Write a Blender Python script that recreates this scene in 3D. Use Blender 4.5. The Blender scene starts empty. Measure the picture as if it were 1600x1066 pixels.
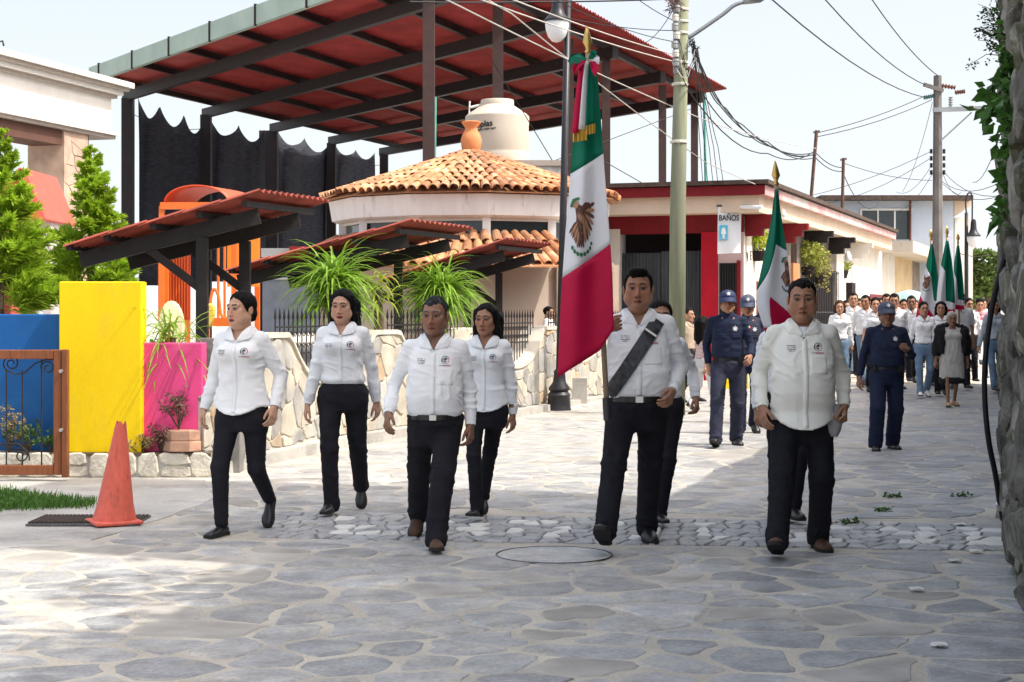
import bpy, math, random
import numpy as np
from mathutils import Vector, Matrix
from mathutils.bvhtree import BVHTree
random.seed(7)
S = bpy.context.scene
COL = S.collection
# ---------------------------------------------------------------- camera
F, H0, YH, CX = 2600.0, 1.47, 490.0, 800.0          # focal length in px of a 1600 px wide photo, eye height, horizon row
cam_d = bpy.data.cameras.new('camera')
cam = bpy.data.objects.new('camera', cam_d); COL.objects.link(cam)
cam.location = (0, 0, H0); cam.rotation_euler = (math.radians(90), 0, 0)
cam_d.sensor_width = 36.0; cam_d.lens = F / 1600 * 36
cam_d.shift_y = -(533 - YH) / 1600.0
cam_d.clip_start = 0.1; cam_d.clip_end = 2000
S.camera = cam
# ---------------------------------------------------------------- sky and sun
SUN_AZ = (1.0, -0.34)                                # towards the sun, seen from above: right of and a little behind the camera
SUN_EL = math.radians(55)
world = bpy.data.worlds.new('World'); S.world = world; world.use_nodes = True
nt = world.node_tree; nt.nodes.clear()
wo = nt.nodes.new('ShaderNodeOutputWorld'); bg = nt.nodes.new('ShaderNodeBackground'); sk = nt.nodes.new('ShaderNodeTexSky')
sk.sky_type = 'NISHITA'; sk.sun_disc = False; sk.sun_elevation = SUN_EL
sk.sun_rotation = math.atan2(SUN_AZ[0], SUN_AZ[1])
sk.altitude = 0; sk.air_density = 1.0; sk.dust_density = 10.0; sk.ozone_density = 1.0
# thin bright veil of high cloud, all over the sky
tc = nt.nodes.new('ShaderNodeTexCoord'); nz = nt.nodes.new('ShaderNodeTexNoise'); nz.inputs['Scale'].default_value = 2.2; nz.inputs['Detail'].default_value = 5
mp = nt.nodes.new('ShaderNodeMapping'); mp.inputs['Scale'].default_value = (1, 1, 3.5)
rp = nt.nodes.new('ShaderNodeMapRange'); rp.inputs['From Min'].default_value = .3; rp.inputs['From Max'].default_value = .75
rp.inputs['To Min'].default_value = .32; rp.inputs['To Max'].default_value = .62
mx = nt.nodes.new('ShaderNodeMix'); mx.data_type = 'RGBA'; mx.inputs['B'].default_value = (3.6, 3.85, 4.1, 1)
L = nt.links
L.new(tc.outputs['Generated'], mp.inputs['Vector']); L.new(mp.outputs['Vector'], nz.inputs['Vector']); L.new(nz.outputs['Fac'], rp.inputs['Value'])
sp = nt.nodes.new('ShaderNodeSeparateXYZ'); hz_ = nt.nodes.new('ShaderNodeMapRange'); hz_.inputs['From Min'].default_value = .0; hz_.inputs['From Max'].default_value = .30; hz_.inputs['To Min'].default_value = .88; hz_.inputs['To Max'].default_value = .3
mxm = nt.nodes.new('ShaderNodeMath'); mxm.operation = 'MAXIMUM'; L.new(tc.outputs['Generated'], sp.inputs[0]); L.new(sp.outputs['Z'], hz_.inputs['Value']); L.new(hz_.outputs['Result'], mxm.inputs[0]); L.new(rp.outputs['Result'], mxm.inputs[1])   # haze thickens towards the horizon
L.new(mxm.outputs[0], mx.inputs['Factor']); L.new(sk.outputs['Color'], mx.inputs['A'])
L.new(mx.outputs['Result'], bg.inputs['Color']); bg.inputs['Strength'].default_value = 0.15
L.new(bg.outputs['Background'], wo.inputs['Surface'])
sun_d = bpy.data.lights.new('sun', 'SUN'); sun_d.energy = 2.0; sun_d.angle = math.radians(.55); sun_d.color = (1, .94, .84)
sun = bpy.data.objects.new('sun', sun_d); COL.objects.link(sun)
_n = math.hypot(*SUN_AZ); sdir = Vector((SUN_AZ[0] / _n * math.cos(SUN_EL), SUN_AZ[1] / _n * math.cos(SUN_EL), math.sin(SUN_EL)))
sun.rotation_euler = sdir.to_track_quat('Z', 'Y').to_euler(); sun.location = (20, -8, 30)
S.view_settings.view_transform = 'Standard'; S.view_settings.look = 'None'; S.view_settings.gamma = 1
S.view_settings.exposure = 1.2; S.view_settings.use_curve_mapping = False

# ---------------------------------------------------------------- helpers
def P(px, py, Z): return Vector(((px - CX) / F * Z, Z, H0 + (YH - py) / F * Z))       # a pixel at distance Z
def GZ(py): return H0 * F / (py - YH)                                                  # distance of a ground row
def G(px, py, z=0.0):
    Z = (H0 - z) * F / (py - YH); return Vector(((px - CX) / F * Z, Z, z))
def rise(z): return 0.0 if z < 24 else (.02 * (z - 24) if z < 32 else .16 + .003 * (z - 32))      # the street climbs gently farther on
def lin(h, k=1.0):
    h = h.lstrip('#'); v = [int(h[i:i + 2], 16) / 255 for i in (0, 2, 4)]
    return tuple((x / 12.92 if x <= .04045 else ((x + .055) / 1.055) ** 2.4) * k for x in v)
WO = {}                                              # world origin of each object
def tag(o, label=None, cat=None, group=None, kind=None):
    if label: o['label'] = label
    if cat: o['category'] = cat
    if group: o['group'] = group
    if kind: o['kind'] = kind
    return o
def attach(o, parent):
    if parent is not None:
        o.parent = parent
        o.matrix_parent_inverse = Matrix.Translation(-WO[parent.name])
def thing(name, loc, label=None, cat=None, group=None):
    o = bpy.data.objects.new(name, None); COL.objects.link(o); o.location = loc; o.empty_display_size = .2
    WO[o.name] = Vector(loc); return tag(o, label, cat, group)
class MB:
    def __init__(s): s.v = []; s.f = []; s.m = []; s.cur = 0
    def add(s, vs, fs):
        n = len(s.v); s.v.extend([tuple(p) for p in vs]); s.f.extend([tuple(i + n for i in f) for f in fs]); s.m.extend([s.cur] * len(fs)); return s
    def box(s, c, d, R=None):
        h = Vector(d) / 2; vs = []
        for x in (-1, 1):
            for y in (-1, 1):
                for z in (-1, 1):
                    p = Vector((x * h.x, y * h.y, z * h.z)); p = R @ p if R else p; vs.append(p + Vector(c))
        return s.add(vs, [(0, 1, 3, 2), (4, 6, 7, 5), (0, 4, 5, 1), (2, 3, 7, 6), (0, 2, 6, 4), (1, 5, 7, 3)])
    def beam(s, a, b, w, h, up=(0, 0, 1)):
        a = Vector(a); b = Vector(b); d = b - a; l = d.length; d.normalize(); u = Vector(up)
        sd = d.cross(u)
        if sd.length < 1e-4: sd = d.cross(Vector((1, 0, 0)))
        sd.normalize(); u = sd.cross(d)
        R = Matrix((sd, d, u)).transposed()
        return s.box((a + b) / 2, (w, l, h), R)
    def tube(s, pts, r, n=8, cap=True):
        pts = [Vector(p) for p in pts]; rs = r if isinstance(r, (list, tuple)) else [r] * len(pts)
        rings = []; prev = None
        for i, p in enumerate(pts):
            d = (pts[min(i + 1, len(pts) - 1)] - pts[max(i - 1, 0)]).normalized()
            if prev is None:
                a = d.cross(Vector((0, 0, 1)));
                if a.length < 1e-3: a = d.cross(Vector((1, 0, 0)))
            else: a = prev - d * prev.dot(d)
            a.normalize(); prev = a; b = d.cross(a)
            rings.append([p + (a * math.cos(2 * math.pi * k / n) + b * math.sin(2 * math.pi * k / n)) * rs[i] for k in range(n)])
        return s.loft(rings, cap)
    def loft(s, rings, cap=True, closed=True):
        n = len(rings[0]); vs = [p for r in rings for p in r]; fs = []
        for i in range(len(rings) - 1):
            for k in range(n if closed else n - 1):
                k2 = (k + 1) % n; fs.append((i * n + k, i * n + k2, (i + 1) * n + k2, (i + 1) * n + k))
        if cap and closed: fs.append(tuple(range(n - 1, -1, -1))); fs.append(tuple((len(rings) - 1) * n + k for k in range(n)))
        return s.add(vs, fs)
    def lathe(s, prof, c=(0, 0, 0), n=24, sq=1.0):
        c = Vector(c)
        return s.loft([[c + Vector((r * math.cos(2 * math.pi * k / n), r * sq * math.sin(2 * math.pi * k / n), z)) for k in range(n)] for r, z in prof])
    def grid(s, fn, nu, nv):
        vs = [fn(i / nu, j / nv) for j in range(nv + 1) for i in range(nu + 1)]
        return s.add(vs, [(j * (nu + 1) + i, j * (nu + 1) + i + 1, (j + 1) * (nu + 1) + i + 1, (j + 1) * (nu + 1) + i) for j in range(nv) for i in range(nu)])
    def sheet(s, fn, nu, nv, t, nrm=(0, 1, 0)):
        """grid with thickness t: second layer displaced along nrm, edges closed"""
        n = Vector(nrm) * t; a = [Vector(fn(i / nu, j / nv)) for j in range(nv + 1) for i in range(nu + 1)]
        N = len(a); vs = a + [p + n for p in a]; W = nu + 1; fs = []
        for j in range(nv):
            for i in range(nu):
                q = (j * W + i, j * W + i + 1, (j + 1) * W + i + 1, (j + 1) * W + i); fs.append(q); fs.append(tuple(k + N for k in reversed(q)))
        for i in range(nu):
            fs.append((i + 1, i, i + N, i + 1 + N)); b = nv * W; fs.append((b + i, b + i + 1, b + i + 1 + N, b + i + N))
        for j in range(nv):
            fs.append((j * W, (j + 1) * W, (j + 1) * W + N, j * W + N)); b = nu; fs.append(((j + 1) * W + b, j * W + b, j * W + b + N, (j + 1) * W + b + N))
        return s.add(vs, fs)
    def prism(s, poly, ax, depth):
        """poly: list of 3D points, extruded by vector"""
        n = len(poly); e = Vector(depth); a = [Vector(p) for p in poly]; vs = a + [p + e for p in a]
        fs = [tuple(range(n)), tuple(range(2 * n - 1, n - 1, -1))] + [(i, n + i, n + (i + 1) % n, (i + 1) % n) for i in range(n)]
        return s.add(vs, fs)
def mesh(name, mb, mats, smooth=False):
    me = bpy.data.meshes.new(name); me.from_pydata([tuple(p) for p in mb.v], [], mb.f); 
    for m in (mats if isinstance(mats, (list, tuple)) else [mats]): me.materials.append(m)
    if any(mb.m): me.polygons.foreach_set('material_index', mb.m)
    if smooth: me.polygons.foreach_set('use_smooth', [True] * len(me.polygons))
    return me
def fixn(me):
    import bmesh
    bm = bmesh.new(); bm.from_mesh(me); bmesh.ops.recalc_face_normals(bm, faces=bm.faces); bm.to_mesh(me); bm.free()
def obj(name, mb, mats, parent=None, smooth=False, label=None, cat=None, group=None, kind=None, recalc=True, auto=None):
    a = np.array(mb.v, dtype=float); lo = a.min(0); hi = a.max(0)
    org = Vector(((lo[0] + hi[0]) / 2, (lo[1] + hi[1]) / 2, lo[2]))
    mb.v = [tuple(p) for p in (a - np.array(org))]
    me = mesh(name, mb, mats, smooth)
    if recalc: fixn(me)
    if auto is not None: 
        me.polygons.foreach_set('use_smooth', [True] * len(me.polygons)); me.set_sharp_from_angle(angle=math.radians(auto))
    o = bpy.data.objects.new(name, me); COL.objects.link(o); o.location = org; WO[o.name] = org
    attach(o, parent); return tag(o, label, cat, group, kind)
def inst(name, me, M, parent=None):
    o = bpy.data.objects.new(name, me); COL.objects.link(o); o.matrix_basis = M; WO[o.name] = M.translation.copy()
    attach(o, parent); return o

# ---------------------------------------------------------------- materials
MATS = {}
def mat(name, col, rough=.75, var=.12, scale=3.0, bump=0.0, bscale=30.0, metal=0.0, rnd=0.0, col2=None, c2lo=.45, c2hi=.7, c2scale=1.5, stretch=(1, 1, 1), attr=None, spec=.3, trans=0.0, bdist=.01, detail=5, fine=0.0, fscale=55.0):
    if name in MATS: return MATS[name]
    m = bpy.data.materials.new(name); m.use_nodes = True; t = m.node_tree; N = t.nodes; K = t.links; b = N['Principled BSDF']
    b.inputs['Roughness'].default_value = rough; b.inputs['Metallic'].default_value = metal; b.inputs['Specular IOR Level'].default_value = spec
    g = N.new('ShaderNodeNewGeometry'); mpp = N.new('ShaderNodeMapping'); mpp.inputs['Scale'].default_value = stretch; K.new(g.outputs['Position'], mpp.inputs['Vector'])
    n1 = N.new('ShaderNodeTexNoise'); n1.inputs['Scale'].default_value = scale; n1.inputs['Detail'].default_value = detail; K.new(mpp.outputs['Vector'], n1.inputs['Vector'])
    base = None
    if attr:
        a = N.new('ShaderNodeAttribute'); a.attribute_name = attr; base = a.outputs['Color']
    else:
        r = N.new('ShaderNodeRGB'); r.outputs[0].default_value = (*col, 1); base = r.outputs[0]
    if col2 is not None:
        n2 = N.new('ShaderNodeTexNoise'); n2.inputs['Scale'].default_value = c2scale; n2.inputs['Detail'].default_value = 8; n2.inputs['Roughness'].default_value = .65; K.new(mpp.outputs['Vector'], n2.inputs['Vector'])
        q = N.new('ShaderNodeMapRange'); q.inputs['From Min'].default_value = c2lo; q.inputs['From Max'].default_value = c2hi; K.new(n2.outputs['Fac'], q.inputs['Value'])
        x = N.new('ShaderNodeMix'); x.data_type = 'RGBA'; x.inputs['B'].default_value = (*col2, 1); K.new(q.outputs['Result'], x.inputs['Factor']); K.new(base, x.inputs['A']); base = x.outputs['Result']
    q = N.new('ShaderNodeMapRange'); q.inputs['From Min'].default_value = .25; q.inputs['From Max'].default_value = .75; q.inputs['To Min'].default_value = 1 - var; q.inputs['To Max'].default_value = 1 + var; K.new(n1.outputs['Fac'], q.inputs['Value'])
    fac = q.outputs['Result']
    if rnd:
        oi = N.new('ShaderNodeObjectInfo'); q2 = N.new('ShaderNodeMapRange'); q2.inputs['To Min'].default_value = 1 - rnd; q2.inputs['To Max'].default_value = 1 + rnd; K.new(oi.outputs['Random'], q2.inputs['Value'])
        mm = N.new('ShaderNodeMath'); mm.operation = 'MULTIPLY'; K.new(fac, mm.inputs[0]); K.new(q2.outputs['Result'], mm.inputs[1]); fac = mm.outputs[0]
    if fine:
        n4 = N.new('ShaderNodeTexNoise'); n4.inputs['Scale'].default_value = fscale; n4.inputs['Detail'].default_value = 4; n4.inputs['Roughness'].default_value = .7; K.new(mpp.outputs['Vector'], n4.inputs['Vector'])
        q4 = N.new('ShaderNodeMapRange'); q4.inputs['From Min'].default_value = .3; q4.inputs['From Max'].default_value = .7; q4.inputs['To Min'].default_value = 1 - fine; q4.inputs['To Max'].default_value = 1 + fine; K.new(n4.outputs['Fac'], q4.inputs['Value'])
        m4 = N.new('ShaderNodeMath'); m4.operation = 'MULTIPLY'; K.new(fac, m4.inputs[0]); K.new(q4.outputs['Result'], m4.inputs[1]); fac = m4.outputs[0]
    vm = N.new('ShaderNodeVectorMath'); vm.operation = 'SCALE'; K.new(base, vm.inputs[0]); K.new(fac, vm.inputs['Scale']); K.new(vm.outputs['Vector'], b.inputs['Base Color'])
    if bump:
        n3 = N.new('ShaderNodeTexNoise'); n3.inputs['Scale'].default_value = bscale; n3.inputs['Detail'].default_value = 6; K.new(mpp.outputs['Vector'], n3.inputs['Vector'])
        bu = N.new('ShaderNodeBump'); bu.inputs['Strength'].default_value = bump; bu.inputs['Distance'].default_value = bdist; K.new(n3.outputs['Fac'], bu.inputs['Height']); K.new(bu.outputs['Normal'], b.inputs['Normal'])
    if trans:                                       # thin cloth or leaf: some light passes through
        tr = N.new('ShaderNodeBsdfTranslucent'); K.new(vm.outputs['Vector'], tr.inputs['Color']); ms = N.new('ShaderNodeMixShader'); ms.inputs[0].default_value = trans
        K.new(b.outputs[0], ms.inputs[1]); K.new(tr.outputs[0], ms.inputs[2]); K.new(ms.outputs[0], N['Material Output'].inputs['Surface'])
    MATS[name] = m; return m
def noise3(p, seed=0):
    """value noise, vectorised; p (n,3) -> 0..1"""
    i = np.floor(p).astype(np.int64); f = p - i; f = f * f * (3 - 2 * f)
    def h(x, y, z):
        n = (x * 73856093) ^ (y * 19349663) ^ (z * 83492791) ^ (seed * 2654435761 & 0x7fffffff)
        n = (n ^ (n >> 13)) * 1274126177 & 0x7fffffff
        return ((n ^ (n >> 16)) & 0xffff) / 65535.0
    r = 0
    for dx in (0, 1):
        for dy in (0, 1):
            for dz in (0, 1):
                w = (f[:, 0] if dx else 1 - f[:, 0]) * (f[:, 1] if dy else 1 - f[:, 1]) * (f[:, 2] if dz else 1 - f[:, 2])
                r = r + w * h(i[:, 0] + dx, i[:, 1] + dy, i[:, 2] + dz)
    return r
def clip_poly(poly, nx, ny, d):
    """keep the side n.p <= d"""
    out = []
    for i in range(len(poly)):
        a = poly[i]; b = poly[(i + 1) % len(poly)]; da = nx * a[0] + ny * a[1] - d; db = nx * b[0] + ny * b[1] - d
        if da <= 0: out.append(a)
        if (da < 0 < db) or (db < 0 < da):
            t = da / (da - db); out.append((a[0] + t * (b[0] - a[0]), a[1] + t * (b[1] - a[1])))
    return out
def voronoi(pts, gap, rad, rng, sx=1.0):
    """irregular stones: Voronoi cells with a joint between them"""
    pts = np.array(pts); out = []
    for i, p in enumerate(pts):
        d = pts - p; dd = (d ** 2).sum(1); idx = np.argsort(dd)[1:16]
        poly = [(p[0] - rad, p[1] - rad), (p[0] + rad, p[1] - rad), (p[0] + rad, p[1] + rad), (p[0] - rad, p[1] + rad)]
        for j in idx:
            l = math.sqrt(dd[j])
            if l < 1e-6: continue
            nx, ny = d[j] / l; g = gap * (.2 + 1.6 * rng.random())
            poly = clip_poly(poly, nx, ny, nx * p[0] + ny * p[1] + l / 2 - g / 2)
            if len(poly) < 3: break
        out.append(poly if len(poly) >= 3 else None)
    return out
def rough_poly(poly, rng, amp=.012, seg=.09):
    """round the corners and make the outline uneven"""
    q = []
    n = len(poly)
    for i in range(n):
        a = poly[i]; b = poly[(i + 1) % n]
        for t in (.18, .82): q.append((a[0] + t * (b[0] - a[0]), a[1] + t * (b[1] - a[1])))
    r = []
    for i in range(len(q)):
        a = q[i]; b = q[(i + 1) % len(q)]; l = math.hypot(b[0] - a[0], b[1] - a[1]); k = max(1, int(l / seg))
        for j in range(k):
            t = j / k; r.append((a[0] + t * (b[0] - a[0]) + rng.uniform(-amp, amp), a[1] + t * (b[1] - a[1]) + rng.uniform(-amp, amp)))
    return r
def warp2(poly, a=.10, fq=2.3, b=.028, fq2=8.0, sd=5):
    """shift an outline by a smooth field, so that neighbouring joints wander together"""
    p = np.array([(x, y, 0.0) for x, y in poly]); q = p.copy()
    for k in (0, 1): q[:, k] += (noise3(p * fq + 50 + 17 * k, sd + k) - .5) * 2 * a + (noise3(p * fq2 + 90 + 11 * k, sd + 7 + k) - .5) * 2 * b
    return [(float(x), float(y)) for x, y, _ in q]
def stone_mb(mb, poly, to3, z0, z1, inset=.012, tilt=(0, 0)):
    """a flat stone: foot at z0, shoulder below z1, top at z1; to3 maps (a, b, height) to space"""
    n = len(poly); c = (sum(p[0] for p in poly) / n, sum(p[1] for p in poly) / n)
    def sh(p, d):
        l = math.hypot(p[0] - c[0], p[1] - c[1]) or 1; k = max(.3, 1 - d / l); return (c[0] + (p[0] - c[0]) * k, c[1] + (p[1] - c[1]) * k)
    tl = lambda p: tilt[0] * (p[0] - c[0]) + tilt[1] * (p[1] - c[1])
    r0 = [to3(p[0], p[1], z0) for p in poly]; r1 = [to3(p[0], p[1], z0 + (z1 - z0) * .75 + tl(p)) for p in poly]
    s2 = [sh(p, inset) for p in poly]; r2 = [to3(p[0], p[1], z1 + tl(p)) for p in s2]
    vs = r0 + r1 + r2; fs = []
    for k in range(2):
        for i in range(n): fs.append((k * n + i, k * n + (i + 1) % n, (k + 1) * n + (i + 1) % n, (k + 1) * n + i))
    fs.append(tuple(2 * n + i for i in range(n)))
    return mb.add(vs, fs)
def text_mesh(body, size, extrude=.004, bold=0.0):
    cu = bpy.data.curves.new('text', 'FONT'); cu.body = body; cu.size = size; cu.extrude = extrude; cu.offset = bold * size; cu.align_x = 'CENTER'; cu.align_y = 'CENTER'
    o = bpy.data.objects.new('text', cu); me = bpy.data.meshes.new_from_object(o); bpy.data.objects.remove(o); bpy.data.curves.remove(cu); return me
# ================================================================ people: smooth implicit figures turned into meshes
class Field:
    def __init__(s, lo, hi, h):
        s.lo = np.array(lo, float); s.h = h; n = np.ceil((np.array(hi) - s.lo) / h).astype(int) + 1; s.n = n
        s.ax = [(s.lo[i] + h * np.arange(n[i])).astype(np.float32) for i in range(3)]
        s.f = np.full(tuple(n), .3, np.float32)
    def win(s, lo, hi, m):
        sl = []
        for i in range(3):
            a = max(0, int((lo[i] - m - s.lo[i]) / s.h)); b = min(s.n[i], int((hi[i] + m - s.lo[i]) / s.h) + 2)
            if b <= a: return None
            sl.append(slice(a, b))
        X = s.ax[0][sl[0]][:, None, None]; Y = s.ax[1][sl[1]][None, :, None]; Z = s.ax[2][sl[2]][None, None, :]
        return tuple(sl), X, Y, Z
    def put(s, sl, d, k, cut):
        a = s.f[sl]
        if cut:
            d = -d
            if k > 0:
                h = np.clip(.5 - .5 * (d - a) / k, 0, 1); s.f[sl] = d * (1 - h) + a * h + k * h * (1 - h)
            else: s.f[sl] = np.maximum(a, d)
        elif k > 0:
            h = np.clip(.5 + .5 * (d - a) / k, 0, 1); s.f[sl] = d * (1 - h) + a * h - k * h * (1 - h)
        else: s.f[sl] = np.minimum(a, d)
    def cone(s, a, b, ra, rb, k=.01, cut=False):
        a = np.array(a, float); b = np.array(b, float); r = max(ra, rb); w = s.win(np.minimum(a, b) - r, np.maximum(a, b) + r, k + .02)
        if w is None: return
        sl, X, Y, Z = w; ab = b - a; l2 = float(ab @ ab) + 1e-9
        t = np.clip(((X - a[0]) * ab[0] + (Y - a[1]) * ab[1] + (Z - a[2]) * ab[2]) / l2, 0, 1)
        d = np.sqrt((X - a[0] - t * ab[0]) ** 2 + (Y - a[1] - t * ab[1]) ** 2 + (Z - a[2] - t * ab[2]) ** 2) - (ra + (rb - ra) * t)
        s.put(sl, d.astype(np.float32), k, cut)
    def ell(s, c, r, k=.01, cut=False):
        c = np.array(c, float); r = np.array(r, float); w = s.win(c - r, c + r, k + .02)
        if w is None: return
        sl, X, Y, Z = w; a = (X - c[0]) / r[0]; b = (Y - c[1]) / r[1]; e = (Z - c[2]) / r[2]
        k0 = np.sqrt(a * a + b * b + e * e) + 1e-6; k1 = np.sqrt((a / r[0]) ** 2 + (b / r[1]) ** 2 + (e / r[2]) ** 2) + 1e-6
        s.put(sl, (k0 * (k0 - 1) / k1).astype(np.float32), k, cut)
    def loft(s, prof, k=.02, n=2.4, cap=True):
        """prof rows: z, cx, cy, rx, ry"""
        p = np.array(prof, float); p = p[np.argsort(p[:, 0])]; R = p[:, 3:5].max()
        w = s.win((p[:, 1].min() - R, p[:, 2].min() - R, p[0, 0]), (p[:, 1].max() + R, p[:, 2].max() + R, p[-1, 0]), k + .03)
        sl, X, Y, Z = w; z = Z.ravel(); q = [np.interp(z, p[:, 0], p[:, i])[None, None, :].astype(np.float32) for i in range(1, 5)]
        d = ((np.abs((X - q[0]) / q[2]) ** n + np.abs((Y - q[1]) / q[3]) ** n) ** (1 / n) - 1) * np.minimum(q[2], q[3])
        d = np.maximum(d, np.maximum(Z - p[-1, 0], p[0, 0] - Z)); s.put(sl, d.astype(np.float32), k, False)
    def half(s, n, d):
        """keep n.p <= d"""
        X = s.ax[0][:, None, None]; Y = s.ax[1][None, :, None]; Z = s.ax[2][None, None, :]
        s.f = np.maximum(s.f, (n[0] * X + n[1] * Y + n[2] * Z - d).astype(np.float32))
    def surf(s):
        f = s.f; f[0] = f[-1] = .1; f[:, 0] = f[:, -1] = .1; f[:, :, 0] = f[:, :, -1] = .1
        neg = f < 0; c = [slice(None, -1), slice(1, None)]
        cnt = np.zeros(tuple(s.n - 1), np.int8)
        for i in (0, 1):
            for j in (0, 1):
                for k in (0, 1): cnt += neg[c[i], c[j], c[k]]
        act = (cnt > 0) & (cnt < 8); ids = np.argwhere(act); idx = -np.ones(act.shape, np.int64); idx[act] = np.arange(len(ids))
        acc = np.zeros((len(ids), 3)); num = np.zeros(len(ids)); I, J, K = ids.T
        for ax in range(3):
            o = [a for a in range(3) if a != ax]
            for u in (0, 1):
                for v in (0, 1):
                    q = [0, 0, 0]; q[o[0]] = u; q[o[1]] = v; r = list(q); r[ax] = 1
                    a = f[I + q[0], J + q[1], K + q[2]].astype(float); b = f[I + r[0], J + r[1], K + r[2]].astype(float); m = (a < 0) != (b < 0)
                    t = np.where(m, a / np.where(np.abs(a - b) < 1e-9, 1, a - b), 0); pt = np.array(q)[None, :] * np.ones((len(ids), 1)); pt[:, ax] = t
                    acc += pt * m[:, None]; num += m
        V = (ids + acc / np.maximum(num, 1)[:, None]) * s.h + s.lo; Q = []
        for ax in range(3):
            o = [a for a in range(3) if a != ax]; A = [slice(None)] * 3; B = [slice(None)] * 3; A[ax] = slice(None, -1); B[ax] = slice(1, None)
            m = neg[tuple(A)] != neg[tuple(B)]; e = np.argwhere(m); ok = (e[:, o[0]] > 0) & (e[:, o[1]] > 0) & (e[:, o[0]] < s.n[o[0]] - 1) & (e[:, o[1]] < s.n[o[1]] - 1); e = e[ok]
            fl = neg[tuple(A)][tuple(e.T)]
            def cell(du, dv):
                w = e.copy(); w[:, o[0]] += du; w[:, o[1]] += dv; return idx[tuple(w.T)]
            q = np.stack([cell(-1, -1), cell(0, -1), cell(0, 0), cell(-1, 0)], 1)
            if ax == 1: fl = ~fl
            q[~fl] = q[~fl][:, ::-1]; Q.append(q)
        return V, np.concatenate(Q)
def vnormals(V, Q):
    a, b, c, d = (V[Q[:, i]] for i in range(4)); n = np.cross(c - a, d - b); N = np.zeros_like(V)
    for i in range(4): np.add.at(N, Q[:, i], n)
    return N / (np.linalg.norm(N, axis=1)[:, None] + 1e-9)
def npmesh(name, V, Q, m, cols=None):
    me = bpy.data.meshes.new(name); me.vertices.add(len(V)); me.vertices.foreach_set('co', np.asarray(V, np.float32).ravel())
    me.loops.add(Q.size); me.loops.foreach_set('vertex_index', Q.astype(np.int32).ravel()); me.polygons.add(len(Q)); me.polygons.foreach_set('loop_start', np.arange(0, Q.size, 4, dtype=np.int32))
    me.polygons.foreach_set('use_smooth', np.ones(len(Q), bool)); me.update(calc_edges=True); me.validate()
    me.materials.append(m)
    if cols is not None:
        at = me.attributes.new('Col', 'FLOAT_COLOR', 'POINT'); at.data.foreach_set('color', np.concatenate([cols, np.ones((len(cols), 1))], 1).astype(np.float32).ravel())
    return me
def folds(V, N, amp, fr, seed, w=1.0):
    """cloth folds pushed into the surface itself"""
    p = V * np.array(fr); p = p + (noise3(V * 5 + 9, seed)[:, None] - .5) * 2.4
    p[:, 2] += V[:, 0] * fr[0] * .9; r = np.abs(noise3(p, seed) - .5) * 2; r2 = np.abs(noise3(p * 2.1 + 31, seed + 1) - .5) * 2
    return V + N * (amp * (1.15 * np.exp(-(r / .17) ** 2) - .3 + .5 * np.exp(-(r2 / .2) ** 2)) * w)[:, None]

def ik(a, b, l1, l2, hint):
    a = Vector(a); b = Vector(b); d = b - a; L = d.length
    if L > (l1 + l2) * .999: b = a + d * ((l1 + l2) * .999 / L); d = b - a; L = d.length
    x = (l1 * l1 - l2 * l2 + L * L) / (2 * L); h = math.sqrt(max(0, l1 * l1 - x * x)); u = d / L; hv = Vector(hint); hv = hv - u * hv.dot(u)
    hv.normalize(); return a + u * x + hv * h, b

SKIN_M = mat('skin', (.4, .22, .14), rough=.5, var=.07, scale=18, attr='Col', spec=.35, bump=.05, bscale=260)
HAIR_M = {'black': mat('hair_black', (.0055, .0045, .0045), rough=.6, var=.5, scale=60, stretch=(1, 1, .12), bump=.6, bscale=160, spec=.10),
          'brown': mat('hair_brown', (.05, .023, .012), rough=.6, var=.4, scale=60, stretch=(1, 1, .12), bump=.5, bscale=160, spec=.15),
          'grey': mat('hair_grey', (.022, .022, .025), rough=.75, var=.55, scale=90, bump=.6, bscale=220, spec=.1, col2=(.17, .17, .18), c2lo=.52, c2hi=.8, c2scale=45),
          'white': mat('hair_white', (.36, .34, .32), rough=.6, var=.3, scale=60, bump=.5, bscale=160)}
SHIRT_W = mat('shirt_white', (.80, .81, .83), rough=.8, var=.03, scale=9, bump=.18, bscale=17, stretch=(.5, 1, 1.7), bdist=.02, spec=.15)
SHIRT_C = mat('shirt_cream', (.80, .79, .73), rough=.8, var=.03, scale=9, bump=.18, bscale=17, stretch=(.5, 1, 1.7), bdist=.02, spec=.15)
PANTS = mat('trousers_black', (.016, .016, .021), rough=.85, var=.25, scale=10, bump=.35, bscale=24, bdist=.012, spec=.12)
NAVY = mat('uniform_navy', (.014, .020, .046), rough=.8, var=.2, scale=10, bump=.4, bscale=28, bdist=.012, spec=.15)
NAVY2 = mat('uniform_grey_navy', (.034, .037, .062), rough=.8, var=.2, scale=10, bump=.4, bscale=28, bdist=.012, spec=.15)
JEANS = mat('denim_blue', (.13, .20, .30), rough=.85, var=.25, scale=7, bump=.3, bscale=40)
GREY_DRESS = mat('dress_grey', (.42, .41, .38), rough=.85, var=.12, scale=14, bump=.3, bscale=40)
PINK_CLOTH = mat('cloth_pink', (.72, .30, .36), rough=.85, var=.15, scale=14, bump=.2)
STRIPE_CLOTH = mat('cloth_pale_pink', (.66, .50, .50), rough=.85, var=.3, scale=22, stretch=(.3, .3, 3), bump=.2)
LEATHER = mat('shoe_black', (.010, .010, .012), rough=.38, var=.2, scale=20, spec=.5)
BROWN_LEATHER = mat('shoe_brown', (.085, .042, .025), rough=.6, var=.25, scale=16, bump=.2)
SANDAL = mat('sandal_tan', (.45, .28, .14), rough=.7)
WHITE_SHOE = mat('shoe_white', (.75, .74, .72), rough=.7)
SOLE_M = mat('sole_dark', (.02, .019, .018), rough=.8)
BELT_M = mat('belt_black', (.008, .008, .009), rough=.4, spec=.5)
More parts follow.
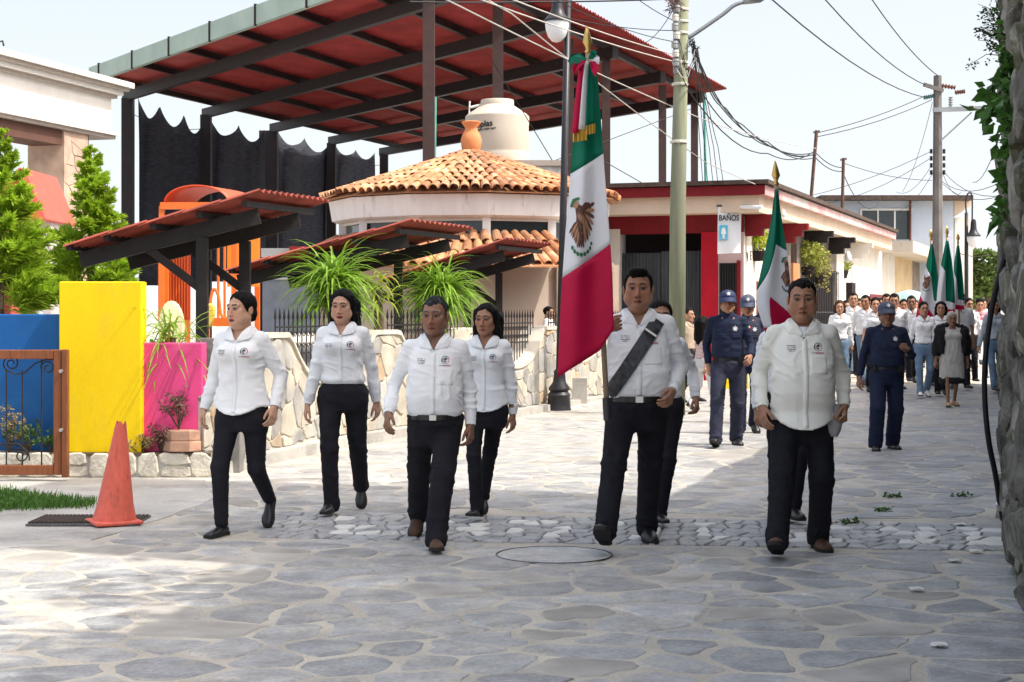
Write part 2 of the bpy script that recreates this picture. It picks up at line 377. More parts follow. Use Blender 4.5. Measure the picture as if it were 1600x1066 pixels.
STEEL = mat('steel', (.5, .5, .5), rough=.3, metal=1)
INK = mat('ink_dark', (.03, .035, .07), rough=.8, var=0); INK_R = mat('ink_red', (.45, .05, .06), rough=.8, var=0); INK_G = mat('ink_green', (.04, .25, .14), rough=.8, var=0); INK_S = mat('thread_silver', (.6, .62, .64), rough=.6, var=0)
TEE = mat('tshirt_white', (.82, .83, .86), rough=.85, var=.02)
SHAWL = mat('shawl_black', (.010, .010, .012), rough=.95, var=.3, scale=20, bump=.5, bscale=60)

def head_mesh(res, skin, lips, browc, sex, fat=0.0, stubble=0.0, lid=0.0, neckr=.056):
    f = Field((-.11, -.135, -.27), (.11, .125, .13), res); w = 1 + fat
    f.ell((0, .012, .028), (.073 * (1 + fat * .3), .094, .086), 0)
    f.ell((0, -.028, -.035), (.059 * w, .064, .079), .02)
    for s in (-1, 1):
        f.cone((s * .045 * w, .002, -.055), (s * .012, -.058, -.094), .03 * w, .024, .02)
        f.ell((s * .042 * w, -.056, -.02), (.023, .022, .024), .022)
        if fat > .05: f.ell((s * .045 * w, -.042, -.062), (.026, .028, .028), .025)
    f.ell((0, -.071, -.097), (.022, .02, .018), .02)
    f.cone((-.044, -.072, .022), (0, -.083, .025), .013, .013, .012); f.cone((.044, -.072, .022), (0, -.083, .025), .013, .013, .012)
    for s in (-1, 1):
        f.ell((s * .031, -.110, .0), (.021, .024, .014), .010, cut=True)
        f.ell((s * .031, -.0765, .0), (.0145, .0125, .0105), .003)
        f.cone((s * .018, -.0875, .0065), (s * .044, -.082, .0055), .0042, .0035, .003)
    f.cone((0, -.083, .014), (0, -.107, -.037), .0075, .0115 if sex == 'm' else .010, .009)
    for s in (-1, 1): f.ell((s * .0125, -.0965, -.042), (.0085, .010, .0075), .006)
    for s in (-1, 1):
        f.cone((s * .021, -.0835, -.073), (s * .003, -.0945, -.0695), .0048, .0065, .005); f.cone((s * .019, -.083, -.076), (0, -.093, -.081), .0045, .0072, .004)
        f.ell((s * .0765 * (1 + fat * .5), .012, -.008), (.0085, .02, .031), .006)
    f.cone((0, -.096, -.0755), (.017, -.090, -.0755), .0015, .0012, .003, cut=True); f.cone((0, -.096, -.0755), (-.017, -.090, -.0755), .0015, .0012, .003, cut=True)
    f.cone((0, .022, -.06), (0, .038, -.26), neckr, neckr * 1.12, .022)
    if fat > .05: f.ell((0, -.02, -.125), (.05, .045, .03), .03)
    V, Q = f.surf(); c = np.tile(np.array(skin, float), (len(V), 1)) * (.94 + .12 * noise3(V * 90, 3))[:, None]; x, y, z = V.T; ax = np.abs(x)
    m = (ax < .045) & (y < -.06) & (z < -.0) & (z > -.06); c[m] *= np.array([1.06, .95, .93])
    lipm = (y < -.079) & (np.abs(z + .0755) < .0105 - .3 * np.maximum(0, ax - .010)) & (ax < .024); c[lipm] = np.array(lips)
    line = (y < -.079) & (np.abs(z + .0755) < .0028) & (ax < .022); c[line] = np.array(lips) * .25
    nos = ((ax - .0075) ** 2 + (z + .050) ** 2 < .0045 ** 2) & (y < -.09); c[nos] *= .35
    arch = .0235 + .004 * np.sin(np.clip((ax - .012) / .04, 0, 1) * math.pi); bm = (np.abs(z - arch) < .0056) & (ax > .013) & (ax < .05) & (y < -.055)
    c[bm] = np.array(browc) * 1.2 + np.array(skin) * .10
    e = (((ax - .031) / .0135) ** 2 + ((z + .001) / (.0062 - lid)) ** 2 < 1) & (y < -.078); c[e] = (.20, .17, .15)
    iris = (((ax - .031) ** 2 + (z + .0005) ** 2) < .0072 ** 2) & e; c[iris] = (.008, .005, .004)
    lidm = (((ax - .031) / .017) ** 2 + ((z - .0062) / .0034) ** 2 < 1) & (y < -.073); c[lidm] = np.array(skin) * .13
    sock = (((ax - .031) / .022) ** 2 + ((z - .001) / .013) ** 2 < 1) & (y < -.06) & ~e & ~lidm & ~bm; c[sock] *= .80
    if stubble: 
        sm = (z < -.058) & (y < -.02) & ~lipm & (z > -.125); c[sm] *= 1 - stubble
    return V, Q, c
def hair_mesh(res, style, seed, fat=0.0):
    f = Field((-.14, -.13, -.42 if style in ('long', 'longside') else -.2), (.14, .17, .15), res)
    w = 1 + fat * .3
    if style == 'crew': f.ell((0, .013, .032), (.078 * w, .100, .092), 0)
    elif style == 'bald': f.ell((0, .013, .026), (.077 * w, .099, .086), 0)
    else: f.ell((0, .014, .030), (.084 * w, .104, .095), 0)
    if style == 'quiff': f.ell((0, -.052, .098), (.055, .045, .028), .02)
    a = {'short': .008, 'crew': .010, 'quiff': .012, 'bald': .02, 'tied': .004, 'long': .0, 'longside': .0, 'bun': .004}[style]
    X = f.ax[0][:, None, None]; Y = f.ax[1][None, :, None]; Z = f.ax[2][None, None, :]
    ang = np.degrees(np.arctan2(np.abs(X), -(Y - .01))) + 0 * Z
    if style in ('short', 'crew', 'quiff', 'bald'): hl = np.interp(ang, (0, 22, 40, 52, 62, 74, 84, 98, 112, 130, 180), (.060, .063, .072, .060, .030, -.022, .018, .034, .010, -.045, -.062))
    else: hl = np.interp(ang, (0, 14, 35, 52, 66, 80, 100, 130, 180), (.074, .070, .056, .030, -.012, -.040, -.050, -.065, -.075))
    P3 = np.stack([(X + 0 * Y + 0 * Z).ravel(), (Y + 0 * X + 0 * Z).ravel(), (Z + 0 * X + 0 * Y).ravel()], 1); hl = hl + (noise3(P3 * 150, seed).reshape(f.f.shape) - .5) * .012
    f.f = f.f + (.0075 * np.exp(-np.maximum(Z - hl, 0) / .016)).astype(np.float32)
    f.f = np.maximum(f.f, ((hl - Z) * .8).astype(np.float32))
    if style == 'tied': f.ell((0, .10, -.035), (.035, .03, .05), .03)
    if style == 'bun': f.ell((0, .115, .0), (.04, .035, .04), .02)
    if style in ('long', 'longside'):
        for s in (-1, 1):
            f.cone((s * .066, -.012, .06), (s * .079, .012, -.07), .024, .024, .02); f.cone((s * .079, .012, -.07), (s * .085, .035, -.20), .026, .028, .02)
            f.cone((s * .06, .07, .0), (s * .06, .085, -.25), .05, .045, .03)
        f.cone((0, .08, .0), (0, .09, -.30), .055, .05, .03)
        if style == 'longside':
            f.cone((.085, .03, -.16), (.12, -.02, -.27), .034, .026, .02)
        f.cone((0, .03, -.07), (0, .05, -.3), .058, .06, .01, cut=True)
    V, Q = f.surf(); N = vnormals(V, Q); n = noise3(V * np.array((170, 170, 28)), seed); n2 = noise3(V * np.array((55, 55, 14)), seed + 3)
    return V + N * ((n - .5) * .005 + (n2 - .5) * .008)[:, None], Q
def hand_mesh(res, skin, curl=(22, 30, 20), thumb=0.0, spread=1.0):
    f = Field((-.075, -.05, -.11), (.085, .12, .2), res)
    xs = [.029 * spread, .010 * spread, -.010 * spread, -.0285 * spread]; ln = (.93, 1.03, .97, .78)
    f.cone((0, 0, -.11), (0, 0, .0), .029, .025, .0); f.ell((0, 0, .012), (.027, .018, .03), .015)
    for i, x in enumerate(xs):
        f.cone((x * .55, 0, .012), (x, -.002, .08), .0135, .0115, .012)
        p = Vector((x, -.002, .08)); ang = 0; r = [.0093, .0086, .0078, .0066]
        for k, l in enumerate((.043, .028, .022)):
            ang += math.radians(curl[k] * (1 + .12 * i)); q = p + Vector((x * .06, math.sin(ang) * l * ln[i], math.cos(ang) * l * ln[i])); f.cone(p, q, r[k], r[k + 1], .002 if k == 0 else .001); p = q
    t0 = Vector((.018, .004, .018)); t1 = Vector((.044, .014 + thumb * .5, .05)); t2 = Vector((.05 - thumb * .3, .026 + thumb, .082)); t3 = Vector((.047 - thumb * .6, .036 + thumb * 1.3, .104))
    f.cone(t0, t1, .015, .0125, .01); f.cone(t1, t2, .0118, .0105, .002); f.cone(t2, t3, .0102, .008, .001)
    V, Q = f.surf(); c = np.tile(np.array(skin, float) * .95, (len(V), 1)); return V, Q, c

def shoe(parent, Rm, ank, s, side, kind, sole):
    """a shoe lofted from toe to heel, with its sole; origin under the ankle"""
    secs = [(-.200, .012, .020), (-.192, .030, .036), (-.165, .043, .050), (-.12, .048, .062), (-.07, .043, .075), (-.03, .037, .088), (.01, .036, .098), (.045, .036, .092), (.068, .030, .080), (.078, .016, .06)]
    if kind == 'flat': secs = [(y, w * .94, h * (.92 if y > -.05 else .84)) for y, w, h in secs]
    mb = MB(); rings = []
    for y, w, h in secs:
        r = []
        for k in range(14):
            a = 2 * math.pi * k / 14; x = math.cos(a) * w; z = math.sin(a); z = .018 + (h - .018) * max(0, z) ** .8 if z > 0 else .018 + z * .010
            r.append(Vector((x + side * .006 * (-y / .2), y, z)) * s)
        rings.append(r)
    mb.loft(rings)
    so = MB(); rings = []
    for y, w, h in [(-.207, .012, 0), (-.198, .033, 0), (-.165, .048, 0), (-.12, .052, 0), (-.06, .042, 0), (-.02, .037, 0), (.04, .040, 0), (.07, .034, 0), (.084, .016, 0)]:
        hh = .022; rings.append([Vector((x * w + side * .006 * (-y / .2), y, z)) * s for x, z in ((-1, 0), (-1, hh), (1, hh), (1, 0))])
    so.loft(rings)
    T = lambda v: Rm @ (Vector(v) - Vector((0, 0, .078 * s))) + ank
    for m_ in (mb, so): m_.v = [tuple(T(v)) for v in m_.v]
    me = mesh('shoe', mb, kind_m(kind), True); fixn(me); o = bpy.data.objects.new('shoe', me); COL.objects.link(o); o.parent = parent; WO[o.name] = Vector()
    ms = mesh('sole', so, sole); fixn(ms); q = bpy.data.objects.new('sole', ms); COL.objects.link(q); q.parent = o
    return o
def kind_m(k): return {'black': LEATHER, 'flat': LEATHER, 'brown': BROWN_LEATHER, 'white': WHITE_SHOE, 'sandal': SANDAL, 'boot': LEATHER}[k]

def child(name, me, parent):
    o = bpy.data.objects.new(name, me); COL.objects.link(o); o.parent = parent; WO[o.name] = Vector(); return o
class Caster:
    """places prints, pockets and plackets on the shirt's real surface"""
    def __init__(s, V, Q): s.t = BVHTree.FromPolygons([tuple(v) for v in V], [tuple(int(i) for i in q) for q in Q])
    def pt(s, x, z, off, dirn=(0, 1, 0)):
        d = Vector(dirn); l, n, i, dd = s.t.ray_cast(Vector((x, 0, z)) - d * .6, d)
        return None if l is None else l - d * off
    def out(s, p, off):
        l, n, i, d = s.t.find_nearest(Vector(p)); 
        return Vector(p) if (Vector(p) - l).dot(n) > off else l + n * off
    def patch(s, mb, x0, x1, z0, z1, nu, nv, off, shape=None):
        g = []
        for j in range(nv + 1):
            for i in range(nu + 1):
                u, v = i / nu, j / nv; x = x0 + (x1 - x0) * u; z = z0 + (z1 - z0) * v
                if shape: x, z = shape(x, z)
                p = s.pt(x, z, off); g.append(p)
        if any(p is None for p in g): return
        W = nu + 1; n = len(g); vs = g + [p + Vector((0, off + .004, 0)) for p in g]; fs = [(j * W + i, j * W + i + 1, (j + 1) * W + i + 1, (j + 1) * W + i) for j in range(nv) for i in range(nu)]
        bd = [i for i in range(W)] + [j * W + nu for j in range(1, nv + 1)] + [nv * W + i for i in range(nu - 1, -1, -1)] + [j * W for j in range(nv - 1, 0, -1)]
        for k in range(len(bd)): a, b = bd[k], bd[(k + 1) % len(bd)]; fs.append((b, a, a + n, b + n))
        mb.add(vs, fs)
    def poly(s, mb, pts, off):
        g = [s.pt(x, z, off) for x, z in pts]
        if all(p is not None for p in g): mb.add(g, [tuple(range(len(g)))])

def person(px, Z, H, label, group=None, cat='person', yaw=0, sex='m', skin=(.30, .155, .095), lips=None, hair='short', hairc='black', fat=0.0, belly=0.0, girth=1.0,
           feet=(((-.10, -.05, .078, 0)), ((.10, .25, .13, -35))), hands=None, hz=.515, head=(0, 0), headfat=0.0, shirt=SHIRT_W, pants=PANTS, tucked=True, sleeves='long', hem=.50,
           shoes='black', sole=None, lod=0, collar=True, emblem=True, belt=True, pocket=False, wide=1.0, stubble=.0, lid=0.0, dress=False, wz=.565, cap=None, police=False, tee=False, bust=1.0, grips=None, seed=0, elbows=None, tank=None, gloves=None, lean=0.0, loc_z=0.0, skirt=False, shw=1.0, slim=1.0, headk=1.07):
    """feet: two tuples (x, dy, ankle height, toe pitch) for image-left and image-right; hands: two tuples (x, dy, z) wrist targets, all in metres from the figure's centre"""
    s = H / 1.70; X0 = (px - CX) / F * Z
    rngp = random.Random(seed + int(px))
    res = {0: (.0085, .0036, .0036), 1: (.011, .0046, .005), 2: (.015, .0065, .0075)}[lod]
    lips = lips or tuple(np.array(skin) * np.array((.95, .62, .62)))
    female = sex == 'f'
    hipx = .092 * s; hzz = hz * H; th = .245 * H; shk = .235 * H
    ly = lean                                        # the trunk's forward lean (metres at the shoulders)
    legs = []
    for i, sd in enumerate((-1, 1)):
        x, dy, az, pitch = feet[i]; hip = Vector((sd * hipx, 0, hzz)); an = Vector((x, dy, az * s))
        kn, an = ik(hip, an, th, shk, (sd * .12, -1, 0)); legs.append((hip, kn, an, pitch))
    lowest = min(l[2].z - .078 * s * math.cos(math.radians(l[3])) - (abs(math.sin(math.radians(l[3]))) * (.19 if l[3] < 0 else .07) * s) for l in legs)
    dz = -lowest; legs = [(a + Vector((0, 0, dz)), b + Vector((0, 0, dz)), c + Vector((0, 0, dz)), p) for a, b, c, p in legs]; hzz += dz
    hd = H - .122 * s * headk                        # head origin
    dzt = min(0, hzz - .515 * H)                     # whole trunk drops with the hips
    hd = hd + dzt; shz = .800 * H + dzt
    sw = (.168 if not female else .145) * s * shw
    arms = []
    hands = hands or ((-.27, .02, .49 * H), (.27, -.02, .49 * H))
    for i, sd in enumerate((-1, 1)):
        sh = Vector((sd * sw, -ly, shz)); hx, hy, hzv = hands[i]; hint = (elbows[i] if elbows else (sd * .35, 1, -.1))
        el, wr = ik(sh, Vector((hx, hy, hzv)), .172 * H, .150 * H, hint); arms.append((sh, el, wr))
    # ---- skin: trunk and limbs, then head and hands, all one mesh
    parts = []; b = Field((-.62 * s, -.5 * s, 0), (.62 * s, .5 * s, hd), .018 if lod < 2 else .024)
    b.loft([(.50 * H + dzt, 0, 0, .12 * s, .08 * s), (.62 * H + dzt, 0, -ly * .3, .115 * s, .085 * s), (.75 * H + dzt, 0, -ly * .8, .13 * s, .098 * s), (.80 * H + dzt, 0, -ly, .115 * s, .088 * s), (.845 * H + dzt, 0, -ly, .055 * s, .05 * s)], 0)
    b.cone((0, .015 - ly, .80 * H + dzt), (0, .0 - ly, .865 * H + dzt), .055 * s, .05 * s, .02)
    for i in (0, 1):
        a, k_, c, p_ = legs[i]; b.cone(a, k_, .066 * s * girth * min(1, slim), .043 * s * min(1, slim), .02); b.cone(k_, c, .043 * s * min(1, slim), .030 * s, .01)
        if shoes == 'sandal': 
            fd = Vector((0, -math.cos(math.radians(p_)), math.sin(math.radians(p_)))); b.cone(c - Vector((0, 0, .03 * s)), c + fd * .11 * s - Vector((0, 0, .045 * s)), .034 * s, .030 * s, .02)
        sh, el, wr = arms[i]; b.cone(sh, el, .046 * s, .036 * s, .02); b.cone(el, wr, .037 * s, .026 * s, .01)
    V, Q = b.surf(); parts.append((V, Q, np.tile(np.array(skin, float), (len(V), 1))))
    hs = s ** .6 * (1.0 if not female else .955) * headk
    hV, hQ, hC = head_mesh(res[1], skin, lips, (.012, .009, .008) if hairc != 'grey' else (.03, .03, .03), sex, headfat, stubble, lid, .056 if not female else .048)
    HR = Matrix.Rotation(math.radians(head[0]), 3, 'Z') @ Matrix.Rotation(math.radians(head[1]), 3, 'X')
    Rn = np.array(HR); ho = np.array((0, -.012 * s - ly, hd))
    wgt = np.clip((hV[:, 2] + .24) / .14, 0, 1)[:, None]
    def hx_(v, wg=None):
        r = (v @ Rn.T); 
        if wg is not None: r = r * wg + v * (1 - wg)
        return r * hs + ho
    parts.append((hx_(hV, wgt), hQ, hC))
    hfr = []
    for i, sd in enumerate((-1, 1)):
        sh, el, wr = arms[i]; zd = (wr - el).normalized()
        gr = grips[i] if grips else None
        fwd = Vector(gr[0]) if gr else Vector((-sd * .35, -1, 0)); xd = fwd - zd * fwd.dot(zd); xd.normalize(); yd = zd.cross(xd)
        med = Vector((-sd, 0, 0))
        mir = 1
        if yd.dot(med) < 0: yd = -yd; mir = -1
        v, q, c = hand_mesh(res[2], skin, gr[1] if gr else (16 + rngp.random() * 14, 24 + rngp.random() * 14, 18), .012 if gr else .0)
        M = np.array(Matrix((xd, yd, zd)).transposed()); v = (v * hs / headk * .98) @ M.T + np.array(wr)
        if mir < 0: q = q[:, ::-1]
        parts.append((v, q, c)); hfr.append((wr, xd, yd, zd))
    off = 0; VV = []; QQ = []; CC = []
    for v, q, c in parts: VV.append(v); QQ.append(q + off); CC.append(c); off += len(v)
    me = npmesh('person', np.concatenate(VV), np.concatenate(QQ), SKIN_M, np.concatenate(CC))
    body = bpy.data.objects.new('person', me); COL.objects.link(body); body.location = (X0, Z, loc_z); body.rotation_euler = (0, 0, math.radians(yaw)); tag(body, label, cat, group); WO[body.name] = Vector((X0, Z, loc_z))
    # ---- hair
    if hair and hair != 'none':
        v, q = hair_mesh(.0045 if lod < 2 else .008, hair, seed + int(px), headfat)
        if hair in ('long', 'longside'):
            wg = np.clip((v[:, 2] + .30) / .2, 0, 1)[:, None]; v = hx_(v, wg)
        else: v = hx_(v)
        child('hair', npmesh('hair', v, q, HAIR_M[hairc]), body)
    # ---- trousers
    wzp = wz * H + dzt; g = girth; bl = belly if tucked else 0.0; belt = belt and tucked and not dress
    if not skirt:
        f = Field((-.36 * s, -.42 * s, .02), (.36 * s, .48 * s, wzp + .03), res[0] * 1.15)
        hipw = (.152 if not female else .165) * s * g
        f.loft([(wzp - .125 * H, 0, .005, hipw * .90, .100 * s * g), (wzp - .08 * H, 0, .01, hipw, .122 * s * g + bl * .15), (wzp - .035 * H, 0, -bl * .35, hipw * (.97 if tucked else .86), (.118 if tucked else .1) * s * g + bl * .5), (wzp, 0, -bl * .5, hipw * (.93 if not female else .80), (.106 if not female else .095) * s * g + bl * .5)], 0)
        for i in (0, 1):
            a, k_, c, p_ = legs[i]; w0 = (.086 if not female else .088) * s * g * min(1.08, wide) * slim; w1 = .062 * s * wide * slim * (1 + (g - 1) * .4); w2 = (.058 * wide if wide > .85 else .043) * s * slim
            f.cone(a + Vector((0, .005, .0)), k_, w0, w1, .03); f.cone(k_, c + Vector((0, .004, -.02 * s)) if wide > .85 else c + Vector((0, 0, .02 * s)), w1, w2, .02)
        V, Q = f.surf(); N = vnormals(V, Q); zk = legs[0][1].z
        wf = np.clip(.35 + .9 * np.exp(-((V[:, 2] - zk) / .12) ** 2) + 1.0 * np.exp(-((V[:, 2] - .12) / .10) ** 2) + .8 * np.exp(-((V[:, 2] - .86 * s) / .07) ** 2), 0, 1.5)
        V = folds(V, N, (.0055 if wide > .85 else .003) * s, (8, 8, 14), seed + 5, wf)
        tr = child('trousers', npmesh('trousers', V, Q, pants), body); fly = Caster(V, Q)
        if lod == 0:
            mb = MB(); 
            fly.patch(mb, -.006, .006, wzp - .07 * H, wzp - .025, 1, 8, .002)
            if mb.v: child('fly_seam', mesh('fly_seam', mb, pants), tr)
        if belt:
            mb = MB(); rings = []; bz = wzp - .012 * s; rx = hipw * (.955 if not female else .84); ry = ((.109 if not female else .098) * s * g + bl * .5)
            for r_, z_ in ((1.0, -.017), (1.035, -.017), (1.035, .017), (1.0, .017)):
                rings.append([Vector((rx * r_ * math.copysign(abs(math.cos(t)) ** (2 / 2.4), math.cos(t)), ry * r_ * math.copysign(abs(math.sin(t)) ** (2 / 2.4), math.sin(t)) - bl * .49, bz + z_ * s)) for t in [2 * math.pi * k / 40 for k in range(40)]])
            rings.append(rings[0]); mb.loft(rings, cap=False); bo = child('belt', mesh('belt', mb, BELT_M, False), body)
            mb = MB(); yb = -ry * 1.04 - bl * .49 - .003; mb.box((0, yb, bz), (.045 * s, .008, .036 * s)); child('buckle', mesh('buckle', mb, STEEL if not police else BELT_M), bo)
            if police:
                for x_ in (-.135, .13): 
                    mb = MB(); yy = -math.sqrt(max(0, 1 - (x_ * s / (rx * 1.05)) ** 2)) * ry - .02; mb.box((x_ * s, yy, bz - .005), (.055 * s, .045, .085 * s)); child('pouch', mesh('pouch', mb, BELT_M), bo)
    # ---- shoes
    for i, sd in enumerate((-1, 1)):
        a, k_, c, p_ = legs[i]; Rm = Matrix.Rotation(math.radians(sd * 7), 3, 'Z') @ Matrix.Rotation(math.radians(-p_), 3, 'X')
        shoe(body, Rm, c, s * (1.0 if not female else .9), sd, shoes, sole or SOLE_M)
    bl = belly
    # ---- shirt
    f = Field((-.62 * s, -.55 * s, min(.44 * H, (hem - .03) * H, (wz - .05) * H) if not dress else .22 * H), (.62 * s, .45 * s, .89 * H), res[0])
    c1 = .128 * s if not female else .108 * s
    if female: wx = (.178, .158 if not tucked else .140, .134, .143, .146, .134, .100); wy = (.122, .105, .100, .105, .108, .100, .080)
    else: wx = (.166, .164, .163, .164, .166, .156, .115); wy = (.120, .122, .122, .122, .122, .114, .090)
    zz = (.52, .585, .635, .685, .735, .78, .812); prof = []
    for i in range(7):
        bw = bl * (.55, .95, 1, .75, .35, .1, 0)[i] if True else 0; gg = 1 + (g - 1) * (1, 1, 1, .9, .8, .5, .2)[i]
        prof.append((zz[i] * H + dzt, 0, -bw * .62 - ly * max(0, (zz[i] - .55) / .27), wx[i] * s * gg + bw * .28, wy[i] * s * gg + bw * .52))
    if dress: prof = [(.30 * H, 0, 0, .215 * s, .165 * s), (.45 * H, 0, 0, .205 * s, .155 * s)] + prof
    elif tucked:
        pr_ = np.array(prof); wq = wzp - .006; p0 = [wq] + [float(np.interp(wq, pr_[:, 0], pr_[:, i])) for i in range(1, 5)]; prof = [p_ for p_ in prof if p_[0] > wq + .03 * H]
        prof = [(wq, 0, p0[2] * .9, p0[3] * .95, p0[4] * .96), (wq + .016 * H, 0, p0[2], p0[3] * 1.03, p0[4] * 1.04)] + prof
    else:
        p0 = prof[0]; prof = [(hem * H + dzt, 0, p0[2] - .004, max(p0[3], .175 * s * g) * 1.04, max(p0[4], .130 * s * g) * 1.09 + bl * .35)] + [p_ for p_ in prof if p_[0] > hem * H + dzt + .02]
    f.loft(prof, 0, n=2.35)
    if female and bust:
        for sd in (-1, 1): f.ell((sd * .068 * s, -.082 * s * g - ly * .7, .745 * H + dzt), (.072 * s * g, .062 * s * bust, .062 * s), .045)
    f.cone((-sw * .82, .004 - ly, .800 * H + dzt), (0, .012 - ly, .836 * H + dzt), .048 * s, .048 * s, .04); f.cone((sw * .82, .004 - ly, .800 * H + dzt), (0, .012 - ly, .836 * H + dzt), .048 * s, .048 * s, .04)
    ag = 1 + (g - 1) * .6
    for i in (0, 1):
        sh, el, wr = arms[i]
        if sleeves == 'long':
            f.cone(sh, el, .051 * s * ag, .043 * s * ag, .022); e2 = el + (wr - el) * .80; f.cone(el, e2, .043 * s * ag, .040 * s, .012)
        else:
            e2 = sh + (el - sh) * .62; f.cone(sh, e2, .060 * s * ag, .060 * s * ag, .03)
    nb = .0 
    f.cone((0, .012 - ly, .835 * H + dzt), (0, -.010 - ly, .90 * H + dzt), .058 * s, .062 * s, .006, cut=True)
    if collar and not police: f.cone((0, -.104 * s * g - ly - .004, .785 * H + dzt), (0, -.050 * s - ly, .86 * H + dzt), .012 * s, .060 * s, .008, cut=True)
    if not tucked and not dress:
        # curved shirt tail: the side seams ride up
        X = f.ax[0][:, None, None]; Z_ = f.ax[2][None, None, :]; f.f = np.maximum(f.f, np.where(((X / (.215 * s * max(1, g * .97))) ** 2 + (f.ax[1][None, :, None] / (.30 * s)) ** 2 < 1) & (Z_ < (hem + .07) * H), (hem * H + dzt + .055 * s * np.clip(np.abs(X) / (.16 * s), 0, 1) ** 2.2 - Z_), -1).astype(np.float32))
    V, Q = f.surf(); N = vnormals(V, Q)
    az = V[:, 2] / H; wf = np.clip(.45 + .8 * np.exp(-((az - .64) / .05) ** 2) + .5 * (np.abs(V[:, 0]) > sw * .95), 0, 1.35) * np.where(az > .79, .45, 1)
    V = folds(V, N, (.0070 if not dress else .012) * s * (1 if lod < 2 else 1.3), (5, 6, 15) if not dress else (15, 15, 3), seed + int(px) + 2, wf)
    sm = npmesh('dress' if dress else 'shirt', V, Q, shirt); so = child('dress' if dress else 'shirt', sm, body); ca = Caster(V, Q)
    if sleeves == 'long' and not police:
        for i in (0, 1):
            sh, el, wr = arms[i]; d = (wr - el).normalized(); mb = MB(); a0 = el + (wr - el) * .78; mb.tube([a0, wr - d * .004, wr - d * .004, a0], [.039 * s, .035 * s, .030 * s, .032 * s], 16, cap=False); child('cuff', mesh('cuff', mb, shirt, False), so)
    if police:
        mb = MB(); zc = .838 * H + dzt; mb.loft([[Vector((r_ * s * math.cos(t), r_ * s * 1.02 * math.sin(t) - ly + .004 - dy_, zc + z_ * s - .012 * max(0, -math.sin(t)))) for t in [2 * math.pi * k / 24 for k in range(24)]] for r_, z_, dy_ in ((.092, -.045, 0), (.074, .0, .004), (.066, .04, .008), (.061, .04, .008), (.064, .0, .004))], cap=False); child('collar', mesh('collar', mb, shirt, True), so)
    elif collar:
        mb = MB(); zc = .853 * H + dzt
        for sd in (-1, 1):
            top = [(0, .058, .008), (.035, .050, .008), (.060, .022, .006), (.066, -.020, .0), (.056, -.058, -.014), (.036, -.086, -.040), (.007, -.110, -.095)]
            outr = [(0, .080, -.030), (.052, .074, -.032), (.094, .036, -.036), (.108, -.015, -.044), (.104, -.062, -.064), (.092, -.092, -.084), (.012, -.122, -.102)]
            A = [Vector((sd * x_ * s, y_ * s - ly, zc + z_ * s)) for x_, y_, z_ in top]; B = [ca.out(Vector((sd * x_ * s, y_ * s - ly, zc + z_ * s)), .009) for x_, y_, z_ in outr]
            A = [ca.out(a, .003) if k > 3 else a for k, a in enumerate(A)]
            mid = [(a + b_) / 2 + Vector((sd * .004, -.002, .010 * s)) for a, b_ in zip(A, B)]
            inn = [a - Vector((0, 0, .03 * s)) for a in A]
            rr = [inn, A, mid, B]; vs = [p_ for r_ in rr for p_ in r_]; n_ = len(A); fs = [(i * n_ + k, i * n_ + k + 1, (i + 1) * n_ + k + 1, (i + 1) * n_ + k) for i in range(3) for k in range(n_ - 1)]
            mb.add(vs, fs); und = [p_ - Vector((0, 0, .004)) - Vector((p_.x, p_.y, 0)) * .03 for p_ in mid + B]; mb.add(und, [(k, k + 1, n_ + k + 1, n_ + k) for k in range(n_ - 1)])
            mb.add(B + und[n_:], [(k, k + 1, n_ + k + 1, n_ + k) for k in range(n_ - 1)])
        child('collar', mesh('collar', mb, shirt, False), so)
    if tee:
        mb = MB(); mb.grid(lambda u, v: Vector(((u - .5) * .10 * s * (.35 + .65 * v), (-.108 + .026 * v) * s * g - ly + .03 * (abs(u - .5) * 2) ** 2, (.786 + .038 * v) * H + dzt)), 8, 6); child('undershirt', mesh('undershirt', mb, TEE, True), body)
    hw = {0: 24, 1: 10, 2: 6}[lod]
    if emblem and lod < 2:
        # button placket
        z1 = .782 * H + dzt; z0 = (wzp + .01) if tucked else hem * H + .014 + dzt; mb = MB(); ca.patch(mb, -.015 * s, .015 * s, z0, z1, 2, 30, .0028)
        if mb.v: child('placket', mesh('placket', mb, shirt, True), so)
        for k in range(5):
            p_ = ca.pt(0, z0 + (z1 - z0) * (k + .6) / 5.2, .004)
            if p_: mb = MB(); mb.tube([p_ + Vector((0, .004, 0)), p_ + Vector((0, -.0015, 0))], .0052 * s, 8); child('button', mesh('button', mb, TEE), so)
        # chest print: ring of arcs round a small figure, lettering below; lettering on the other side
        ex, ez = .078 * s * (.5 + .5 * g), .752 * H + dzt; mb = MB()
        def arc(r0, r1, a0, a1, mi, n=6):
            mb.cur = mi
            for k in range(n):
                t0, t1 = math.radians(a0 + (a1 - a0) * k / n), math.radians(a0 + (a1 - a0) * (k + 1) / n)
                ca.poly(mb, [(ex + r_ * math.cos(t), ez + r_ * math.sin(t)) for r_, t in ((r0, t0), (r1, t0), (r1, t1), (r0, t1))], .0028)
        q = .026 * s
        arc(q * .86, q, -30, 60, 1); arc(q * .84, q, 60, 150, 2); arc(q * .72, q, 150, 215, 0); arc(q * .9, q, 215, 330, 3)
        arc(q * .2, q * .48, 10, 200, 0, 5); arc(q * .35, q * .62, 220, 300, 0, 3); arc(q * .5, q * .66, 20, 100, 3, 3); arc(0.02 * q, q * .2, 0, 360, 1, 4)
        mb.cur = 1
        for k in range(9): 
            x_ = ex - .012 * s + k * .0052 * s; ca.poly(mb, [(x_, ez - .041 * s), (x_ + .0038 * s, ez - .041 * s), (x_ + .0038 * s, ez - .033 * s), (x_, ez - .033 * s)], .0028)
        mb.cur = 3
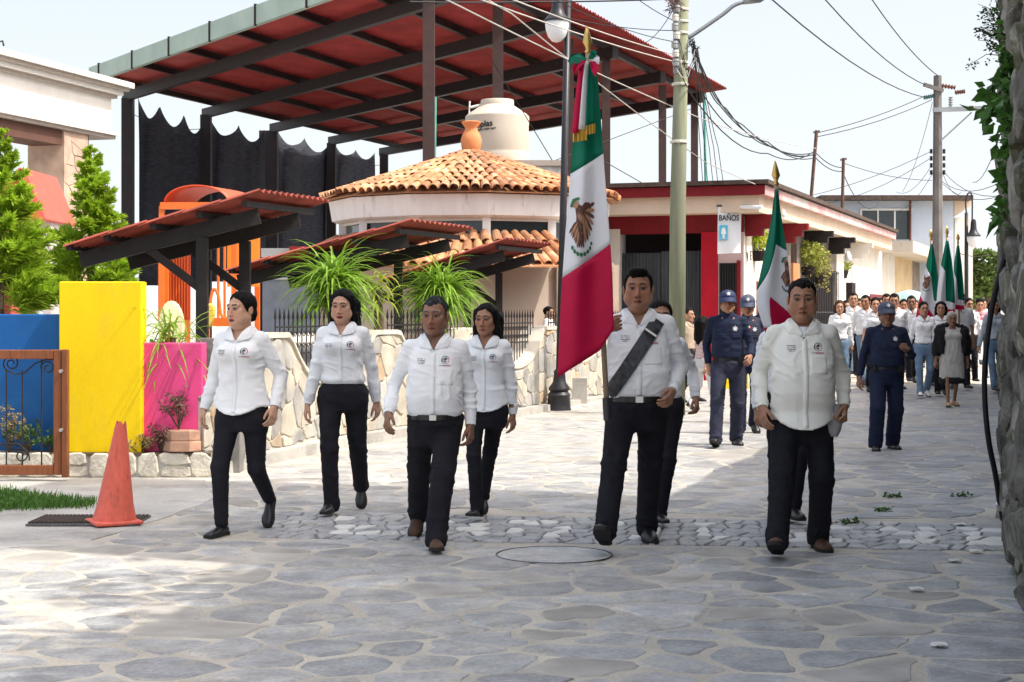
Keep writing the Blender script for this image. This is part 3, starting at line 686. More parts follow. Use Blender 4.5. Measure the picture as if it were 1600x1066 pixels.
        for k in range(7): 
            x_ = ex - .040 * s + k * .0042 * s; ca.poly(mb, [(x_, ez - .038 * s), (x_ + .003 * s, ez - .038 * s), (x_ + .003 * s, ez - .033 * s), (x_, ez - .033 * s)], .0028)
        if mb.v: child('chest_emblem', mesh('chest_emblem', mb, [INK, INK_R, INK_G, mat('ink_grey', (.25, .25, .27), var=0)]), so)
        mb = MB(); tx = -ex
        for r_, (w_, n_) in enumerate(((.056, 12), (.050, 11), (.054, 12), (.034, 7))):
            for k in range(n_):
                if rngp.random() < .16: continue
                x_ = tx - w_ * s / 2 + w_ * s * k / n_; z_ = ez + .004 * s - r_ * .0105 * s; ca.poly(mb, [(x_, z_), (x_ + w_ * s / n_ * .72, z_), (x_ + w_ * s / n_ * .72, z_ + .0048 * s), (x_, z_ + .0048 * s)], .0028)
        if mb.v: child('chest_lettering', mesh('chest_lettering', mb, INK), so)
        if pocket:
            mb = MB(); ca.patch(mb, ex - .052 * s, ex + .052 * s, ez - .165 * s, ez - .05 * s, 8, 8, .0012); 
            if mb.v: child('pocket', mesh('pocket', mb, shirt, True), so)
    if police:
        ex, ez = .072 * s, .752 * H + dzt; mb = MB()
        pts = []
        for k in range(14):
            r_ = .036 * s if k % 2 == 0 else .016 * s; t = math.pi / 2 + k * math.pi / 7; pts.append((ex + r_ * math.cos(t), ez + r_ * math.sin(t)))
        for k in range(14): ca.poly(mb, [(ex, ez), pts[k], pts[(k + 1) % 14]], .004)
        if mb.v: child('star_badge', mesh('star_badge', mb, INK_S), so)
        for sd in (-1, 1):
            mb = MB(); ca.patch(mb, sd * .075 * s - .05 * s, sd * .075 * s + .05 * s, ez - .11 * s, ez - .055 * s, 5, 4, .003)
            if mb.v: child('pocket_flap', mesh('pocket_flap', mb, shirt, True), so)
    if cap:
        cm, kind = cap; mb = MB(); n = 24; rings = []
        for k in range(9):
            t = k / 8 * math.pi / 2; r_ = max(.004, math.cos(t)); z_ = math.sin(t)
            rings.append([(.090 * r_ * math.cos(a), .112 * r_ * math.sin(a) + .014, .038 + .086 * z_ + (.012 * max(0, -math.sin(a)) * (1 - z_))) for a in [2 * math.pi * j / n for j in range(n)]])
        rings.insert(0, [(x_ * .985, y_ * .985, z_ - .012) for x_, y_, z_ in rings[0]])
        mb.loft([[Vector(p_) for p_ in r_] for r_ in rings]); mb.v = [tuple(hx_(np.array([p_]))[0]) for p_ in mb.v]
        co = child('cap', mesh('cap', mb, cm, True), body); fixn(co.data)
        mb = MB(); 
        def vis(u, v):
            a = math.pi * (1.0 + .0) + (u) * math.pi; r0 = 1 + v * .62 * math.sin(u * math.pi) ** .6
            return Vector((.088 * math.cos(a) * (1 + .02 * v), .014 + .110 * math.sin(a) * r0, .034 + .010 * math.sin(u * math.pi) - v * .045 - .02 * (abs(u - .5) * 2) ** 2 * v))
        mb.sheet(vis, 14, 4, .004, (0, 0, 1)); mb.v = [tuple(hx_(np.array([tuple(p_)]))[0]) for p_ in mb.v]; child('visor', mesh('visor', mb, cm, True), co)
        mb = MB(); 
        pts = [(.026 * (1 if k % 2 == 0 else .45) * math.cos(math.pi / 2 + k * math.pi / 7), .026 * (1 if k % 2 == 0 else .45) * math.sin(math.pi / 2 + k * math.pi / 7)) for k in range(14)]
        ctr = Vector((0, -.094, .082)); q3 = [Vector((x_, -.094 + (z_ * .45) + abs(x_) * .25, .082 + z_)) for x_, z_ in pts]
        mb.add([ctr + Vector((0, -.006, 0))] + [p_ + Vector((0, -.004, 0)) for p_ in q3], [(0, 1 + k, 1 + (k + 1) % 14) for k in range(14)]); mb.v = [tuple(hx_(np.array([tuple(p_)]))[0]) for p_ in mb.v]; child('cap_badge', mesh('cap_badge', mb, INK_S), co)
    return dict(body=body, arms=arms, legs=legs, hd=hd, shirt=so, ca=ca, hands=hfr, s=s, dzt=dzt)
# ================================================================ ground, street, walls of the setting
def leaf_cloud(mb, c, rx, ry, rz, n, size, r, aspect=2.2, hollow=.35, droop=.0):
    for k in range(n):
        while True:
            p = Vector((r.uniform(-1, 1), r.uniform(-1, 1), r.uniform(-1, 1)))
            if hollow < p.length < 1: break
        p = Vector((p.x * rx, p.y * ry, p.z * rz)) + Vector(c)
        d = Vector((r.gauss(0, 1), r.gauss(0, 1), r.gauss(0, .7) - droop)).normalized(); sd = d.cross(Vector((r.gauss(0, 1), r.gauss(0, 1), r.gauss(0, 1)))).normalized(); l = size * r.uniform(.6, 1.3); w = l / aspect
        up = sd.cross(d) * l * .12
        mb.add([p, p + d * l * .45 + sd * w * .5 + up, p + d * l, p + d * l * .45 - sd * w * .5 + up], [(0, 1, 2, 3)])
rng = random.Random(11)
M_EARTH = mat('earth', (.30, .28, .24), rough=.95, var=.2, scale=.6, bump=.3)
M_MORTAR = mat('mortar', (.47, .432, .37), rough=.95, var=.22, fine=.2, fscale=60, scale=2.2, bump=.6, bscale=40, col2=(.24, .23, .215), c2lo=.52, c2hi=.75, c2scale=.7)
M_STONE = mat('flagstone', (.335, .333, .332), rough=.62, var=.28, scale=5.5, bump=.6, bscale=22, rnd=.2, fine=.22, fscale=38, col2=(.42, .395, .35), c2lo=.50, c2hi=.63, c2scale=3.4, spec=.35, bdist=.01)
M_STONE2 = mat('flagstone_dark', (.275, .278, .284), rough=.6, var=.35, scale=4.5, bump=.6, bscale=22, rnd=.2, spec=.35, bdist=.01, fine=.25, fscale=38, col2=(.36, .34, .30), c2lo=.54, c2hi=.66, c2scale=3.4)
M_STONE3 = mat('flagstone_warm', (.35, .33, .30), rough=.7, var=.28, scale=3.5, bump=.5, bscale=26, rnd=.2, bdist=.008)
M_PEBBLE = mat('small_cobbles', (.075, .078, .085), rough=.7, var=.5, scale=16, bump=.5, bscale=50)
M_WSTONE = mat('white_inlay', (.62, .61, .58), rough=.7, var=.15, scale=9, bump=.3)
M_CONC = mat('concrete_pale', (.40, .39, .37), rough=.9, var=.25, fine=.16, fscale=45, scale=1.5, bump=.35, bscale=34, col2=(.22, .215, .2), c2lo=.50, c2hi=.78, c2scale=1.6)
# --- the open ground to the horizon
mb = MB(); mb.add([(-400, -60, -.03), (400, -60, -.03), (400, 900, -.03), (-400, 900, -.03)], [(0, 1, 2, 3)]); obj('ground', mb, M_EARTH, kind='structure', recalc=False)
# --- the street: mortar bed, then single flagstones
mb = MB(); zr_ = [-2, 8, 14.5, 15.6, 18, 21, 24, 26, 28, 30, 32, 36, 45, 60, 110]
def street_left(z): return -9.0 if z < 15 else (-2.9 + .315 * (z - 15.05) if z < 26 else .5 + .371 * (z - 25.1))
for z in zr_: mb.v += [(street_left(z) - .1, z, rise(z)), (6 + max(0, z) * .255, z, rise(z))]
mb.f = [(2 * k, 2 * k + 1, 2 * k + 3, 2 * k + 2) for k in range(len(zr_) - 1)]; mb.m = [0] * len(mb.f)
street = obj('street', mb, M_MORTAR, kind='structure', recalc=False)
BAND0, BAND1 = GZ(852), GZ(792)                       # strip of small dark cobbles that crosses the street
def band_mid(px): return 820 + (px - 430) * .018
def in_band(x, z):
    px = CX + x / z * F; py = YH + H0 * F / z; return px > 425 and abs(py - band_mid(px)) < 21
def wallX(z): return 3.62 + .2715 * (z - 12.35)
cand_ = np.array([(u, z) for z, u in ((6.4 + 24 * rng.random() ** 1.35, rng.random()) for _ in range(18000))])
acc = np.zeros((0, 3)); hf = lambda z: .42 * z + 1.0
for u, z in cand_:                                    # stones of very different sizes
    x = (2 * u - 1) * hf(z); rr_ = (.16 + .31 * rng.random() ** 1.6) * (1 + max(0, z - 14) * .06)
    if len(acc) == 0 or (np.hypot(acc[:, 0] - x, acc[:, 1] - z) > (acc[:, 2] + rr_) * .62).all(): acc = np.vstack([acc, (x, z, rr_)])
pts = [(float(a_[0]), float(a_[1])) for a_ in acc]
cells = voronoi(pts, .034, .8, rng)
cand = []
for p_, poly in zip(pts, cells):
    if not poly: continue
    x, z = p_; px = CX + x / z * F
    if px < -420 or px > 2000 or (x > wallX(z) + .15 if z < 12.4 else x > .2955 * z + .2): continue
    if x < -2.55 - .0 and z > 11.0 + (x + 2.55) * .6: continue      # the plain concrete apron on the left
    if in_band(x, z): continue
    lx = -2.75 + .33 * (z - 15.2)
    if z > 14.6 and x < lx + .15: continue
    if any(in_band(*q) for q in poly):
        poly = [q for q in poly if not in_band(*q)]
        if len(poly) < 3: continue
    cand.append((z, x, poly))
cand.sort(key=lambda c: c[0]); rest = MB(); nst = 0
for i, (z, x, poly) in enumerate(cand):
    big = nst < 296 and z > 8.0 and -80 < CX + x / z * F < 1680
    q = warp2(rough_poly(poly, rng, .008, .075 if z < 16 else .2))
    top = rng.uniform(.002, .007); tilt = (rng.uniform(-.008, .008), rng.uniform(-.008, .008))
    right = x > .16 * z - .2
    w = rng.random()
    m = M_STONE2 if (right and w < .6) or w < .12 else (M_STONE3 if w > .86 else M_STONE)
    t3 = lambda a, b, h: (a, b, h + rise(b))
    if big:
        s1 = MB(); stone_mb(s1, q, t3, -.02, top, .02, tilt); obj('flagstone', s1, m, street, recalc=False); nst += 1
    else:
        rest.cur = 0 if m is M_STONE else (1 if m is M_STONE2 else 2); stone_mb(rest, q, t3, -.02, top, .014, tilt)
obj('far_flagstones', rest, [M_STONE, M_STONE2, M_STONE3], street, kind='stuff', recalc=False)
# --- cobble strip with white inlaid stones
sm = MB(); nwh = 0; pc = []
bed = MB(); xs_ = [425 + 1131 * k / 40 for k in range(41)]; bed.add([G(x, band_mid(x) - 20, .0035) for x in xs_] + [G(x, band_mid(x) + 20, .0035) for x in xs_], [(k, k + 1, 42 + k, 41 + k) for k in range(40)])
obj('cobble_bed', bed, mat('cobble_joint', (.16, .16, .16), rough=.95, var=.4, scale=6), street, recalc=False)
px = 432.0
while px < 1552:
    for r_ in range(6):
        py = band_mid(px) - 16 + r_ * 6.6 + rng.uniform(-1.2, 1.2); c = G(px + rng.uniform(-7, 7), py); pc.append((c.x, c.y))
    px += rng.uniform(23, 31)
for i, (p_, poly) in enumerate(zip(pc, voronoi(pc, .014, .13, rng))):
    if not poly: continue
    poly = rough_poly(poly, rng, .004, .09); ppx = CX + p_[0] / p_[1] * F; row_ = i % 6
    white = row_ in (1, 2, 3, 4) and ppx > 500 and (int(ppx / 47) % 3 != 1) and rng.random() < .42
    if white and nwh < 90: s1 = MB(); stone_mb(s1, poly, t3, -.02, .012 + .001 * (nwh % 3), .01); obj('white_stone', s1, M_WSTONE, street, recalc=False); nwh += 1
    else: stone_mb(sm, poly, t3, -.02, rng.uniform(.008, .012), .010)
obj('cobble_strip', sm, M_STONE2, street, kind='stuff', recalc=False)
# --- drain cover of stone in two iron rings
c = G(866, 868.5); mcv = thing('manhole_cover', (c.x, c.y, 0), 'round paved manhole cover with thin dark rings in front of the flag bearer', 'manhole')
M_IRON = mat('cast_iron', (.11, .11, .112), rough=.6, var=.3, scale=20, metal=.3)
mb = MB(); mb.lathe([(.02, .009), (.34, .009), (.345, .006), (.345, -.02), (.02, -.02)], (c.x, c.y, 0), 40); obj('cover_plate', mb, M_STONE, mcv)
for r_ in (.352,):
    mb = MB(); mb.lathe([(r_ - .004, -.01), (r_ - .004, .011), (r_ + .004, .011), (r_ + .004, -.01), (r_ - .004, -.01)], (c.x, c.y, 0), 48); obj('iron_ring', mb, M_IRON, mcv)
# --- concrete apron, drain plate, grass at the left edge
mb = MB(); pa0 = [(-7, 9.0), (-2.72, 10.6), (-2.45, 13.3), (-2.72, 14.75), (-7.5, 14.75)]
pa = []
for i_ in range(5):
    p0, p1 = pa0[i_], pa0[(i_ + 1) % 5]
    for k in range(24): pa.append((p0[0] + (p1[0] - p0[0]) * k / 24, p0[1] + (p1[1] - p0[1]) * k / 24))
pa = warp2(pa, .12, 1.3, .035, 6.0)
mb.prism([(x, y, -.02) for x, y in pa], None, (0, 0, .026)); obj('pavement', mb, M_CONC, kind='structure')
gA, gB = G(45, 822), G(232, 812)
dg = thing('drain_grate', ((gA.x + gB.x) / 2, (gA.y + gB.y) / 2, .014), 'dark iron drain grate in the pavement beside the traffic cone', 'drain')
mb = MB(); mb.box((0, 0, 0), (gB.x - gA.x, .52, .012)); mb.v = [(v[0] + dg.location.x, v[1] + dg.location.y, v[2] + .016) for v in mb.v]; obj('grate_plate', mb, M_IRON, dg)
for k in range(26):
    mb = MB(); x = gA.x + (gB.x - gA.x) * (k + .5) / 26; mb.box((x, dg.location.y, .028), (.016, .44, .012)); obj('grate_bar', mb, mat('rusty_iron', (.06, .045, .038), rough=.8, var=.3, scale=25), dg)
def grass(name, spots, n, h, m, label=None, cat=None, kind=None, parent=None, spread=.2, seed=3, wd=.004):
    r = random.Random(seed); mb = MB()
    for k in range(n):
        cx_, cy_, sx_, sy_, zb = spots[r.randrange(len(spots))]; x = cx_ + r.gauss(0, sx_); y = cy_ + r.gauss(0, sy_); a = r.random() * 6.28; l = h * r.uniform(.5, 1.2); b = r.uniform(.1, .7) * spread * 5 * l; d = Vector((math.cos(a), math.sin(a), 0)); sd = Vector((-d.y, d.x, 0)) * wd * r.uniform(.7, 1.5)
        p0 = Vector((x, y, zb)); p1 = p0 + d * b * .35 + Vector((0, 0, l * .6)); p2 = p0 + d * b + Vector((0, 0, l * (1 - b / l * .35)))
        mb.add([p0 - sd, p0 + sd, p1 + sd * .8, p1 - sd * .8, p2], [(0, 1, 2, 3), (3, 2, 4)])
    return obj(name, mb, m, parent, label=label, cat=cat, kind=kind, recalc=False)
M_GRASS = mat('grass_blades', (.075, .17, .028), rough=.6, var=.4, scale=14, trans=.35)
M_WEED = mat('weed_leaves', (.06, .13, .03), rough=.6, var=.4, scale=20, trans=.3)
grass('grass', [(-4.35 + .14 * k, 12.25 + .05 * k + j * .17, .08, .09, .01) for k in range(9) for j in range(9 - k)], 5200, .07, M_GRASS, 'patch of short green grass at the edge of the pavement', 'grass', 'stuff')
wd = [(px_, py_) for px_, py_ in ((1330, 820), (1380, 800), (1395, 778), (1500, 777), (1375, 783))]
for px_, py_ in wd[:4]:
    c = G(px_, py_); mb = MB(); r5 = random.Random(px_); leaf_cloud(mb, (c.x, c.y, .018), .09, .05, .016, 42, .035, r5, 1.6, 0)
    obj('weed', mb, M_WEED, label={1330: 'low green weed in the paving just behind the cobble strip', 1380: 'low green weed in the paving, second from the cobble strip', 1395: 'low green weed in the paving farthest from the cobble strip', 1500: 'low green weed in the paving closest to the stone wall'}[px_], cat='weed', group='weeds in the paving joints', recalc=False)
for k, (px_, py_) in enumerate(((1432, 925), (1468, 1013), (1524, 865), (1500, 823), (1493, 880))):
    c = G(px_, py_); mb = MB(); mb.add([(c.x + .042 * math.cos(a) * rng.uniform(.7, 1.1), c.y + .04 * math.sin(a), .019 + .006 * math.sin(3 * a)) for a in [i * .785 for i in range(8)]] + [(c.x + .042 * math.cos(a) * rng.uniform(.7, 1.1), c.y + .04 * math.sin(a), .017) for a in [i * .785 for i in range(8)]], [tuple(range(8)), tuple(range(15, 7, -1))] + [(i, 8 + i, 8 + (i + 1) % 8, (i + 1) % 8) for i in range(8)])
    obj('fallen_leaf', mb, M_WSTONE, label=('pale dry leaf on the paving, second nearest the camera', 'pale dry leaf on the paving nearest the camera and the stone wall', 'pale dry leaf on the paving just in front of the cobble strip', 'pale dry leaf lying on the cobble strip near the stone wall', 'pale dry leaf on the paving, middle one of the five')[k], cat='leaf', group='pale leaves on the street')

# --- tall old stone wall on the right (its corner stands at the edge of the picture and shades the street)
M_RUB_M = mat('wall_mortar_dark', (.12, .115, .10), rough=.95, var=.4, scale=3, bump=.8, bscale=22, bdist=.03)
M_RUB = mat('wall_stone_lichen', (.17, .162, .148), rough=.95, var=.45, scale=7, bump=.9, bscale=30, rnd=.35, col2=(.07, .068, .055), c2lo=.45, c2hi=.62, c2scale=3.0, bdist=.02)
M_RUBG = mat('wall_stone_mossy', (.10, .105, .07), rough=.95, var=.5, scale=8, bump=.9, bscale=30, rnd=.3, col2=(.24, .23, .21), c2lo=.5, c2hi=.6, c2scale=4, bdist=.02)
ue = Vector((.262, .965, 0)); un = Vector((-.965, .262, 0)); Cw = Vector((3.72, 12.35, 0))      # wall direction (away), street-side normal, corner
def wl(s, n, z): return Cw - ue * s + un * n + Vector((0, 0, z))
rw = thing('stone_wall', Cw - ue * 2, 'tall weathered rubble stone wall with vines at the right edge', 'wall')
mb = MB()
outl = [(0, 0), (0, 11.5), (3.9, 11.5), (4.2, 6.2), (8.2, 5.4), (8.2, 0)]
mb.prism([wl(s, -.02, z) for s, z in outl], None, un * -2.6); obj('wall_core', mb, M_RUB_M, rw)
pts = []
z = -.05
while z < 6.2:
    s = -.1; 
    while s < 4.7: pts.append((s + rng.uniform(-.09, .09), z + rng.uniform(-.08, .08))); s += rng.uniform(.22, .42)
    z += .235
n_ = 0
for p_, poly in zip(pts, voronoi(pts, .035, .3, rng)):
    if not poly: continue
    poly = [(max(0.0, a), max(.0, b)) for a, b in poly]; q = rough_poly(poly, rng, .014, .12)
    if n_ < 298:
        s1 = MB(); stone_mb(s1, q, lambda a, b, h: wl(a, h, b), -.03, rng.uniform(.02, .13), .05, (rng.uniform(-.2, .2), rng.uniform(-.2, .2))); obj('stone', s1, M_RUB if rng.random() < .7 else M_RUBG, rw, recalc=False); n_ += 1
# corner quoins on the end face
for k in range(20):
    z = k * .31; s1 = MB(); c = Cw + Vector((0, 0, z + .155)) + un * -.30 + ue * rng.uniform(.0, .03)
    s1.beam(c - un * .27, c + un * (.31 + rng.uniform(0, .04)), .12, .285); obj('corner_stone', s1, M_RUB, rw)
# lower garden wall behind the corner
a = Vector((4.2, 11.9, 0)); b = Vector((9.6, 31.0, 0)); gd = (b - a).normalized(); gn = Vector((-gd.y, gd.x, 0)); gl = (b - a).length
gw = thing('garden_wall', (a + b) / 2, 'lower dark stone wall running on behind the tall wall corner', 'wall'); mb = MB(); rings = []
gtop = lambda s: 4.15 + .10 * math.sin(s * .9) + .05 * math.sin(s * 2.7)
for k in range(61): s = gl * k / 60; p = a + gd * s; h = gtop(s); rings.append([p + gn * .25, p + gn * .25 + Vector((0, 0, h)), p - gn * .25 + Vector((0, 0, h + .03)), p - gn * .25])
mb.loft(rings); obj('wall_core', mb, M_RUB_M, gw); pts = []; s = 1.0
while s < gl - .3:
    z = .2
    while z < 3.95: pts.append((s + rng.uniform(-.15, .15), z + rng.uniform(-.12, .12))); z += rng.uniform(.38, .55)
    s += rng.uniform(.55, .8)
for p_, poly in zip(pts, voronoi(pts, .04, .55, rng)):
    if not poly: continue
    poly = [(u, min(max(v, .0), gtop(u) - .03)) for u, v in poly]; q = rough_poly(poly, rng, .015, .2); s1 = MB(); stone_mb(s1, q, lambda u, v, h: a + gd * u + gn * (.25 + h) + Vector((0, 0, v)), -.03, rng.uniform(.015, .05), .03, (rng.uniform(-.06, .06), rng.uniform(-.06, .06))); obj('stone', s1, M_RUB, gw, recalc=False)
# black hose hanging down the wall
mb = MB(); hp = []
for px_, py_, Z_ in ((1604, 318, 11.3), (1592, 340, 11.4), (1578, 380, 11.5), (1560, 440, 11.55), (1547, 505, 11.6), (1540, 570, 11.6), (1540, 630, 11.6), (1546, 690, 11.6), (1556, 740, 11.7), (1564, 790, 11.85), (1568, 812, 11.9)): hp.append(P(px_ - 1, py_, Z_ - .25))
def smooth_path(pts, n=6):
    pts = [Vector(p) for p in pts]; out = []
    for i in range(len(pts) - 1):
        p0, p1, p2, p3 = pts[max(0, i - 1)], pts[i], pts[i + 1], pts[min(len(pts) - 1, i + 2)]
        for k in range(n):
            t = k / n; out.append(.5 * ((2 * p1) + (p2 - p0) * t + (2 * p0 - 5 * p1 + 4 * p2 - p3) * t * t + (3 * p1 - p0 - 3 * p2 + p3) * t ** 3))
    out.append(pts[-1]); return out
hs_ = thing('hose', hp[-1], 'thick black hose hanging in a long bow from the stone wall', 'hose')
mb.tube(smooth_path(hp), .019, 10); obj('hose_pipe', mb, mat('black_rubber', (.012, .012, .014), rough=.5, var=.1), hs_, smooth=True)
mb = MB(); d_ = (hp[-2] - hp[-4]).normalized(); mb.tube([hp[-2] - d_ * .02, hp[-2] + d_ * .03], .027, 12); obj('hose_clamp', mb, STEEL if 'STEEL' in globals() else mat('steel', (.5, .5, .5), rough=.3, metal=1), hs_)

# ---------------------------------------------------------------- leaves
M_IVY = mat('vine_leaves', (.055, .15, .022), rough=.5, var=.45, scale=9, trans=.35, spec=.4)
M_MOSS = mat('moss', (.035, .06, .016), rough=.9, var=.5, scale=12)
M_TWIG = mat('twig', (.09, .065, .045), rough=.9, var=.2)
r_ = random.Random(5)
def vine(cl, n, size, label, asp=1.7, m=None, stemr=.006):
    t = thing('vine', P(*cl[-1][:3]), label, 'vine'); mb = MB()
    for px_, py_, Z_, rx in cl: leaf_cloud(mb, P(px_, py_, Z_), rx * .7, rx, rx, n, size, r_, asp, 0, .25)
    obj('leaves', mb, m or M_IVY, t, recalc=False); mb = MB(); mb.tube(smooth_path([P(*c[:3]) for c in cl] + [P(cl[-1][0] + 14, cl[-1][1] + 60, cl[-1][2])], 3), stemr, 5); obj('stem', mb, M_TWIG, t)
vine([(1588, 105, 10.1, .13), (1578, 130, 10.3, .14), (1558, 150, 10.6, .13), (1570, 180, 10.4, .16), (1582, 215, 10.2, .18), (1548, 165, 10.6, .10), (1590, 160, 10.0, .16), (1590, 250, 10.0, .12)], 30, .12, 'bright green broad-leaved vine near the top of the stone wall', 1.8)
vine([(1584, 270, 10.2, .11), (1588, 300, 10.1, .11), (1566, 345, 10.8, .08), (1566, 330, 10.6, .08)], 20, .11, 'green vine leaves hanging where the hose leaves the wall', 1.6)
vine([(1592, 30, 9.9, .13), (1588, 65, 10.0, .13), (1584, 95, 10.1, .10), (1590, 5, 9.9, .1)], 60, .045, 'dark small-leaved creeper on the upper part of the stone wall', 1.6, M_MOSS)
vine([(1578, 560, 12.2, .04), (1580, 620, 12.2, .045), (1579, 700, 12.2, .05), (1578, 770, 12.1, .06), (1582, 830, 11.6, .06), (1590, 905, 11.0, .05)], 34, .035, 'thin strip of moss and weeds along the foot of the stone wall', 1.5, M_IVY, .003)
vine([(1572 + (k * 7 % 14), 20 + k * 26, 10.3 - .02 * k, .10) for k in range(13)], 16, .075, 'loose bright green creeper trailing down the upper wall edge', 1.6)
# twigs with tiny leaves against the sky
tw = thing('overhanging_twig', P(1570, 60, 11.8), 'dark twigs with tiny leaves jutting from the wall into the sky', 'twig'); mb = MB(); ml = MB()
for k in range(16):
    a = P(1572, 20 + k * 4.5, 11.9); b = P(1572 - r_.uniform(15, 62), 2 + k * 6 + r_.uniform(-25, 18), 11.9 + r_.uniform(-.2, .2)); mid = a.lerp(b, .5) + Vector((0, 0, r_.uniform(0, .06))); mb.tube([a, mid, b], [.004, .003, .0015], 4)
    for j in range(12): leaf_cloud(ml, a.lerp(b, r_.uniform(.3, 1)) , .035, .03, .03, 2, .03, r_, 1.8, 0)
obj('branch', mb, M_TWIG, tw); obj('leaves', ml, M_MOSS, tw, recalc=False)
# shade tree behind the low part of the wall, outside the frame (dapples the foreground)
st = thing('shade_tree', (4.6, 5.6, 0), 'broad leafy tree behind the stone wall beside the camera', 'tree'); mb = MB(); mb.tube([(4.6, 5.6, 0), (4.5, 5.7, 2.5), (4.3, 5.9, 5.2)], [.28, .22, .15], 10)
for a in range(6): mb.tube([(4.3, 5.9, 5.0), (4.3 + 1.2 * math.cos(a), 5.9 + 1.2 * math.sin(a), 6.2), (4.3 + 2.1 * math.cos(a), 5.9 + 2.0 * math.sin(a), 6.9)], [.1, .07, .03], 6)
obj('trunk', mb, M_TWIG, st); mb = MB(); rr = random.Random(21)
for k in range(66): leaf_cloud(mb, (4.0 + rr.gauss(0, 1.35), 5.6 + rr.gauss(0, 1.5), 7.1 + rr.gauss(0, .6)), .55, .55, .4, 60, .2, rr, 1.9, .2)
obj('crown', mb, M_IVY, st, recalc=False)
# ================================================================ left side: painted walls, planter, pergolas, playground, kiosk, canopy
rng = random.Random(31)
M_LIME = mat('limestone', (.62, .58, .49), rough=.9, var=.2, scale=5, bump=.9, bscale=22, rnd=.12, bdist=.02, col2=(.36, .33, .27), c2lo=.58, c2hi=.8, c2scale=4)
M_YEL = mat('paint_yellow', (.86, .60, .0), rough=.6, var=.05, scale=3, bump=.15, bscale=60, col2=(.62, .42, .05), c2lo=.58, c2hi=.85, c2scale=1.6, stretch=(1.6, 1.6, .5), fine=.05)
M_BLU = mat('paint_blue', (.005, .09, .30), rough=.6, var=.18, scale=2, bump=.2, bscale=50, fine=.08, col2=(.02, .15, .40), c2lo=.55, c2hi=.8, c2scale=1.8)
M_PNK = mat('paint_pink', (.74, .07, .24), rough=.6, var=.12, scale=3, bump=.2, bscale=50, fine=.08, col2=(.80, .16, .32), c2lo=.55, c2hi=.8, c2scale=2.2)
ZK = 14.9                                             # the painted walls stand on the kerb
# kerb of rough limestone
kb = thing('stone_kerb', (-4.2, ZK, 0), 'low kerb of rough cream limestone under the painted walls', 'kerb')
mb = MB(); mb.box((-4.6, ZK + .22, .10), (3.9, .40, .22)); obj('kerb_core', mb, M_CONC, kb)
x = -6.5
while x < -2.72:
    w = rng.uniform(.16, .34); 
    if x + w > -2.68: w = -2.68 - x
    rows = 1 if rng.random() < .65 else 2
    for k in range(rows):
        h = .225 / rows; s1 = MB(); q = rough_poly([(x + .006, k * h + .004), (x + w - .006, k * h + .004), (x + w - .006 + rng.uniform(-.03, .03) * (k == rows - 1), (k + 1) * h - .004), (x + .006 + rng.uniform(-.03, .03) * (k == rows - 1), (k + 1) * h - .004)], rng, .006, .07)
        stone_mb(s1, q, lambda a, b, hh: (a, ZK + .02 - hh, b), -.02, rng.uniform(.012, .03), .014, (rng.uniform(-.06, .06), rng.uniform(-.06, .06))); obj('stone', s1, M_LIME, kb)
    x += w
def slab(name, px0, px1, pyt, m, label, dz=0, th=.22, pyb=706):
    a = P(px0, pyb, ZK + dz); b = P(px1, pyt, ZK + dz); mb = MB(); mb.box(((a.x + b.x) / 2, ZK + dz + th / 2, (.215 + b.z) / 2), (b.x - a.x, th, b.z - .215)); o = obj(name, mb, m, label=label, cat='wall')
    bv = o.modifiers.new('bevel', 'BEVEL'); bv.width = .012; bv.segments = 2; return o
slab('painted_wall', -90, 92, 491, M_BLU, 'blue painted wall panel behind the wooden gate', .30)
slab('painted_wall', 92, 221, 440, M_YEL, 'tall bright yellow painted wall panel', .06)
slab('painted_wall', 219, 316, 536, M_PNK, 'low magenta pink painted wall panel with palm leaf shadows', .16)
mb = MB(); a = P(312, 560, 15.4); mb.box((a.x + .18, 15.5, .62), (.40, .34, 1.24)); obj('stone_pillar', mb, mat('grey_stone', (.20, .195, .185), rough=.95, var=.35, scale=6, bump=.7, bscale=24), label='short grey stone pillar beside the pink wall', cat='pillar')
# soil strip
mb = MB(); mb.box((-4.6, ZK + .14, .205), (3.8, .26, .03)); obj('planter_soil', mb, mat('soil', (.12, .09, .06), rough=1, var=.4, scale=20, bump=.6), kind='structure')
# wooden gate with wrought iron scrolls
M_WOOD = mat('gate_wood', (.20, .062, .02), rough=.45, var=.3, scale=5, stretch=(8, 8, 1), bump=.15, bscale=40, spec=.4)
M_BLKI = mat('black_iron', (.018, .018, .02), rough=.5, var=.2, scale=20)
ZG = 14.55; gt = thing('gate', P(54, 740, ZG), 'brown wooden gate leaf with black wrought iron scrolls', 'gate')
ga = P(-60, 745, ZG); g1 = P(107, 546, ZG); zb = .06; zt = g1.z; pw = P(30, 0, ZG).x - P(0, 0, ZG).x
def gbox(name, x0, x1, z0, z1, th=.06): mb = MB(); mb.box(((x0 + x1) / 2, ZG, (z0 + z1) / 2), (x1 - x0, th, z1 - z0)); o = obj(name, mb, M_WOOD, gt); bv = o.modifiers.new('b', 'BEVEL'); bv.width = .006
gbox('stile', g1.x - .125, g1.x - .055, zb, zt - .002, .056); gbox('stile', g1.x - .052, g1.x, zb - .02, zt, .075)
gbox('top_rail', ga.x, g1.x - .127, zt - .085, zt - .004, .058); gbox('bottom_rail', ga.x, g1.x - .127, zb + .0, zb + .085, .058)
zi0, zi1 = zb + .085, zt - .085
for px_ in (35, 10, 65): 
    mb = MB(); x = P(px_, 0, ZG).x; mb.tube([(x, ZG, zi0), (x, ZG, zi1 - (.10 if px_ != 65 else .0))], .007, 6); obj('iron_bar', mb, M_BLKI, gt)
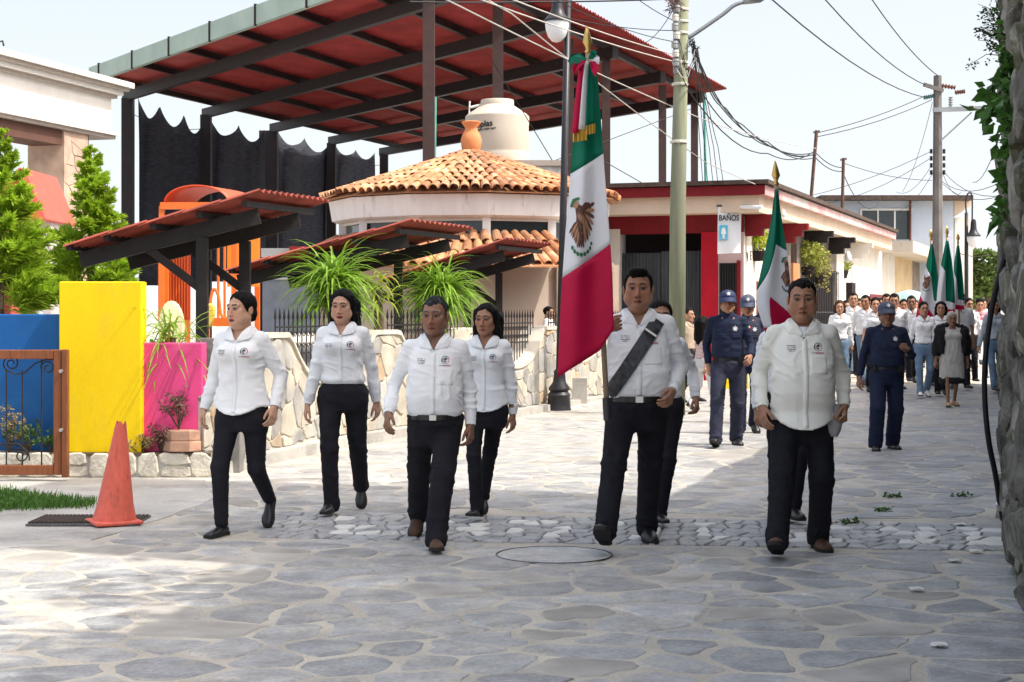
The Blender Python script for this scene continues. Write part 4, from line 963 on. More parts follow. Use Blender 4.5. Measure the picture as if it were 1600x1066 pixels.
def spiral(cx, cz, r0, r1, a0, a1, n=26): return [(cx + (r0 + (r1 - r0) * k / n) * math.cos(a0 + (a1 - a0) * k / n), ZG, cz + (r0 + (r1 - r0) * k / n) * math.sin(a0 + (a1 - a0) * k / n)) for k in range(n + 1)]
X = lambda px_: P(px_, 0, ZG).x; Zp = lambda py_: P(0, py_, ZG).z
for pts_ in (spiral(X(18), Zp(568), .02, .075, 0, 10.2) + [(X(24), ZG, Zp(585)), (X(38), ZG, Zp(583)), (X(55), ZG, Zp(568)), (X(72), ZG, Zp(562)), (X(88), ZG, Zp(562))], spiral(X(75), Zp(575), .015, .065, 1, 9.5), spiral(X(33), Zp(712), .02, .07, 0, 9), [(X(-10), ZG, Zp(700)), (X(10), ZG, Zp(693)), (X(30), ZG, Zp(694)), (X(45), ZG, Zp(708)), (X(46), ZG, Zp(720))]):
    mb = MB(); mb.tube(pts_, .007, 6); obj('iron_scroll', mb, M_BLKI, gt)
for py_ in (580, 672): mb = MB(); p = P(96, py_, ZG - .045); mb.tube([p + Vector((0, .03, 0)), p - Vector((0, .03, 0))], .016, 10); obj('hinge_bolt', mb, mat('zinc', (.45, .44, .42), rough=.4, metal=.8), gt)
# hexagonal stone planters with a dry shrub
M_TERR = mat('cut_stone_pink', (.46, .27, .19), rough=.85, var=.2, scale=9, bump=.4)
for k, (zz, lab) in enumerate(((.232, 'lower pinkish hexagonal stone block at the foot of the pink wall'), (.328, 'upper pinkish hexagonal stone block holding the dry shrub'))):
    c = P(283, 690, ZK + .02); mb = MB(); mb.lathe([(.02, zz), (.165 - .012 * k, zz), (.172 - .012 * k, zz + .01), (.172 - .012 * k, zz + .082), (.165 - .012 * k, zz + .094), (.02, zz + .094)], (c.x, ZK + .06, 0), 6, .6); obj('stone_block', mb, M_TERR, label=lab, cat='block')
M_DRY = mat('dry_leaves', (.16, .085, .07), rough=.9, var=.5, scale=30); M_DRYG = mat('dry_grass', (.33, .26, .11), rough=.9, var=.4, scale=20, trans=.2)
def shrub(c, h, w, n, m, label, seed, nb=12):
    r = random.Random(seed); t = thing('shrub', c, label, 'shrub'); mb = MB(); ml = MB(); c = Vector(c)
    for k in range(nb):
        b = c + Vector((r.gauss(0, w), r.gauss(0, .07), h * r.uniform(.45, 1.05))); mid = c.lerp(b, .5) + Vector((r.gauss(0, .03), 0, h * .08)); mb.tube([c, mid, b], [.006, .004, .002], 4)
        for j in range(n): leaf_cloud(ml, mid.lerp(b, r.random()), .035, .035, .035, 2, .035, r, 2, 0)
    obj('stems', mb, M_TWIG, t); obj('leaves', ml, m, t, recalc=False)
cc = P(283, 690, ZK + .06); shrub((cc.x - .02, ZK + .06, .425), .40, .10, 12, M_DRY, 'leafless looking dark dry shrub growing above the hexagonal blocks', 4)
for k, (px_, h, w, m, lab) in enumerate(((40, .30, .12, M_WEED, 'green weeds at the foot of the blue wall'), (78, .22, .08, M_WEED, 'small green weed between gate post and yellow wall'), (12, .4, .1, M_DRYG, 'dry pale stalks in front of the blue wall'), (215, .18, .06, M_DRYG, 'dry yellowish tuft at the corner of the yellow wall'), (248, .26, .08, M_DRY, 'small reddish dry bush in front of the pink wall'))):
    c = P(px_, 706, ZK); shrub((c.x, ZK + .08, .215), h, w, 14, m, lab, 40 + k)
# traffic cone
c = G(178, 821); cn = thing('traffic_cone', (c.x, c.y, .014), 'scuffed faded orange traffic cone with a ragged top', 'cone')
M_CONE = mat('cone_plastic', (.62, .125, .085), rough=.6, var=.18, scale=6, fine=.12, fscale=40, col2=(.20, .045, .035), c2lo=.55, c2hi=.70, c2scale=8, stretch=(1, 1, .35))
mb = MB(); R0 = Matrix.Rotation(.5, 3, 'Z'); mb.box((0, 0, .014), (.33, .33, .028), R0); mb.v = [(v[0] + c.x, v[1] + c.y, v[2] + .014) for v in mb.v]; o = obj('cone_base', mb, M_CONE, cn); bv = o.modifiers.new('b', 'BEVEL'); bv.width = .02; bv.segments = 3
mb = MB(); rings = []
for r, z in ((.150, .028), (.145, .05), (.125, .13), (.042, .66), (.036, .695), (.03, .69), (.035, .655)): rings.append([Vector((c.x + .07 * z + r * math.cos(a), c.y + r * math.sin(a), z + .014 + (.018 * math.sin(3 * a) * (r < .038)))) for a in [2 * math.pi * k / 28 for k in range(28)]])
mb.loft(rings, cap=False); obj('cone_body', mb, M_CONE, cn, auto=40)

# ---------------------------------------------------------------- planter wall with scalloped top
M_CLAD = [mat('clad_grey', (.34, .335, .32), rough=.85, var=.3, scale=4, bump=.5, bscale=30, rnd=.15, col2=(.5, .44, .34), c2lo=.5, c2hi=.75, c2scale=3), mat('clad_cream', (.46, .42, .35), rough=.85, var=.25, scale=4, bump=.5, bscale=30, rnd=.12, col2=(.33, .31, .28), c2lo=.52, c2hi=.8, c2scale=3), mat('clad_orange', (.47, .35, .23), rough=.85, var=.3, scale=4, bump=.5, bscale=30, rnd=.12, col2=(.42, .38, .32), c2lo=.45, c2hi=.7, c2scale=3)]
M_WMORT = mat('white_mortar', (.52, .48, .41), rough=.9, var=.15, scale=6, bump=.4)
path = smooth_path([(-2.80, 15.05, 0), (-1.98, 18.2, 0), (-1.18, 20.4, 0), (.50, 25.1, 0), (1.80, 28.6, 0), (2.6, 31.2, 0)], 12)
cum = [0]
for i in range(1, len(path)): cum.append(cum[-1] + (path[i] - path[i - 1]).length)
def pw_at(s):
    s = min(max(s, 0), cum[-1] - 1e-4); i = next(k for k in range(1, len(cum)) if cum[k] >= s); t = (s - cum[i - 1]) / (cum[i] - cum[i - 1]); p = path[i - 1].lerp(path[i], t); d = (path[i] - path[i - 1]).normalized(); return p, d, Vector((d.y, -d.x, 0))
peaks = [1.75, 4.75, 7.75, 10.85, 13.9, 16.5]
def topz(s):
    h = .0
    for p in peaks:
        d = abs(s - p); h = max(h, 1.0 if d < .34 else math.exp(-((d - .34) / .42) ** 1.25))
    return .70 + .56 * h
def pl(s, z, n=0.0): p, d, nn = pw_at(s); return p + nn * n + Vector((0, 0, z))
pw = thing('planter_wall', pl(8, 0), 'long stone clad planter wall with wavy top beside the street', 'wall')
NS = 150; mb = MB(); rings = []
for k in range(NS + 1):
    s = cum[-1] * k / NS; zt = topz(s); rings.append([pl(s, 0, 0), pl(s, zt, 0), pl(s, zt, -.32), pl(s, 0, -.32)])
mb.loft(rings); obj('wall_core', mb, M_WMORT, pw)
mb = MB(); rings = []
for k in range(NS + 1):
    s = cum[-1] * k / NS; zt = topz(s); rings.append([pl(s, zt - .035, .03), pl(s, zt + .018, .022), pl(s, zt + .018, -.33), pl(s, zt - .03, -.34)])
mb.loft(rings); obj('coping', mb, M_WMORT, pw)
mb = MB(); rings = []
for k in range(NS + 1):
    s = cum[-1] * k / NS; rings.append([pl(s, -.02, .16), pl(s, .11, .15), pl(s, .115, .0), pl(s, -.02, .0)])
mb.loft(rings); obj('wall_kerb', mb, M_CONC, pw)
pts = []; s = .1
while s < 15.5:
    z = .12
    while z < 1.3: pts.append((s + rng.uniform(-.1, .1), z + rng.uniform(-.09, .09))); z += rng.uniform(.22, .42)
    s += rng.uniform(.22, .34)
n_ = 0; 
for p_, poly in zip(pts, voronoi(pts, .014, .34, rng)):
    if not poly: continue
    poly = [(a, max(.118, b)) for a, b in poly]
    if sum(1 for a, b in poly if b < topz(a) - .03) < 2: continue
    poly = [(a, min(b, topz(a) - .04)) for a, b in poly]
    if len(poly) < 3 or max(b for a, b in poly) - min(b for a, b in poly) < .05: continue
    q = warp2(rough_poly(poly, rng, .004, .10), .05, 2.5, .02, 8); q = [(a, min(max(b, .118), topz(a) - .038)) for a, b in q]
    w = rng.random(); m = M_CLAD[0] if w < .52 else (M_CLAD[1] if w < .88 else M_CLAD[2])
    s1 = MB(); stone_mb(s1, q, lambda a, b, h: pl(a, b, h), -.015, rng.uniform(.012, .026), .012); obj('cladding_stone', s1, m, pw, recalc=False); n_ += 1
# iron railings with spear points between the piers
for i in range(len(peaks) - 1):
    s0, s1_ = peaks[i] + .36, peaks[i + 1] - .36; p0 = pl(s0, .7, -.16); rl = thing('railing', p0, ['black iron railing panel left of the palm', 'black iron railing panel under the palm with drooping leaves', 'black iron railing panel behind the grey-haired man', 'black iron railing panel left of the lamp post', 'black iron railing panel right of the lamp post'][i], 'railing', 'railings on the planter wall')
    mb = MB(); n = int((s1_ - s0) / .115)
    for k in range(n + 1):
        s = s0 + (s1_ - s0) * k / n; mb.tube([pl(s, topz(s) - .02, -.16), pl(s, 1.40, -.16), pl(s, 1.43, -.16), pl(s, 1.53, -.16)], [.008, .008, .017, .001], 5)
    obj('bars', mb, M_BLKI, rl); 
    for zz in (1.05, 1.33): mb = MB(); mb.tube([pl(s0 + (s1_ - s0) * k / 8, max(zz, .0), -.16) for k in range(9)], .011, 5); obj('rail', mb, M_BLKI, rl)
    mb = MB()
    for k in range(n):
        for j in (0, 1):
            s = s0 + (s1_ - s0) * (k + .5) / n
            if topz(s) > .98: continue
            zc = 1.19 + (j - .5) * .12; mb.tube([pl(s + .034 * math.cos(a) * (1 - a / 14), zc + .04 * math.sin(a) * (1 - a / 14), -.16) for a in [q * .75 for q in range(12)]], .005, 4)
    if mb.v: obj('scrolls', mb, M_BLKI, rl, kind='stuff')
# soil and planting bed behind the wall
mb = MB(); mb.add([pl(k * 1.5, .66, -.3) for k in range(11)] + [pl(k * 1.5, .66, -2.6) for k in range(11)], [(k, k + 1, 12 + k, 11 + k) for k in range(10)]); obj('planting_bed', mb, mat('soil', (.12, .09, .06)), kind='structure', recalc=False)
mb = MB(); mb.add([(-9, 15.3, .02), (-2.9, 15.3, .02), (3.0, 33, .02), (3.0, 50, .02), (-16, 50, .02)], [(0, 1, 2, 3, 4)]); obj('plaza', mb, M_CONC, kind='structure', recalc=False)

# ---------------------------------------------------------------- pergolas with red corrugated tile roofs
M_BEAM = mat('dark_timber', (.022, .018, .019), rough=.6, var=.25, scale=8, bump=.2)
M_RTILE = mat('red_roof_sheet', (.30, .062, .043), rough=.7, var=.25, scale=4, rnd=.12, col2=(.16, .045, .035), c2lo=.5, c2hi=.75, c2scale=3)
def corr_panel(mb, a, b, c_, d, waves, amp, n=4, th=.006):
    """corrugated sheet between corners a-b (eave side) and d-c (ridge side); waves run across a-b"""
    a, b, c_, d = map(Vector, (a, b, c_, d)); nrm = (b - a).cross(d - a).normalized(); 
    if nrm.z < 0: nrm = -nrm
    nu = waves * n
    f = lambda u, v: (a.lerp(b, u)).lerp(d.lerp(c_, u), v) + nrm * amp * math.sin(u * waves * 2 * math.pi)
    mb.sheet(f, nu, 2, th, nrm)
def pergola(xr, zr, lab, dxb, dzb, ztop=2.62, L=2.15, drop=.52, postfrac=.32):
    """xr, zr: plan position of the street-side (high) front corner; (dxb, dzb): vector to the back corner"""
    t = thing('pergola', (xr - .8, zr + .6, 0), lab, 'pergola', 'red roofed pergolas behind the planter wall'); fr = Vector((xr, zr, 0)); bk = fr + Vector((dxb, dzb, 0)); sl = Vector((-L, -.10, -drop)); dirn = Vector((dxb, dzb, 0)).normalized()
    for i, q in enumerate((fr + dirn * .18, bk - dirn * .18)):
        hi_ = q + Vector((-.06, 0, ztop - .16)); lo_ = hi_ + sl * .98
        mb = MB(); mb.beam(hi_ + (hi_ - lo_) * .0, lo_, .09, .16); obj('rafter', mb, M_BEAM, t)
        pp = hi_.lerp(lo_, postfrac); mb = MB(); mb.box((pp.x, pp.y, pp.z / 2 - .04), (.115, .115, pp.z - .08)); obj('post', mb, M_BEAM, t)
        for sg in (-1, 1):
            e = hi_.lerp(lo_, postfrac - sg * .30 * (1 if sg < 0 else .9)); mb = MB(); b_ = Vector((pp.x, pp.y + .003, pp.z - .62)); 
            if sg < 0 : mb.beam(b_, e + Vector((0, 0, -.06)), .07, .085); obj('brace', mb, M_BEAM, t)
    for v in (.02, .27, .52, .77, .97):
        a = fr + Vector((-.02, 0, ztop - .045)) + sl * v; mb = MB(); mb.beam(a - dirn * .12, a + (bk - fr) + dirn * .12, .06, .06); obj('purlin', mb, M_BEAM, t)
    nC = 5; ov = dirn * .16
    for k in range(nC):
        v0, v1 = k / nC - (.03 if k else .04), (k + 1) / nC + .015; lift = .012 * (nC - k)
        a = fr - ov + Vector((.03, 0, ztop + lift)) + sl * v0; d = fr - ov + Vector((.03, 0, ztop + lift - .035)) + sl * v1; mb = MB()
        corr_panel(mb, a, a + (bk - fr) + ov * 2, d + (bk - fr) + ov * 2, d, 13, .022); obj('roof_sheet', mb, M_RTILE, t)
pergola(-2.62, 17.05, 'nearest red roofed pergola on dark timber posts above the pink wall', .44, 1.15, 2.64, 1.86, .47)
pergola(-1.30, 20.6, 'middle red roofed pergola on dark posts behind the two palms', .60, 1.55, 2.54)
pergola(-.12, 25.2, 'farthest red roofed pergola in front of the round kiosk', .60, 1.55, 2.52, 1.8)

# ---------------------------------------------------------------- long-leaved palms
M_PALM = [mat('palm_leaf', (.22, .38, .04), rough=.45, var=.45, scale=7, trans=.4, spec=.4), mat('palm_leaf_yellow', (.30, .36, .04), rough=.45, var=.3, scale=7, trans=.4)]
def palm(px, py, Z, h, label, n, L, seed, ml=M_PALM[0], w=.020, base=.66, dr=.30):
    r = random.Random(seed); x = (px - CX) / F * Z; t = thing('palm_plant', (x, Z, base), label, 'plant', None); c = P(px, py, Z); mb = MB(); mb.tube([(x, Z, base - .05), (x + .02, Z, (c.z + base) / 2), (c.x, Z, c.z)], [.09, .06, .05], 8); obj('trunk', mb, M_TWIG, t); mb = MB()
    for k in range(n):
        a = r.random() * 6.283; up = r.uniform(.15, 1.45); l = L * r.uniform(.6, 1.15); d = Vector((math.cos(a) * math.cos(up * .9), math.sin(a) * math.cos(up * .9), math.sin(up))); p = Vector(c) + Vector((r.gauss(0, .06), r.gauss(0, .06), r.uniform(-.32, .10))); sd = Vector((-math.sin(a), math.cos(a), 0)); ps = [p]; seg = 7; v = d * l / seg
        for j in range(seg): v = v + Vector((0, 0, -l / seg * dr)); v = v * (l / seg / v.length); p = p + v; ps.append(p)
        vs = []; fs = []
        for j, q in enumerate(ps):
            ww = w * (1 - (j / seg) ** 2 * .9) * r.uniform(.9, 1.1); vs += [q - sd * ww, q + Vector((0, 0, -ww * .5)), q + sd * ww]
        for j in range(seg): fs += [(j * 3, j * 3 + 1, j * 3 + 4, j * 3 + 3), (j * 3 + 1, j * 3 + 2, j * 3 + 5, j * 3 + 4)]
        mb.add(vs, fs)
    obj('leaves', mb, ml, t, recalc=False)
palm(520, 440, 18.9, 1, 'bright green long-leaved palm left of the middle pergola post', 380, .70, 1, w=.016, dr=.24)
palm(688, 452, 21.3, 1, 'drooping green palm right of the middle pergola post', 380, .76, 2, w=.016, dr=.26)
palm(590, 445, 19.6, 1, 'yellow-green spiky plant between the two palms', 42, .42, 3, M_PALM[1], .016)
palm(266, 528, 15.35, 1, 'arching palm fronds hanging over the pink wall', 90, .66, 4, M_PALM[0], .011, .25)

# ---------------------------------------------------------------- conifers
M_CON = mat('conifer_needles', (.30, .45, .03), rough=.6, var=.45, scale=5, trans=.4)
def conifer(px, pyt, pyb, Z, wpx, label, seed, n=90):
    r = random.Random(seed); top = P(px, pyt, Z); x = top.x; t = thing('conifer', (x, Z, .02), label, 'tree', None); zb = P(px, pyb, Z).z; mb = MB(); mb.tube([(x, Z, .02), (x, Z, top.z * .6), (x, Z, top.z - .03)], [.06, .04, .006], 7); obj('trunk', mb, M_TWIG, t); mb = MB(); W = wpx / F * Z
    for k in range(n):
        f_ = (k + r.random()) / n; z = top.z + (zb - top.z) * f_; R = W * (.06 + .94 * f_ ** .8) * r.uniform(.65, 1.12); a = r.random() * 6.283; d = Vector((math.cos(a), math.sin(a), .55 - .25 * f_)).normalized(); p0 = Vector((x, Z, z - .25 * R)); p1 = p0 + d * R
        nsp = int(9 + R * 52)
        for j in range(nsp):
            q = p0.lerp(p1, .22 + .78 * j / nsp); rem = R * (1 - .75 * j / nsp) * .42 + .05
            for sg in range(6):
                dd = (d * .9 + Vector((r.gauss(0, .55), r.gauss(0, .55), r.gauss(.12, .38)))).normalized(); e = q + dd * rem * r.uniform(.5, 1.1); s_ = dd.cross(Vector((r.gauss(0, 1), r.gauss(0, 1), r.gauss(0, 1)))).normalized() * .010; m_ = q.lerp(e, .55)
                mb.add([q, m_ + s_, e, m_ - s_], [(0, 1, 2, 3)])
    obj('crown', mb, M_CON, t, recalc=False)
conifer(142, 232, 442, 18.5, 80, 'young bright green conifer behind the yellow wall', 1, 110)
conifer(0, 205, 470, 17.6, 112, 'wider bright green conifer at the left edge', 2, 120)

# ---------------------------------------------------------------- playground pieces
M_OR = mat('orange_metal', (.80, .17, .025), rough=.4, var=.08, scale=3, spec=.5); M_OY = mat('orange_yellow_metal', (.86, .30, .03), rough=.4, var=.08, scale=3, spec=.5); M_RO = mat('red_orange_metal', (.62, .085, .03), rough=.45, var=.1)
ZPL = 22.5; pg = thing('play_tower', P(325, 500, ZPL), 'orange playground tower with arched mesh roof', 'playground')
def pbox(name, px0, px1, py0, py1, Z, th, m, parent): a = P(px0, py1, Z); b = P(px1, py0, Z); mb = MB(); mb.box(((a.x + b.x) / 2, Z + th / 2, (a.z + b.z) / 2), (b.x - a.x, th, b.z - a.z)); return obj(name, mb, m, parent)
for px_, Z_ in ((253, ZPL), (293, ZPL + 1.1), (366, ZPL), (402, ZPL + 1.1)):
    a = P(px_, 322, Z_); mb = MB(); mb.box((a.x, Z_, a.z / 2), (.07, .07, a.z)); obj('post', mb, M_OR, pg)
def plink(name, pxs, m, r=.03): mb = MB(); mb.tube(smooth_path([P(*p) for p in pxs], 5), r, 8); return obj(name, mb, m, pg)
pbox('top_bar', 250, 352, 316, 327, ZPL - .05, .06, M_OR, pg)
mb = MB(); mb.sheet(lambda u, v: P(256 + 50 - 50 * math.cos(u * math.pi) + v * 48, 318 - 27 * math.sin(u * math.pi) + v * 8, ZPL + v * 1.1), 18, 3, .02, (0, 0, 1)); obj('arched_roof', mb, M_RO, pg, smooth=True)
pbox('side_panel', 262, 297, 395, 500, ZPL + .3, .04, M_RO, pg); pbox('side_panel', 355, 404, 330, 448, ZPL + .6, .04, M_OY, pg); pbox('corner_panel', 247, 263, 400, 505, ZPL + .05, .05, M_OR, pg)
for k in range(7): pbox('panel_slot', 266 + k * 4.4, 267.4 + k * 4.4, 400, 496, ZPL + .27, .02, M_OR, pg)
plink('grab_rail', [(328, 505, ZPL), (329, 470, ZPL), (334, 452, ZPL), (341, 462, ZPL), (345, 490, ZPL), (352, 497, ZPL), (365, 494, ZPL)], M_OR, .02)
for px_ in (321, 341, 351): plink('bar', [(px_, 360, ZPL + .2), (px_, 505, ZPL + .2)], M_OR, .018)
pbox('deck', 318, 362, 497, 510, ZPL - .1, .8, M_OR, pg)
M_EGG = mat('cream_plastic', (.80, .72, .42), rough=.45, var=.05); M_EGY = mat('yellow_plastic', (.85, .60, .10), rough=.45, var=.05)
for px_, py_, w, h, ry, m, lab in ((268, 512, 20, 42, .0, M_EGG, 'pale yellow oval play seat behind the pink wall'), (323, 497, 11, 24, .35, M_EGY, 'tilted yellow oval play seat beside the tower')):
    c = P(px_, py_, ZPL - 1.0); mb = MB(); k_ = (ZPL - 1) / F
    for sg in ((0, .0),): mb.loft([[c + Matrix.Rotation(ry, 3, 'Y') @ Vector((w * k_ * r * math.cos(a), y, h * k_ * r * math.sin(a))) for a in [2 * math.pi * q / 24 for q in range(24)]] for r, y in ((.9, -.05), (1, -.03), (1, .03), (.9, .05))])
    t = thing('spring_seat', (c.x, c.y, .02), lab, 'play seat'); obj('panel', mb, m, t, auto=40)
    mb = MB(); mb.tube([(c.x, c.y + .06, .02), (c.x, c.y + .06, c.z)], .03, 8); obj('support', mb, M_OR, t)
# red and pink playhouse at the left edge, seen between the conifers
M_PH = mat('playhouse_pink', (.70, .12, .09), rough=.5, var=.1); ZH = 24.0; ph = thing('playhouse', P(35, 500, ZH), 'red gabled playhouse between the conifers', 'playground')
mb = MB(); pts_ = [(-40, 420), (-40, 300), (46, 262), (76, 340), (76, 420)]; mb.prism([P(a, b, ZH) for a, b in ((-30, 345), (40, 275), (70, 340))], None, (0, 1.2, 0)); obj('gable', mb, mat('playhouse_yellow', (.85, .45, .06), rough=.5), ph)
for a, b in (((40, 266), (74, 345)), ((40, 266), (-40, 350))):
    mb = MB(); mb.beam(P(*a, ZH - .1) + Vector((0, 1.3, 0)), P(*b, ZH - .1) + Vector((0, 1.3, 0)), 1.7, .07, (0, 0, 1)); mb.v = [(v[0], v[1] - .65, v[2]) for v in mb.v]; obj('roof', mb, M_PH, ph)
for px_ in (-20, 20, 66): mb = MB(); a = P(px_, 345, ZH); mb.box((a.x, ZH + .6, a.z / 2), (.16, .9, a.z)); obj('wall', mb, mat('playhouse_wall', (.55, .50, .50), rough=.6) if px_ == 66 else M_PH, ph)
mb = MB(); mb.tube(smooth_path([P(61, 500, 19.5), P(63, 470, 19.5), P(72, 451, 19.5), P(85, 446, 19.5), P(100, 448, 19.5), P(106, 500, 19.5)], 5) , .04, 8); 
t = thing('white_pipe_arch', P(84, 495, 19.5), 'white bent pipe arch behind the blue wall', 'playground'); obj('pipe', mb, mat('white_paint', (.72, .73, .74), rough=.4), t, smooth=True)
mb = MB(); a = P(61, 500, 19.5); b = P(106, 500, 19.5); mb.tube([(a.x, 19.5, .02), a], .04, 8); mb.tube([(b.x, 19.5, .02), b], .04, 8); obj('pipe_foot', mb, mat('white_paint', (.72, .73, .74)), t)

# ---------------------------------------------------------------- white portal with cornice, upper left
M_WALLW = mat('plaster_white', (.74, .72, .68), rough=.9, var=.06, scale=2, bump=.2, bscale=40, col2=(.55, .52, .47), c2lo=.62, c2hi=.9, c2scale=1.2)
M_TRIM = mat('trim_taupe', (.38, .33, .29), rough=.85, var=.15, scale=5)
M_STRIM = mat('pillar_stone', (.50, .36, .28), rough=.9, var=.25, scale=3, bump=.5, rnd=.1)
pe = Vector((-9.15, 38.0, 0)); pd_ = Vector((-.29, -1, 0)).normalized(); pnn = Vector((pd_.y, -pd_.x, 0))
if pnn.x < 0: pnn = -pnn
por = thing('white_portal', pe, 'white rendered gateway with moulded cornice in the upper left', 'building')
def pbeam(name, n0, n1, z0, z1, m, ext=0.0, l=9.0):
    mb = MB(); a = pe - pd_ * ext; b = pe + pd_ * l; q = [a + pnn * n0, a + pnn * n1, b + pnn * n1, b + pnn * n0]; mb.prism([p + Vector((0, 0, z0)) for p in q], None, (0, 0, z1 - z0)); return obj(name, mb, m, por)
pbeam('frieze', -.9, 0, 5.62, 6.38, M_WALLW); 
for k, (n1, z0, z1, m, e) in enumerate(((.10, 6.38, 6.46, M_TRIM, .1), (.20, 6.46, 6.56, M_WALLW, .2), (.30, 6.56, 6.64, M_TRIM, .3), (.38, 6.64, 6.76, M_WALLW, .38))): pbeam('cornice', -.9 - n1, n1, z0, z1, m, e)
for k, (n1, z0, z1, m, e) in enumerate(((.14, 5.53, 5.62, M_WALLW, .14), (.07, 5.45, 5.53, M_TRIM, .07))): pbeam('lower_moulding', -.9 - n1, n1, z0, z1, m, e)
pbeam('lintel', -.8, -.05, 5.12, 5.45, mat('lintel_brown', (.12, .06, .045), rough=.8), -.9)
for dd in (1.0, 7.5):
    a = pe + pd_ * dd; mb = MB(); q = [a + pnn * -.02, a + pnn * -.9, a + pnn * -.9 + pd_ * 1.0, a + pnn * -.02 + pd_ * 1.0]; mb.prism([p + Vector((0, 0, .02)) for p in q], None, (0, 0, 5.43)); po = obj('pillar', mb, M_STRIM, por)
    if dd == 1.0:
        pts = [(rng.uniform(0, .9), .2 + 5.2 * k / 26 + rng.uniform(-.05, .05)) for k in range(26)] + [(rng.uniform(0, .9), .1 + 5.2 * k / 20) for k in range(20)]
        for p_, poly in zip(pts, voronoi(pts, .02, .5, rng)):
            if not poly: continue
            poly = [(min(1, max(0, u)), min(5.42, max(.03, v))) for u, v in poly]; s1 = MB(); stone_mb(s1, poly, lambda u, v, h: a + pnn * (-.02 + h) + pd_ * u + Vector((0, 0, v)), .0, rng.uniform(.01, .03), .012); obj('cladding_stone', s1, M_STRIM, po, recalc=False)
mb = MB(); a = P(3, 68, 33.2); mb.tube([P(-4, 74, 33.2), P(-2, 66, 33.2), P(4, 64, 33.2), P(6, 72, 33.2)], .02, 6); obj('roof_hook', mb, M_BLKI, por)

# ---------------------------------------------------------------- big canopy on steel posts
M_STL = mat('dark_steel', (.024, .018, .02), rough=.55, var=.2, scale=4); M_STL2 = mat('brown_steel', (.06, .035, .032), rough=.55, var=.2, scale=4)
M_CANR = mat('canopy_red', (.36, .042, .038), rough=.65, var=.25, scale=1.5, col2=(.24, .03, .028), c2lo=.5, c2hi=.75, c2scale=.6); M_GUT = mat('gutter_green', (.36, .45, .39), rough=.6, var=.15, scale=1, col2=(.5, .5, .46), c2lo=.55, c2hi=.8)
HC = 9.0
def At(px_, py_): Z = (HC - H0) * F / (YH - py_); return Vector(((px_ - CX) / F * Z, Z, 0))
A = [At(200, 140), At(322, 167), At(420, 193), At(518, 213), At(600, 230)]
B5 = At(1085, 145); rowd = (A[4] - A[0]).normalized(); cross = B5 - A[4]
Bl = lambda px_: (lambda Z: Vector(((px_ - CX) / F * Z, Z, 0)))((B5.x - rowd.x / rowd.y * B5.y) / ((px_ - CX) / F - rowd.x / rowd.y))
cp = thing('canopy', (A[0] + B5) / 2, 'huge red corrugated canopy roof on dark steel posts over the plaza', 'canopy')
for i, a in enumerate(A): mb = MB(); w = .42 if i == 2 else .34; mb.box((a.x, a.y, (HC - .3) / 2), (w * (1.7 if i == 2 else 1.1), w, HC - .3)); obj('post', mb, M_STL, cp)
for px_ in (670, 778, 889, 947, 1035, 1085): b = Bl(px_); mb = MB(); w = .26 if px_ < 900 else .24; mb.box((b.x, b.y, (HC - .3) / 2), (w * .95, w * .9, HC - .3)); obj('post', mb, M_STL2, cp)
up = Vector((0, 0, 1))
A0 = A[0] - rowd * 2.2
for k in range(5):
    a = A[0] + (A[4] - A[0]) * (k / 4)
    mb = MB(); mb.beam(a + up * (HC - .2) - cross.normalized() * .3, a + cross * 1.02 + up * (HC - .2), .20, .34); obj('cross_beam', mb, M_STL, cp)
for v in (.03, .19, .35, .51, .67, .83, .99):
    a = A0 + cross * v + up * (HC + .07); mb = MB(); mb.beam(a, a + (A[4] - A0) + rowd * 1.2, .13, .18); obj('purlin', mb, M_STL, cp)
r0 = A0 + cross.normalized() * .3; r1 = A[4] + rowd * 1.4 + cross.normalized() * .3; cr = cross + cross.normalized() * .9
for k in range(8):
    a = r0 + (r1 - r0) * (k / 8); b = r0 + (r1 - r0) * ((k + 1) / 8 + .004); mb = MB(); z = up * (HC + .19 + .004 * (k % 2)); corr_panel(mb, a + z, b + z, b + cr + z, a + cr + z, 12, .03); obj('roof_sheet', mb, M_CANR, cp)
mb = MB(); mb.beam(r0 + up * (HC + .12) - rowd * .1, r0 + cr + up * (HC + .12) - rowd * .1, .16, .50); obj('gutter', mb, M_GUT, cp)
for k in range(6): p = r0 + cr * (.04 + .13 * k) - rowd * .2; mb = MB(); mb.beam(p + up * (HC - .16), p + up * (HC + .4), .07, .07); obj('gutter_strap', mb, M_STL, cp)
for px_, y0, y1, Z_ in ((679, 152, 256, 36.0), (1100, 148, 285, 56.0)): a = P(px_, y0, Z_); b = P(px_ + (8 if px_ > 900 else -4), y1, Z_); mb = MB(); mb.tube([a, (b.x, b.y, .0)], .045, 8); obj('downpipe', mb, mat('green_pipe', (.08, .36, .30), rough=.5), cp)
